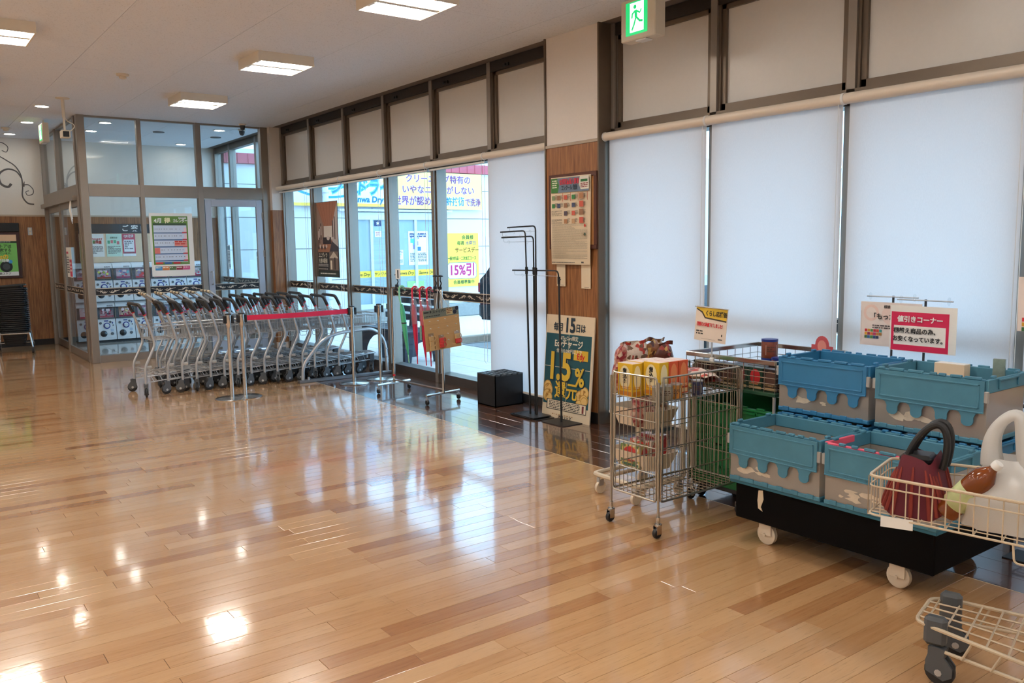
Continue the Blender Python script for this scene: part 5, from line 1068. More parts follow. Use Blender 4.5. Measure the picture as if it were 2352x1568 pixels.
# framed notice board with an over-long paper
nb = thing('pinboard', 'dark brown framed pinboard on the walnut pillar', 'notice board', (4.666, 5.415, 1.745)); k = MB()
for a, b, c, e in ((-0.30, 0.30, 0.29, 0.325), (-0.30, 0.30, -0.30, -0.265), (-0.30, -0.265, -0.265, 0.29), (0.265, 0.30, -0.265, 0.29)): k.bbox(-0.022, 0, a, b, c, e, 0.003)
k.build('frame', mat('mahogany_frame', rgb(84, 42, 26), 0.4), nb); MB().box(-0.008, -0.0005, -0.268, 0.268, -0.268, 0.293).build('cork_panel', mat('orange_board', rgb(206, 150, 92), 0.7), nb, False)
s = sheet('contest_poster', 0.50, 0.73, 0.0012, M_CREAMP, frame((4.637, 5.425, 1.682), IN_X), None, 0.006); tag(s, 'long cream contest results poster overhanging the pinboard', 'poster')
p = PR(0.0085); p.rect(-0.24, 0.235, 0.48, 0.12, rgb(112, 130, 150)); p.poly([(-0.24, 0.235), (-0.15, 0.235), (-0.135, 0.295), (-0.16, 0.355), (-0.24, 0.355)], rgb(60, 120, 50)); p.poly([(0.13, 0.355), (0.115, 0.30), (0.14, 0.25), (0.24, 0.25), (0.24, 0.355)], rgb(230, 226, 212)); p.rect(0.14, 0.31, 0.085, 0.02, rgb(40, 110, 60)); p.lines(-0.225, 0.34, 0.07, 0.018, 4, rgb(230, 236, 210), 4); p.lines(0.14, 0.30, 0.09, 0.014, 3, rgb(140, 60, 60), 5)
rn = random.Random(5); pc = [rgb(150, 110, 80), rgb(180, 130, 90), rgb(90, 80, 90), rgb(196, 90, 70), rgb(120, 140, 100), rgb(60, 130, 70), rgb(200, 160, 120), rgb(70, 80, 110)]
for i, x in enumerate((-0.23, -0.16, -0.07, 0.03, 0.125)):
    for j in range(4 if i > 1 else 2): p.rect(x, 0.175-j*0.066, 0.04+0.012*(i == 4), 0.036+0.012*(i == 4), rn.choice(pc)); p.lines(x+0.045, 0.215-j*0.066, 0.032, 0.007, 5, rgb(90, 80, 70), i*7+j, word=0.8)
for x in (-0.085, 0.015, 0.112, 0.225): p.rect(x, 0.16, 0.005, 0.07, rgb(190, 60, 40))
for j in range(2): p.lines(-0.23, 0.085-j*0.07, 0.14, 0.009, 5, rgb(110, 100, 86), 60+j, word=0.7, gap=0.9)
p.lines(-0.225, -0.03, 0.45, 0.0088, 33, rgb(150, 138, 118), 31, fill=0.4, word=0.9, gap=0.5); p.disc(0.195, -0.045, 0.012, rgb(190, 60, 50)); p.disc(0.195, -0.115, 0.012, rgb(70, 90, 70)); p.rect(0.15, -0.352, 0.03, 0.012, rgb(40, 40, 44)); p.lines(-0.23, -0.345, 0.3, 0.009, 1, rgb(60, 60, 60), 8); p.build('print', s)
text('全国児童画入賞者', 0.05, 0.0, 0.318, mat('rose_ink', rgb(200, 50, 70), 0.6), s, 0.03, 0.014, sx=0.62); text('コンクール 発表', 0.045, 0.0, 0.268, M_NAVY, s, 0.03, 0.014, sx=0.62)
for y, h, lab in ((5.575, 0.30, 'paper strip below the contest poster, behind the sign stand arm'), (5.255, 0.32, 'longer paper strip below the contest poster, close to the frame')):
    s = sheet('paper_strip', 0.115, h, 0.001, M_CREAMP, frame((4.6565, y, 1.28), IN_X)); tag(s, lab, 'paper'); PR().lines(-0.02, -h*0.46, 0.06, 0.006, 1, rgb(80, 70, 60), 3).build('print', s)
# interior poster stuck on the second window
s = sheet('window_poster', 0.69, 1.01, 0.002, mat('dark_brown_poster', rgb(44, 38, 36), 0.4), frame((4.846, 10.70, 1.585), IN_X)); tag(s, 'tall dark poster of a warm interior on the window glass', 'poster')
p = PR(); W2, H2 = 0.69, 1.01; p.rect(-0.335, -0.17, 0.67, 0.67, rgb(176, 140, 118)); p.poly([(-0.335, 0.5), (0.335, 0.5), (0.16, 0.18), (-0.10, 0.18)], rgb(168, 112, 86))
for i in range(7): u = i/6; p.poly([(-0.335+0.67*u-0.004, 0.5), (-0.335+0.67*u+0.004, 0.5), (-0.10+0.26*u+0.002, 0.18), (-0.10+0.26*u-0.002, 0.18)], rgb(136, 84, 62))
p.poly([(-0.335, 0.5), (-0.10, 0.18), (-0.10, -0.02), (-0.335, -0.17)], rgb(150, 124, 112)); p.poly([(0.335, 0.5), (0.16, 0.18), (0.16, -0.02), (0.335, -0.17)], rgb(196, 186, 180)); p.poly([(-0.335, -0.17), (0.335, -0.17), (0.16, -0.02), (-0.10, -0.02)], rgb(166, 112, 84)); p.poly([(0.06, -0.17), (0.335, -0.17), (0.335, -0.1), (0.14, -0.02)], rgb(70, 64, 70))
p.rect(-0.10, 0.0, 0.26, 0.18, rgb(226, 216, 204)); p.rect(0.165, 0.03, 0.03, 0.22, rgb(66, 46, 40)); p.rect(0.23, 0.0, 0.025, 0.3, rgb(66, 46, 40)); p.rect(-0.14, -0.06, 0.26, 0.09, rgb(50, 40, 42)); p.disc(0.03, 0.02, 0.05, rgb(214, 200, 190), 14, 0.03)
for i, x in enumerate((-0.30, -0.26, -0.21)): p.rect(x, -0.1+0.05*i, 0.03, 0.22, rgb(90, 70, 66)); p.rect(x+0.01, 0.0+0.03*i, 0.02, 0.12, rgb(220, 210, 200))
for i in range(6): p.disc(-0.28+0.05*i, -0.11+0.02*(i % 2), 0.024, [rgb(60, 50, 52), rgb(210, 196, 186)][i % 2], 12)
p.rect(0.05, -0.41, 0.28, 0.25, rgb(120, 100, 88)); p.poly([(0.05, -0.25), (0.19, -0.16), (0.33, -0.25)], rgb(206, 190, 170)); p.rect(0.08, -0.40, 0.05, 0.12, rgb(230, 214, 190)); p.rect(0.2, -0.40, 0.04, 0.16, rgb(60, 44, 40)); p.lines(-0.31, -0.33, 0.32, 0.02, 2, rgb(190, 180, 170), 3); p.lines(-0.31, -0.39, 0.3, 0.022, 1, rgb(190, 180, 170), 4); p.rect(-0.335, -0.5, 0.67, 0.075, rgb(50, 60, 54)); p.lines(-0.25, -0.45, 0.5, 0.025, 1, rgb(220, 220, 210), 5); p.build('print', s)
text('ユニヴィラ', 0.07, -0.15, -0.215, M_PALE, s, 0.01, 0.006, sx=0.8); text('大善寺駅前', 0.07, -0.15, -0.29, M_PALE, s, 0.01, 0.006, sx=0.8)
# ================================================================== SALE GOODS BY THE BLINDS
def pillow(w, h, d, seed=0, crimp=0.02):
    rn = random.Random(seed); ph = [rn.uniform(0, 6.28) for _ in range(6)]; k = MB(); nu, nv = 10, 12
    def thick(u, v): return d/2*max(0, (1-abs(2*u-1)**3))**0.6*max(0, (1-abs(2*v-1)**3))**0.7*(1+0.18*math.sin(7*u+ph[0])*math.sin(6*v+ph[1])+0.08*math.sin(15*v+ph[2]+5*u))
    def P(u, v, s): sh = 1-0.06*math.sin(math.pi*v); return ((u-0.5)*w*sh*(1-0.10*abs(2*v-1)**6)+0.006*math.sin(11*v+ph[4]), s*(thick(u, v)+0.0006)+0.012*math.sin(5*v+ph[5])*math.sin(4*u+ph[2]), (v-0.5)*h*(1-0.08*abs(2*u-1)**5)+0.010*math.sin(9*u+ph[3])*(v > 0.8))
    k.grid(lambda u, v: P(u, v, -1), nu, nv); k.grid(lambda u, v: P(1-u, v, 1), nu, nv); return k
def box_product(name, lab, cat, m, x, y, z, w, d, h, rz=0, group=None, cols=None, txt=None, topm=None):
    t = thing(name, lab, cat, (x, y, z), rz, group)
    MB().bbox(-w/2, w/2, -d/2, d/2, 0, h, 0.0015).build('carton', m, t)
    if topm: MB().box(-w/2+0.002, w/2-0.002, -d/2+0.002, d/2-0.002, h-0.0005, h+0.0008).build('lid_flap', topm, t, False)
    if cols:
        for fm, ww in ((frame((-w/2, 0, h/2), IN_X), d), (frame((0, -d/2, h/2), IN_Y), w)):
            p = PR(); p.disc(0, h*0.08, ww*0.36, cols[0], 20, h*0.36); p.rect(-ww*0.42, -h*0.46, ww*0.84, h*0.12, cols[1]); p.lines(-ww*0.42, -h*0.2, ww*0.84, h*0.05, 2, cols[1], 3); o = p.build('print', t); o.matrix_local = fm
        if txt: 
            q = bpy.data.objects.new('text_face', None); 
            o = text('\n'.join(txt), h*0.16, 0, h*0.02, M_TXTK, t, 0.04, 0, sx=0.9); o.matrix_local = frame((-w/2-0.002, 0, h/2+0.02), IN_X)
            bpy.data.objects.remove(q)
    return t
def snack_bag(lab, m, x, y, z, w, h, d, rot, seed, cols, group):
    t = thing('snack_bag', lab, 'snack bag', (x, y, z), 0, group); t.rotation_euler = rot
    k = pillow(w, h, d, seed); k.v = [(a, b, c+h/2) for a, b, c in k.v]; k.build('pouch', m, t)
    k = MB(); rn = random.Random(seed+50); k.grid(lambda u, v: ((u-0.5)*w*0.92, 0.005*math.sin(14*u+seed), h*0.97+0.026*v+0.006*math.sin(7*u+seed)), 14, 1); k.build('crimped_seal', m, t, False)
    return t
# ------------------------------------------------------------------ chrome wire cage trolley
wt = thing('wire_cage_trolley', 'tall chrome wire cage trolley on four casters', 'trolley', (3.06, 2.91, 0))
LX_, LY_ = 0.645, 0.345; Z0, Z1 = 0.185, 0.82
M_WIRE = mat('aged_chrome_wire', rgb(178, 172, 160), 0.28, 1.0, 0.1, 20)
for side in range(4):
    k = MB(); A, B = [((0, 0), (LX_, 0)), ((LX_, 0), (LX_, LY_)), ((LX_, LY_), (0, LY_)), ((0, LY_), (0, 0))][side]
    A = Vector((*A, 0)); B = Vector((*B, 0)); L = (B-A).length; dv = (B-A).normalized(); e = 0.014
    P = [A+dv*e+Vector((0, 0, Z0)), A+dv*e+Vector((0, 0, Z1)), B-dv*e+Vector((0, 0, Z1)), B-dv*e+Vector((0, 0, Z0))]
    k.tube(fillet(P+[P[0], P[1]], 0.02, 3)[4:-1], 0.0062, 7, True)
    n = round(L/0.03)
    for i in range(1, n): q = A+dv*(L*i/n); k.rod(q+Vector((0, 0, Z0)), q+Vector((0, 0, Z1)), 0.0021, 5)
    for z in (0.325, 0.46, 0.595, 0.70): k.rod(A+dv*e+Vector((0, 0, z)), B-dv*e+Vector((0, 0, z)), 0.003, 5)
    k.build('mesh_panel', M_WIRE, wt)
for z, n in ((Z0, 16), (0.69, 18)):
    k = MB()
    for i in range(1, n): k.rod((LX_*i/n, 0.004, z), (LX_*i/n, LY_-0.004, z), 0.0021, 5)
    for i in range(4): k.rod((0.004, LY_*(i+0.5)/4, z-0.003), (LX_-0.004, LY_*(i+0.5)/4, z-0.003), 0.003, 5)
    k.build('wire_shelf', M_WIRE, wt)
for x, y in ((0, 0), (LX_, 0), (LX_, LY_), (0, LY_)):
    MB().tube([(x, y, 0.07), (x, y, Z1-0.02)], 0.0068, 8).build('corner_post', M_WIRE, wt)
    c = MB(); c.rod((x, y, 0.075), (x, y, 0.11), 0.0105, 10); c.lathe([(0.018, 0.062), (0.02, 0.068), (0.018, 0.076)], (x, y, 0), 12)
    for s in (-1, 1): c.prism([(x-0.018, 0.062), (x+0.016, 0.062), (x-0.002, 0.02), (x-0.026, 0.024)], y+s*0.013-0.0015, y+s*0.013+0.0015) if False else c.box(x-0.022, x+0.012, y+s*0.013-0.0015, y+s*0.013+0.0015, 0.022, 0.066)
    c = c.build('caster', M_CHROME, wt); MB().lathe([(0.005, -0.009), (0.024, -0.0105), (0.028, -0.004), (0.028, 0.004), (0.024, 0.0105), (0.005, 0.009)], (x-0.008, y, 0.028), 18, 'y').build('wheel', M_BLACK, c)
M_YB = mat('yellow_carton', rgb(226, 182, 40), 0.45, 0, 0.05); M_OB = mat('orange_carton', rgb(214, 88, 50), 0.45, 0, 0.05); M_TOPW = mat('carton_top', rgb(236, 214, 204), 0.5)
zs_ = 0.6925; g = 'noodle cartons in the wire trolley'
yel = [rgb(240, 226, 180), rgb(206, 130, 40)]; org = [rgb(230, 140, 90), rgb(236, 200, 150)]
box_product('food_carton', 'yellow carton at the near corner of the wire trolley', 'carton', M_YB, 3.118, 3.175, zs_, 0.07, 0.112, 0.175, 0, g, yel, ['煮', '込', 'み'], M_TOPW)
box_product('food_carton', 'yellow carton in the middle facing the sale aisle', 'carton', M_YB, 3.19, 3.055, zs_+0.012, 0.07, 0.112, 0.175, 0, g, yel, ['煮', '込', 'み'], M_TOPW)
box_product('food_carton', 'yellow carton behind the corner carton', 'carton', M_YB, 3.192, 3.178, zs_, 0.07, 0.112, 0.178, 0, g, yel, None, M_TOPW)
box_product('food_carton', 'third yellow carton of the back row in the wire trolley', 'carton', M_YB, 3.266, 3.178, zs_, 0.07, 0.112, 0.178, 0, g, yel, None, M_TOPW)
box_product('food_carton', 'orange carton next to the yellow carton', 'carton', M_OB, 3.264, 3.055, zs_+0.012, 0.07, 0.112, 0.175, 0, g, org, None, M_TOPW)
box_product('food_carton', 'orange carton beside the pouches in the wire trolley', 'carton', M_OB, 3.338, 3.055, zs_+0.012, 0.07, 0.112, 0.175, 0, g, org, None, M_TOPW)
box_product('food_carton', 'orange carton at the back of the wire trolley', 'carton', M_OB, 3.340, 3.178, zs_, 0.07, 0.112, 0.175, 0, g, org, None, M_TOPW)
def can(lab, x, y, z, r, h, mbody, mlid, group, lidh=0.006):
    t = thing('food_can', lab, 'can', (x, y, z), 0, group); MB().lathe([(r*0.96, 0), (r, 0.004), (r, h-0.004), (r*0.96, h)], n=20).build('body', mbody, t); MB().lathe([(r*0.9, h-0.001), (r*1.02, h), (r*1.02, h+lidh), (r*0.9, h+lidh+0.001)], n=20).build('lid', mlid, t)
    p = PR(0); p.rect(-r*0.7, h*0.2, r*1.4, h*0.6, rgb(230, 222, 206)); p.lines(-r*0.55, h*0.7, r*1.1, h*0.12, 3, rgb(90, 60, 50), 3); o = p.build('label_print', t)
    for v in o.data.vertices: a = v.co.x/r; zz = r+0.0006+v.co.z; v.co = (zz*math.sin(a), -zz*math.cos(a), v.co.y)
    o.rotation_euler = (0, 0, -0.7); return t
M_TIN = mat('printed_tin', rgb(160, 150, 130), 0.35, 0.4, 0.4, 40); M_TIN2 = mat('navy_tin', rgb(50, 54, 84), 0.35, 0.3, 0.2, 40)
for i, (x, m_, lab) in enumerate(((3.10, M_TIN, 'pale printed can at the trolley corner'), (3.165, M_TIN, 'pale printed can second in the wire trolley'), (3.235, mat('red_yellow_tin', rgb(190, 130, 60), 0.4, 0.2, 0.5, 50), 'red and yellow can in the wire trolley'), (3.395, M_TIN2, 'navy can under the snack bags in the wire trolley'))):
    can(lab, x, 2.955, zs_, 0.03, 0.075, m_, M_STEEL, 'cans in the wire trolley')
def pouch_mat(name, base, c1, c2, scale=42.0, rough=0.28):
    m = bpy.data.materials.new(name); k = NT(m); tc = k.add('ShaderNodeTexCoord')
    v = k.add('ShaderNodeTexVoronoi'); v.inputs['Scale'].default_value = scale; k.link(tc.outputs['Object'], v.inputs['Vector'])
    sp = k.add('ShaderNodeSeparateColor'); k.link(v.outputs['Color'], sp.inputs[0]); r = k.add('ShaderNodeValToRGB'); r.color_ramp.interpolation = 'CONSTANT'
    e = r.color_ramp.elements; e[0].position = 0; e[0].color = (*base, 1); e[1].position = 0.55; e[1].color = (*c1, 1); q = e.new(0.8); q.color = (*c2, 1)
    k.link(sp.outputs[0], r.inputs[0]); k.link(r.outputs[0], k.b.inputs['Base Color']); k.b.inputs['Roughness'].default_value = rough
    n = k.add('ShaderNodeTexNoise'); n.inputs['Scale'].default_value = 40; bp = k.add('ShaderNodeBump'); bp.inputs['Strength'].default_value = 0.5; bp.inputs['Distance'].default_value = 0.01
    k.link(tc.outputs['Object'], n.inputs['Vector']); k.link(n.outputs[0], bp.inputs['Height']); k.link(bp.outputs[0], k.b.inputs['Normal']); return m
M_BAGW = pouch_mat('white_red_pouch', rgb(224, 204, 188), rgb(190, 70, 60), rgb(120, 90, 70)); M_BAGY = pouch_mat('yellow_pouch', rgb(206, 180, 110), rgb(90, 120, 60), rgb(230, 220, 190)); M_BAGD = pouch_mat('dark_pouch', rgb(96, 50, 40), rgb(160, 60, 50), rgb(200, 160, 90)); M_BAGP = pouch_mat('pink_pouch', rgb(206, 140, 126), rgb(160, 60, 70), rgb(232, 206, 190)); M_BAGG = mat('green_pouch', rgb(70, 150, 50), 0.35, 0, 0.1)
rr_ = [rgb(190, 40, 50), rgb(230, 200, 120), rgb(60, 40, 36)]
g = 'pouches lying in the wire trolley'
for i, (x, y, z, m_, lab, rz) in enumerate(((3.50, 3.10, 0.72, M_BAGY, 'lowest yellow pouch lying in the wire trolley', 0.3), (3.56, 3.07, 0.745, M_BAGD, 'dark pouch lying under the white one in the wire trolley', -0.2), (3.54, 3.05, 0.77, M_BAGW, 'white and red pouch on top in the wire trolley', 0.1), (3.44, 3.15, 0.74, M_BAGW, 'pale pouch beside the green packet', 0.8), (3.61, 3.15, 0.725, M_BAGY, 'yellow pouch at the far end of the wire trolley', -0.5))):
    snack_bag(lab, m_, x, y-0.09, z, 0.15, 0.2, 0.03, (math.radians(-84), 0, rz), i, rr_, g)
box_product('snack_packet', 'bright green packet standing in the wire trolley', 'packet', M_BAGG, 3.50, 3.205, 0.745, 0.15, 0.03, 0.085, -0.15)
# ------------------------------------------------------------------ ivory two-tray trolley behind, loaded with bags
M_IVW = mat('ivory_coated_tube', rgb(214, 200, 176), 0.4, 0, 0.04)
vt = thing('tray_trolley', 'ivory two tray trolley behind the wire cage', 'trolley', (3.37, 3.34, 0)); WX, WY = 0.335, 0.36
def tray(z, h): 
    k = MB()
    TX0 = 0.075
    def ring(e, z_): return [(TX0+e, e+0.03, z_), (TX0+e+0.03, e, z_), (WX-e-0.03, e, z_), (WX-e, e+0.03, z_), (WX-e, WY-e-0.03, z_), (WX-e-0.03, WY-e, z_), (TX0+e+0.03, WY-e, z_), (TX0+e, WY-e-0.03, z_)]
    for e, zz in ((0.035, z), (0.0, z+h), (0.008, z+h), (0.042, z+0.006)): k.v += ring(e, zz)
    for a in range(3): k.f += [(a*8+i, a*8+(i+1) % 8, (a+1)*8+(i+1) % 8, (a+1)*8+i) for i in range(8)]
    k.f += [tuple(range(7, -1, -1)), tuple(range(24, 32))]; return k.build('tray', M_IVORY, vt)
tray(0.17, 0.10); tray(0.42, 0.11); MB().box(0.11, WX-0.03, 0.018, 0.02, 0.40, 0.42).build('label_band', mat('slate_band', rgb(80, 92, 104), 0.5), vt, False)
k = MB()
x = WX+0.01; k.tube(fillet([(x, 0.0, 0.10), (x, 0.0, 0.70), (x, WY, 0.70), (x, WY, 0.10)], 0.05), 0.014, 8)
for y in (0.04, WY-0.04): k.tube(fillet([(-0.02, y, 0.10), (WX+0.01, y, 0.10)], 0.05), 0.012, 8)
k.tube(fillet([(WX+0.01, 0.0, 0.2), (WX+0.01, -0.02, 0.115), (-0.02, -0.02, 0.115), (-0.02, WY+0.02, 0.115), (WX+0.01, WY+0.02, 0.115)], 0.04), 0.014, 8); k.build('frame', M_IVW, vt)
for x in (-0.01, WX+0.01):
    for y in (0.03, WY-0.03):
        c = MB(); c.box(x-0.018, x+0.018, y-0.012, y+0.012, 0.05, 0.10); c = c.build('caster', M_STEEL, vt); MB().lathe([(0.006, -0.009), (0.036, -0.01), (0.039, 0), (0.036, 0.01), (0.006, 0.009)], (x, y, 0.039), 16, 'y').build('wheel', M_IVORY, c)
g = 'snack bags on the ivory trolley'; brown = pouch_mat('brown_gold_pouch', rgb(146, 92, 52), rgb(206, 164, 96), rgb(90, 46, 34))
bl = [(3.49, 3.43, 0.43, M_BAGP, 0.2, 'pink snack bag standing on the ivory tray'), (3.54, 3.45, 0.43, brown, -0.1, 'brown snack bag standing on the ivory tray'), (3.585, 3.44, 0.43, M_BAGW, 0.15, 'pale snack bag standing on the ivory tray'), (3.63, 3.46, 0.43, brown, 0.0, 'brown snack bag by the ivory post'),
      (3.43, 3.60, 0.62, M_BAGP, 0.35, 'pink snack bag on top of the pile'), (3.53, 3.58, 0.63, M_BAGW, -0.2, 'pale printed snack bag on top of the pile'), (3.63, 3.58, 0.63, brown, 0.25, 'gold and brown snack bag on top of the pile'), (3.72, 3.56, 0.60, M_BAGD, -0.3, 'dark red snack bag on top of the pile')]
for i, (x, y, z, m_, rz, lab) in enumerate(bl): snack_bag(lab, m_, x, y, z, 0.215, 0.29, 0.085, (math.radians(-8 if i < 4 else 14), 0.1*(-1)**i, rz), 20+i, [rgb(230, 200, 150), rgb(120, 40, 40), rgb(60, 30, 24)], g)
for i in range(3): box_product('snack_packet', ['yellow patterned packet on the lower ivory tray', 'white patterned packet on the lower ivory tray', 'rose patterned packet on the lower ivory tray'][i], 'packet', (M_BAGY, M_BAGW, M_BAGP)[i], 3.50+i*0.08, 3.52, 0.178, 0.075, 0.16, 0.13+0.02*i, 0.1*i, 'packets on the lower tray', [rgb(190, 50, 50), rgb(60, 100, 80)])
# ------------------------------------------------------------------ green crates under a steel display basket
M_GRN = mat('green_crate_plastic', rgb(18, 118, 62), 0.4, 0, 0.08)
def green_crate(lab, z, h):
    t = thing('green_crate', lab, 'crate', (3.76, 2.735, z), 0, 'green crates'); w, d_ = 0.40, 0.585; k = MB(); th = 0.012
    for a, b, c, e in ((0, w, 0, th), (0, w, d_-th, d_), (0, th, th, d_-th), (w-th, w, th, d_-th)): k.box(a, b, c, e, 0, h)
    k.box(th, w-th, th, d_-th, 0, 0.012); k.build('walls', M_GRN, t, False)
    k = MB()
    for zz in (0.03, h*0.45, h-0.035): k.bbox(-0.009, w+0.009, -0.009, 0.0, zz, zz+0.016, 0.002); k.bbox(-0.009, 0.0, 0.0, d_+0.009, zz, zz+0.016, 0.002); k.bbox(w, w+0.009, 0, d_, zz, zz+0.016, 0.002)
    for i in range(6): y = d_*i/5; k.bbox(-0.009, 0.0, max(0, y-0.006), y+0.006, 0.0, h, 0.002)
    for i in range(4): x = w*i/3; k.bbox(max(0, x-0.006), x+0.006, -0.009, 0, 0, h, 0.002)
    k.build('ribs', M_GRN, t); k = MB(); 
    for a, b, c, e in ((-0.012, w+0.012, -0.012, 0.004), (-0.012, w+0.012, d_-0.004, d_+0.012), (-0.012, 0.004, 0.004, d_-0.004), (w-0.004, w+0.012, 0.004, d_-0.004)): k.bbox(a, b, c, e, h-0.014, h, 0.003)
    for i in range(5): y = 0.06+i*0.115; k.bbox(-0.011, 0.003, y, y+0.05, h, h+0.01, 0.002)
    k.build('rim', M_GRN, t)
t = thing('crate_dolly', 'low black dolly under the green crates', 'dolly', (3.96, 3.025, 0)); MB().bbox(-0.2, 0.2, -0.29, 0.29, 0.075, 0.10, 0.004).build('deck', M_BLACK, t)
for sx_ in (-1, 1):
    for sy_ in (-1, 1):
        c = MB().box(sx_*0.16-0.015, sx_*0.16+0.015, sy_*0.24-0.015, sy_*0.24+0.015, 0.04, 0.075).build('caster', M_DGREY, t, False); MB().lathe([(0.006, -0.01), (0.034, -0.01), (0.034, 0.01), (0.006, 0.01)], (sx_*0.16, sy_*0.24, 0.034), 14, 'y').build('wheel', M_BLACK, c)
green_crate('lower green crate on the black dolly', 0.1005, 0.235); green_crate('upper green crate under the steel display basket', 0.347, 0.235)
db = thing('display_basket', 'steel wire display basket with flat top rail', 'display basket', (3.73, 2.715, 0)); DX, DY, DZ0, DZ1 = 0.66, 0.615, 0.69, 0.85; k = MB()
for z in (DZ0+0.02, DZ0+0.05, DZ0+0.08, DZ0+0.11): k.tube([(0, 0, z), (DX, 0, z), (DX, DY, z), (0, DY, z)], 0.0025, 5, True)
for i in range(10): 
    for x in (0, DX): k.rod((x, DY*i/9, DZ0), (x, DY*i/9, DZ1), 0.0022, 5)
    for y in (0, DY): k.rod((DX*i/9, y, DZ0), (DX*i/9, y, DZ1), 0.0022, 5)
k.build('wire_sides', M_CHROME, db); k = MB()
for a, b, c, e in ((-0.006, 0.006, 0, DY), (DX-0.006, DX+0.006, 0, DY), (0, DX, -0.006, 0.006), (0, DX, DY-0.006, DY+0.006)): k.bbox(a, b, c, e, DZ1-0.012, DZ1+0.014, 0.003)
k.build('top_rail', M_CHROME, db); MB().bbox(0, DX, 0, DY, DZ0-0.02, DZ0, 0.003).build('base_tray', mat('dark_green_tray', rgb(26, 70, 48), 0.5), db)
for x, y in ((0.012, DY-0.012), (DX-0.012, 0.012), (DX-0.012, DY-0.012), (0.012, 0.012)): MB().rod((x, y, 0), (x, y, DZ0-0.02), 0.009, 8).build('leg', M_STEEL, db)
M_NAVYL = mat('navy_lid', rgb(30, 50, 130), 0.35); M_CHOC = mat('nut_print_tin', rgb(130, 66, 48), 0.4, 0, 0.5, 30)
can('navy lidded can standing on top in the steel basket', 4.28, 3.16, 0.7905, 0.048, 0.10, M_CHOC, M_NAVYL, 'navy lidded cans', 0.014); can('navy lidded can under the upper one', 4.28, 3.16, 0.6905, 0.048, 0.085, M_CHOC, M_NAVYL, 'navy lidded cans', 0.014)
can('navy lidded can standing beside the stacked pair', 4.24, 3.055, 0.6905, 0.048, 0.10, M_CHOC, M_NAVYL, 'navy lidded cans', 0.014)
can('small green can beside the navy lidded cans', 4.27, 2.955, 0.6905, 0.042, 0.10, mat('green_tin', rgb(110, 140, 60), 0.4), M_STEEL, 'navy lidded cans')
M_DKBOX = mat('dark_chocolate_carton', rgb(40, 26, 26), 0.35); M_DKGB = mat('dark_green_carton', rgb(26, 58, 44), 0.35)
for i in range(6):
    m_ = (M_DKBOX, M_DKGB)[i in (3, 4)]; box_product('chocolate_box', ['first', 'second', 'third', 'fourth', 'fifth', 'last'][i]+' dark box along the steel basket front, counted from the price card', 'carton', m_, 3.80, 3.265-i*0.098, 0.6905, 0.06, 0.094, 0.12, 0, 'dark boxes in the steel basket', [rgb(90, 60, 50) if i != 4 else rgb(190, 30, 40), rgb(190, 160, 110)])
for i in range(4): box_product('chocolate_box', ['first', 'second', 'third', 'last'][i]+' flat dark box behind the front row, counted from the price card', 'carton', M_DKBOX, 3.95, 3.24-i*0.14, 0.6905, 0.1, 0.13, 0.09+0.01*i, 0, 'flat boxes in the steel basket', [rgb(120, 90, 60), rgb(170, 140, 90)])
t = thing('card_carton', 'pink display carton with a rounded top card', 'display carton', (4.24, 2.815, 0.6905), -0.25)
MB().bbox(-0.05, 0.05, -0.07, 0.07, 0, 0.10, 0.002).build('tray', mat('rose_carton', rgb(196, 88, 96), 0.5), t)
k = MB(); k.prism([(-0.09, 0), (0.09, 0), (0.085, 0.205)]+[(0.055*math.cos(a), 0.205+0.055*math.sin(a)) for a in [i*math.pi/10 for i in range(11)]]+[(-0.085, 0.205)], 0, 0.003); o = k.build('header_card', MATS['rose_carton'], t, False); o.matrix_local = frame((0.045, 0, 0.0), IN_X)
PR(0.0035).disc(0.0, 0.2, 0.035, rgb(226, 150, 140)).rect(-0.06, 0.1, 0.12, 0.05, rgb(180, 40, 50)).build('print', o)
t = thing('candy_packet', 'white packet with red dots beside the pink carton', 'packet', (4.12, 2.90, 0.6905)); k = pillow(0.12, 0.13, 0.04, 9); k.v = [(b, a, c+0.065) for a, b, c in k.v]; k.build('pouch', mat('white_red_dots', rgb(232, 200, 190), 0.35, 0, 0.3, 40), t); k = MB(); k.box(-0.002, 0.002, -0.06, 0.06, 0.122, 0.134); k.build('seal', MATS['white_red_dots'], t, False)
# price card on a rod
t = thing('price_card', 'yellow headed price card on a rod above the steel basket', 'price card', (3.715, 3.13, 0.86)); MB().rod((0, 0, -0.05), (0, 0, 0.10), 0.004, 8).build('rod', M_STEEL, t); MB().bbox(-0.008, 0.012, -0.012, 0.012, -0.045, -0.015).build('clamp', M_WHITEP, t)
s = sheet('card', 0.225, 0.195, 0.002, mat('pinkish_card', rgb(228, 212, 196), 0.5), frame((-0.006, 0.005, 0.172), (0.0, -1, -0.05), (0.05, 0, 1)), t)
p = PR(); p.poly([(-0.11, 0.095), (0.11, 0.095), (0.108, 0.022), (-0.045, 0.03), (-0.07, 0.06), (-0.11, 0.078)], rgb(60, 48, 36)); p.poly([(-0.11, 0.095), (0.11, 0.095), (0.108, 0.03), (-0.04, 0.038), (-0.065, 0.068), (-0.11, 0.084)], rgb(228, 190, 60)); p.lines(-0.1, -0.04, 0.05, 0.014, 2, rgb(60, 56, 50), 3); p.rect(0.08, -0.06, 0.008, 0.012, rgb(60, 56, 50)); p.rect(-0.06, -0.085, 0.1, 0.001, rgb(90, 80, 70)); p.rect(0.06, -0.082, 0.03, 0.008, rgb(120, 110, 100)); p.build('print', s)
text('くらし応援価', 0.032, 0.035, 0.06, M_TXTK, s, 0.02, 0.004, sx=0.8); text('棚替えの為値下げしました！', 0.024, 0.0, -0.005, M_TXTR, s, 0.035, 0.004, sx=0.62)
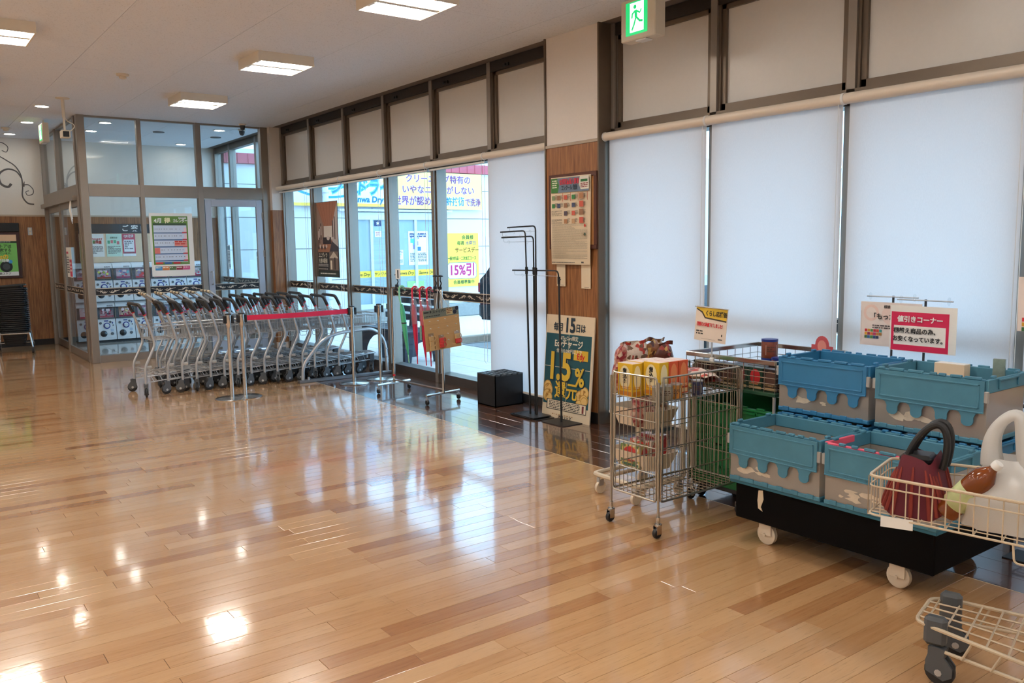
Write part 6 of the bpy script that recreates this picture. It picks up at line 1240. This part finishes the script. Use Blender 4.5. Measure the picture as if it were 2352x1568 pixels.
MB().rod((-0.006, 0.12, 0.27), (-0.006, -0.12, 0.262), 0.003, 6).build('top_bar', M_STEEL, t)
# ------------------------------------------------------------------ sign stands behind the crates
def sign_stand(lab, x, y, zc, w, h, base_m):
    t = thing('sign_stand', lab, 'sign stand', (x, y, 0)); MB().bbox(-0.1, 0.1, -0.12, 0.12, 0, 0.006, 0.002).build('base_plate', M_BLACK, t); MB().rod((0.012, 0, 0.006), (0.012, 0, zc+h/2+0.035), 0.006, 8).build('pole', M_DGREY, t)
    MB().rod((0.0, -w*0.42, zc+h/2+0.03), (0.0, w*0.42, zc+h/2+0.03), 0.0035, 6).build('cross_bar', M_STEEL, t)
    for q in (-0.36, 0.36): MB().lathe([(0.003, -0.02), (0.008, -0.01), (0.008, 0.014), (0.003, 0.02)], (0, q*w, zc+h/2+0.03), 8).build('clip', M_CLEAR, t)
    return t, sheet('sign_sheet', w, h, 0.002, base_m, frame((-0.012, 0, zc), IN_X), t)
t, s = sign_stand('pink discount corner sign on a stand behind the blue crates', 4.24, 2.20, 1.035, 0.345, 0.235, M_PAPER)
p = PR(); p.rect(-0.165, -0.115, 0.30, 0.20, rgb(206, 28, 80)); p.rect(-0.15, -0.085, 0.27, 0.10, rgb(242, 238, 232)); p.build('print', s)
text('値引きコーナー', 0.034, -0.012, 0.047, M_TXTW, s, 0.035, 0.004); text('棚替え商品の為、', 0.03, -0.03, -0.013, M_TXTK, s, 0.025, 0.004); text('お安くなっています。', 0.03, -0.015, -0.055, M_TXTK, s, 0.025, 0.004, sx=0.93)
t, s = sign_stand('pale sign on a stand half hidden by the discount sign', 4.36, 2.44, 1.035, 0.345, 0.24, mat('pale_pink_paper', rgb(236, 222, 214), 0.6))
p = PR(); p.disc(-0.11, 0.06, 0.045, rgb(236, 206, 194)); p.disc(-0.11, 0.06, 0.03, rgb(236, 222, 214)); p.disc(0.0, 0.05, 0.05, rgb(236, 210, 200))
sc_ = [rgb(196, 40, 50), rgb(206, 150, 60), rgb(80, 140, 70), rgb(190, 50, 60), rgb(200, 70, 50), rgb(60, 150, 150), rgb(220, 160, 50), rgb(150, 40, 70), rgb(220, 110, 60), rgb(190, 50, 100), rgb(200, 130, 60), rgb(170, 120, 60), rgb(60, 110, 60), rgb(50, 110, 160), rgb(80, 150, 80), rgb(40, 80, 130), rgb(40, 60, 100)]
for i, c in enumerate(sc_): p.rect(-0.145+0.017*(i % 6), -0.045-0.018*(i//6), 0.015, 0.015, c)
p.lines(-0.10, -0.005, 0.2, 0.012, 2, rgb(80, 70, 70), 4); p.rect(-0.165, -0.1, 0.001, 0.17, rgb(160, 150, 150)); p.build('print', s); text('「もったいない」', 0.036, 0.03, 0.04, M_TXTK, s, 0.02, 0.004); text('棚替えの', 0.018, 0.0, 0.095, M_TXTK, s, 0.01, 0.004)
# shelf at the right edge with its own sign
t = thing('goods_shelf', 'black wire shelf of packets behind the crates', 'shelf', (4.42, 1.47, 0))
for z in (0.12, 0.42, 0.70):
    k = MB()
    for i in range(8): k.rod((-0.14+0.28*i/7, -0.26, z), (-0.14+0.28*i/7, 0.26, z), 0.003, 5)
    k.tube([(-0.15, -0.27, z), (0.15, -0.27, z), (0.15, 0.27, z), (-0.15, 0.27, z)], 0.005, 6, True); k.build('wire_shelf', M_BLACK, t)
for sx_ in (-1, 1):
    for sy_ in (-1, 1): MB().rod((sx_*0.15, sy_*0.27, 0), (sx_*0.15, sy_*0.27, 0.86 if sx_ > 0 else 0.78), 0.008, 8).build('post', M_BLACK, t)
for i in range(8):
    z = (0.424, 0.704)[i//4]; box_product('snack_packet', ['first', 'second', 'third', 'fourth'][i % 4]+' packet from the blue crates on the %s black shelf' % ('lower', 'upper')[i//4], 'packet', (M_BAGD, M_BAGY, M_BAGW, M_BAGP)[(i+i//4) % 4], 4.37, 1.66-0.125*(i % 4), z, 0.14, 0.11, 0.14, 0, 'packets on the black wire shelf', [rgb(220, 180, 60), rgb(150, 40, 60)])
t, s = sign_stand('pale sign at the right edge above the wire shelf', 4.46, 1.83, 1.17, 0.23, 0.30, MATS['pale_pink_paper']) if False else (None, None)
t = thing('sign_stand', 'pale sign sheet with coloured squares above the black shelf', 'sign stand', (4.20, 1.62, 0)); MB().bbox(-0.08, 0.08, -0.1, 0.1, 0, 0.006, 0.002).build('base_plate', M_BLACK, t); MB().rod((0.012, 0, 0.006), (0.012, 0, 1.32), 0.006, 8).build('pole', M_DGREY, t)
s = sheet('sign_sheet', 0.24, 0.25, 0.002, MATS['pale_pink_paper'], frame((-0.004, 0, 1.19), IN_X, (-0.04, 0.03, 1)), t); p = PR()
for i, c in enumerate(sc_): p.rect(-0.10+0.024*(i % 6), -0.08-0.022*(i//6), 0.02, 0.018, c)
p.disc(-0.03, 0.03, 0.05, rgb(236, 206, 194)); p.build('print', s); text('「もったいない」', 0.03, 0.02, 0.07, M_TXTK, s, 0.02, 0.004)
# ================================================================== BLUE FOLDING CRATES ON A BLACK DOLLY
M_BLU = mat('blue_crate_plastic', rgb(46, 118, 164), 0.45, 0, 0.09, 9); M_BLUD = mat('dusty_blue_plastic', rgb(70, 128, 152), 0.55, 0, 0.16, 14); M_PNK = mat('pink_crate_plastic', rgb(226, 92, 120), 0.45)
M_RES = mat('label_residue', rgb(216, 204, 184), 0.8, 0, 0.2, 30)
CL, CW, CH = 0.515, 0.365, 0.285
def crate(lab, x, y, z, seed, blue, pink=False, tongues=True):
    rn = random.Random(seed); t = thing('folding_crate', lab, 'crate', (x, y, z), 0, 'blue folding crates'); w, l = CW/2, CL/2; th = 0.007
    k = MB(); 
    for a, b, c, e in ((-w+0.006, w-0.006, -l+0.006, -l+0.006+th), (-w+0.006, w-0.006, l-0.006-th, l-0.006), (-w+0.006, -w+0.006+th, -l+0.006+th, l-0.006-th), (w-0.006-th, w-0.006, -l+0.006+th, l-0.006-th)): k.box(a, b, c, e, 0.022, CH-0.062)
    k.build('clear_wall', M_CLEARBOX, t, False)
    k = MB(); k.bbox(-w+0.002, w-0.002, -l+0.002, l-0.002, 0.0, 0.022, 0.004)
    for i in range(6): yy = -l+0.05+i*(CL-0.1)/5; k.bbox(-w-0.002, -w+0.006, yy-0.018, yy+0.018, 0.004, 0.026, 0.002)
    k.build('base', blue, t)
    rim = MB(); z0, z1 = CH-0.06, CH
    rim.bbox(-w, w, -l, -l+0.014, z0, z1, 0.003); rim.bbox(-w, w, l-0.014, l, z0, z1, 0.003); rim.bbox(w-0.014, w, -l+0.014, l-0.014, z0, z1, 0.003)
    for s in (-1, 1): rim.bbox(-w*0.5, w*0.5, min(s*l, s*(l+0.008)), max(s*l, s*(l+0.008)), z1-0.014, z1-0.004, 0.002); rim.bbox(-w*0.52, -w*0.47, min(s*l, s*(l+0.008)), max(s*l, s*(l+0.008)), z0+0.012, z1-0.004, 0.002); rim.bbox(w*0.47, w*0.52, min(s*l, s*(l+0.008)), max(s*l, s*(l+0.008)), z0+0.012, z1-0.004, 0.002)
    for s in (-1, 1):
        for q in (-0.62, 0.62): rim.bbox(q*w-0.016, q*w+0.016, s*(l-0.012)-0.008, s*(l-0.012)+0.008, z1-0.001, z1+0.012, 0.003)
    rim.build('rim', blue, t)
    front = MB(); front.bbox(-w, -w+0.014, -l+0.014, l-0.014, z0, z1, 0.003); front.build('front_rim', M_PNK if pink else blue, t)
    if pink: MB().bbox(-w+0.002, w*0.2, l-0.0145, l-0.0005, z1-0.03, z1+0.0015, 0.002).build('pink_corner', M_PNK, t)
    # hinge knuckles along both long edges
    for s in (-1, 1):
        yy = -l+0.03
        while yy < l-0.05:
            ln = rn.choice((0.03, 0.05, 0.07)); MB().bbox(s*(w-0.002)-0.007, s*(w-0.002)+0.007, yy, min(yy+ln, l-0.02), z1-0.004, z1+0.008, 0.002).build('hinge', blue, t); yy += ln+rn.choice((0.012, 0.02, 0.03))
    # lid halves hanging down outside
    for s in (-1, 1):
        xo = s*(w+0.010); H = 0.14; out = [(-l+0.012, 0), (l-0.012, 0), (l-0.012, -H)]
        if tongues:
            n = 4; pit = (CL-0.06)/n
            for i in range(n):
                c = l-0.04-pit*(i+0.5) if s < 0 else l-0.03-pit*(i+0.4); hw = 0.026
                out += [(c+hw+0.022, -H), (c+hw+0.008, -H-0.006), (c+hw, -H-0.022)]+[(c+hw*math.cos(a), -H-0.042-hw*0.8*math.sin(a)) for a in [q*math.pi/6 for q in range(7)]]+[(c-hw, -H-0.022), (c-hw-0.008, -H-0.006), (c-hw-0.022, -H)]
        out.append((-l+0.012, -H)); k = MB(); k.prism(out, -0.003, 0.003)
        k.v = [(xo+c*1.0, a, z1-0.006+b) for a, b, c in k.v]; fl = k.build('lid_flap', blue, t, False)
        r_ = MB()
        for a, b, c, e in ((-l+0.03, l-0.03, -0.022, -0.015), (-l+0.03, l-0.03, -H+0.018, -H+0.025), (-l+0.03, -l+0.037, -H+0.018, -0.015), (l-0.037, l-0.03, -H+0.018, -0.015), (-l+0.012, l-0.012, -H+0.0, -H+0.006)): r_.bbox(min(xo+s*0.003, xo+s*0.0065), max(xo+s*0.003, xo+s*0.0065), a, b, z1-0.006+c, z1-0.006+e, 0.0012)
        if not tongues: [r_.bbox(min(xo+s*0.003, xo+s*0.006), max(xo+s*0.003, xo+s*0.006), -l+0.03+i*0.045, -l+0.034+i*0.045, z1-0.006-H+0.006, z1-0.006-H+0.018, 0.001) for i in range(10)]
        r_.build('raised_ribs', blue, fl)
    [MB().bbox(-w-0.011, -w+0.004, s*(l-0.006)-0.010, s*(l-0.006)+0.010, z1-0.10, z1-0.05, 0.002).build('latch', M_BUMP, t) for s in (-1, 1)]
    # torn label remains on the clear front wall
    k = MB()
    for i in range(9):
        cy_ = l-0.08-rn.random()*0.2; cz = 0.05+rn.random()*0.035; r0 = 0.012+rn.random()*0.02
        pts = [(cy_+r0*rn.uniform(0.5, 1.2)*math.cos(a)*1.3, cz+r0*0.5*rn.uniform(0.5, 1.2)*math.sin(a)) for a in [q*2*math.pi/9 for q in range(9)]]
        k.prism(pts, 0, 0.0008); n0 = len(k.v)-18
        for q in range(n0, n0+18): a, b, c = k.v[q]; k.v[q] = (-w+0.0055-c-0.0001*i, a, b)
    k.build('label_residue', M_RES, t, False); return t
FX, BX = 3.33+CW/2, 3.33+CW*1.5+0.037; YA, YB_ = 2.43, 1.898
crate('low crate with four blue tongues beside the wire trolley', FX, YA, 0.312, 1, M_BLUD)
crate('crate with pink edge in the front row of the dolly', FX, YB_, 0.312, 2, M_BLUD, True, False)
crate('lower crate hidden below the crate next to the steel basket', BX, YA+0.012, 0.312, 3, M_BLU); crate('lower crate hidden below the crate next to the black shelf', BX, YB_+0.005, 0.312, 4, M_BLU)
crate('upper stacked crate next to the steel basket', BX, YA+0.012, 0.61, 5, M_BLU); crate('upper stacked crate in front of the discount sign', BX, YB_+0.005, 0.61, 6, M_BLUD)
# contents
for i, (x, y, m_, lab) in enumerate(((FX-0.02, YA+0.05, M_BAGW, 'pale carton inside the low four tongued crate'), (FX+0.04, YA-0.13, M_CREAMP, 'small cream carton inside the low four tongued crate'), (FX-0.06, YB_+0.1, M_PAPER, 'white carton inside the pink edged crate'), (FX, YB_-0.08, M_BAGP, 'rose carton inside the pink edged crate'))):
    box_product('inner_carton', lab, 'carton', m_, x, y, 0.3345, 0.16, 0.16, 0.09+0.02*(i % 2), 0.2*i, 'cartons in the crates')
for i, (y, m_) in enumerate(((YB_-0.12, M_BAGP), (YB_+0.12, M_BAGW), (YA, M_DKBOX))): box_product('inner_carton', ['rose carton in the upper crate by the discount sign', 'pale carton in the upper crate by the discount sign', 'dark carton in the upper crate by the steel basket'][i], 'carton', m_, BX-0.03, y, 0.6325, 0.22, 0.16, 0.17, 0, 'cartons in the crates')
box_product('silver_packet', 'silver packet sticking up out of an upper crate', 'packet', mat('silver_foil', rgb(150, 170, 160), 0.25, 0.5, 0.5, 30), BX+0.10, YB_-0.17, 0.6325, 0.02, 0.05, 0.32, 0.2, topm=M_STEEL); box_product('flat_packet', 'flat pale packet at the rim of an upper crate', 'packet', M_CREAMP, BX+0.12, YB_+0.05, 0.6325, 0.06, 0.14, 0.275, topm=M_PAPER)
dl_ = thing('crate_dolly', 'deep black dolly with white wheels under the blue crates', 'dolly', (0, 0, 0))
M_DBLK = mat('black_dolly_skirt', rgb(9, 7, 7), 0.8, spec=0.12)
MB().bbox(3.365, 4.07, 1.66, 2.67, 0.115, 0.295, 0.006).build('skirt', M_DBLK, dl_); MB().bbox(3.345, 4.09, 1.645, 2.69, 0.295, 0.311, 0.003).build('deck_edge', mat('blue_deck_edge', rgb(44, 112, 138), 0.5, 0, 0.1), dl_)
k = MB(); k.prism([(2.53, 0.28), (2.505, 0.285), (2.50, 0.24), (2.515, 0.20), (2.505, 0.18), (2.53, 0.19), (2.535, 0.23)], 0, 0.002); k.v = [(3.3648-c, a, b) for a, b, c in k.v]; k.build('torn_tape', M_CREAMP, dl_, False)
for x in (3.42, 4.01):
    for y in (2.515, 1.835):
        c = MB(); c.bbox(x-0.022, x-0.016, y-0.035, y+0.035, 0.05, 0.118, 0.001); c.bbox(x+0.016, x+0.022, y-0.035, y+0.035, 0.05, 0.118, 0.001); c.rod((x-0.03, y, 0.052), (x+0.03, y, 0.052), 0.008); c = c.build('caster', M_IVORY, dl_)
        MB().lathe([(0.006, -0.012), (0.044, -0.014), (0.052, -0.010), (0.052, 0.010), (0.044, 0.014), (0.006, 0.012)], (x, y, 0.052), 24, 'x').build('wheel', M_IVORY, c)
# ================================================================== CUSTOMER'S CART AT THE RIGHT EDGE
M_IVWIRE = mat('ivory_wire', rgb(206, 190, 164), 0.4, 0.1, 0.06)
fc = cart(m=M_IVWIRE, blen=0.66, rimz=0.69, turns=(0, 0, 0.2, -0.1), fine=True); HD = math.atan2(0.965, -0.26); O = Vector((2.984, 0.955, 0))
fc.location = O; fc.rotation_euler = (0, 0, HD); tag(fc, 'ivory shopping cart carrying a maroon bag and a white bag', 'shopping cart')
RM = Matrix.Translation(O) @ Matrix.Rotation(HD, 4, 'Z')
def in_cart(x, y, z): return tuple(RM @ Vector((x, y, z)))
ZB = 0.558
t = thing('handbag', 'maroon tote bag with black handles in the customer cart', 'bag', in_cart(0.53, 0.0, ZB), HD); k = MB(); rnb = random.Random(3)
def tote(u, v): # closed soft bag wall
    a = 2*math.pi*u; rx, ry = 0.105, 0.115; s = 1-0.22*v*v; c, sn = math.cos(a), math.sin(a); n = 0.45
    return (rx*s*math.copysign(abs(c)**n, c)*(1-0.35*v), ry*s*math.copysign(abs(sn)**n, sn), 0.004+0.19*v+0.014*math.sin(3*a+4*v))
k.grid(tote, 28, 8); k.f.append(tuple(range(28))); k.build('bag_body', mat('maroon_cloth', rgb(92, 16, 34), 0.7, 0, 0.2, 30), t)
for i in range(22): P = [tote((i+0.5)/22, v) for v in (0.02, 0.2, 0.4, 0.6, 0.8)]; MB().tube([(x*1.004, y*1.004, z) for x, y, z in P], [0.007, 0.007, 0.006, 0.005, 0.003], 6).build('stripe', mat('rust_stripe', rgb(130, 44, 34), 0.7), t)
for s in (-1, 1): k = MB(); k.tube([(-0.015+0.06*math.cos(a)-0.04*math.sin(a), s*0.03, 0.16+0.15*math.sin(a)) for a in [i*math.pi/24 for i in range(25)]], 0.012, 10); k.build('strap', M_BLACK, t)
MB().bbox(-0.045, 0.06, -0.05, 0.05, 0.165, 0.20, 0.012).build('inner_pouch', M_BLACK, t)
t = thing('tea_bottle', 'brown tea bottle with a green label leaning in the cart', 'bottle', in_cart(0.43, 0.075, 0.585), HD); t.rotation_euler = (math.radians(-8), math.radians(-38), HD)
MB().lathe([(0.034, 0), (0.04, 0.006), (0.04, 0.02), (0.038, 0.03), (0.04, 0.04), (0.04, 0.165), (0.036, 0.19), (0.02, 0.215), (0.0145, 0.225), (0.0145, 0.235)], n=24).build('bottle', mat('tea_amber', rgb(120, 60, 22), 0.12, 0, 0.1), t)
MB().lathe([(0.0405, 0.045), (0.0412, 0.046), (0.0412, 0.125), (0.0405, 0.126)], n=24).build('label', mat('green_tea_label', rgb(196, 206, 150), 0.4, 0, 0.3, 22), t); MB().lathe([(0.016, 0.232), (0.0165, 0.25), (0.014, 0.254)], n=16).build('cap', M_WHITEP, t)
k = MB(); k.lathe([(0.0414, 0.06), (0.0416, 0.061), (0.0416, 0.105), (0.0414, 0.106)], n=24); k.f = [f for i, f in enumerate(k.f) if (i % 24) in range(10, 18) and i < 72]; k.build('green_patch', mat('leaf_green', rgb(96, 160, 44), 0.4), t)
t = thing('plastic_bag', 'white plastic carrier bag with tied handles in the cart', 'bag', in_cart(0.26, 0.0, ZB), HD); k = MB()
def carrier(u, v):
    a = 2*math.pi*u; c, sn = math.cos(a), math.sin(a); w = (1-0.62*max(0, (v-0.45)/0.55)**1.2); n = 0.6
    cr = 1+0.05*math.sin(5*a+6*v)+0.035*math.sin(11*a-4*v)
    return (0.13*w*cr*math.copysign(abs(c)**n, c), 0.135*w*cr*math.copysign(abs(sn)**n, sn), 0.004+0.22*v)
k.grid(carrier, 48, 16); k.f.append(tuple(range(48))); M_PBAG = film_mat('white_poly_bag', rgb(238, 236, 232), transl=0.45, clear=0.08, rough=0.3, gloss=0.08); k.build('bag_body', M_PBAG, t)
for s in (-1, 1):
    k = MB(); P = [(0.052*math.cos(a)+0.008*math.sin(3*a), s*(0.03-0.012*math.sin(a)), 0.20+0.165*math.sin(a)) for a in [i*math.pi/28 for i in range(29)]]; k.tube(P, [0.030-0.014*math.sin(math.pi*i/28) for i in range(29)], 14); k.build('handle_loop', M_PBAG, t)
box_product('inner_carton', 'pale carton inside the white carrier bag', 'carton', M_CREAMP, *in_cart(0.26, 0.0, ZB+0.006), 0.11, 0.12, 0.12, HD)
k = MB().box(-0.05, 0.05, -0.001, 0.001, -0.018, 0.018); o = k.build('cart_tag', M_PAPER, None, False); o.location = in_cart(0.56, 0.168, 0.545); o.rotation_euler = (0, 0, HD+0.12); tag(o, 'white paper tag on the front wires of the customer cart', 'tag')
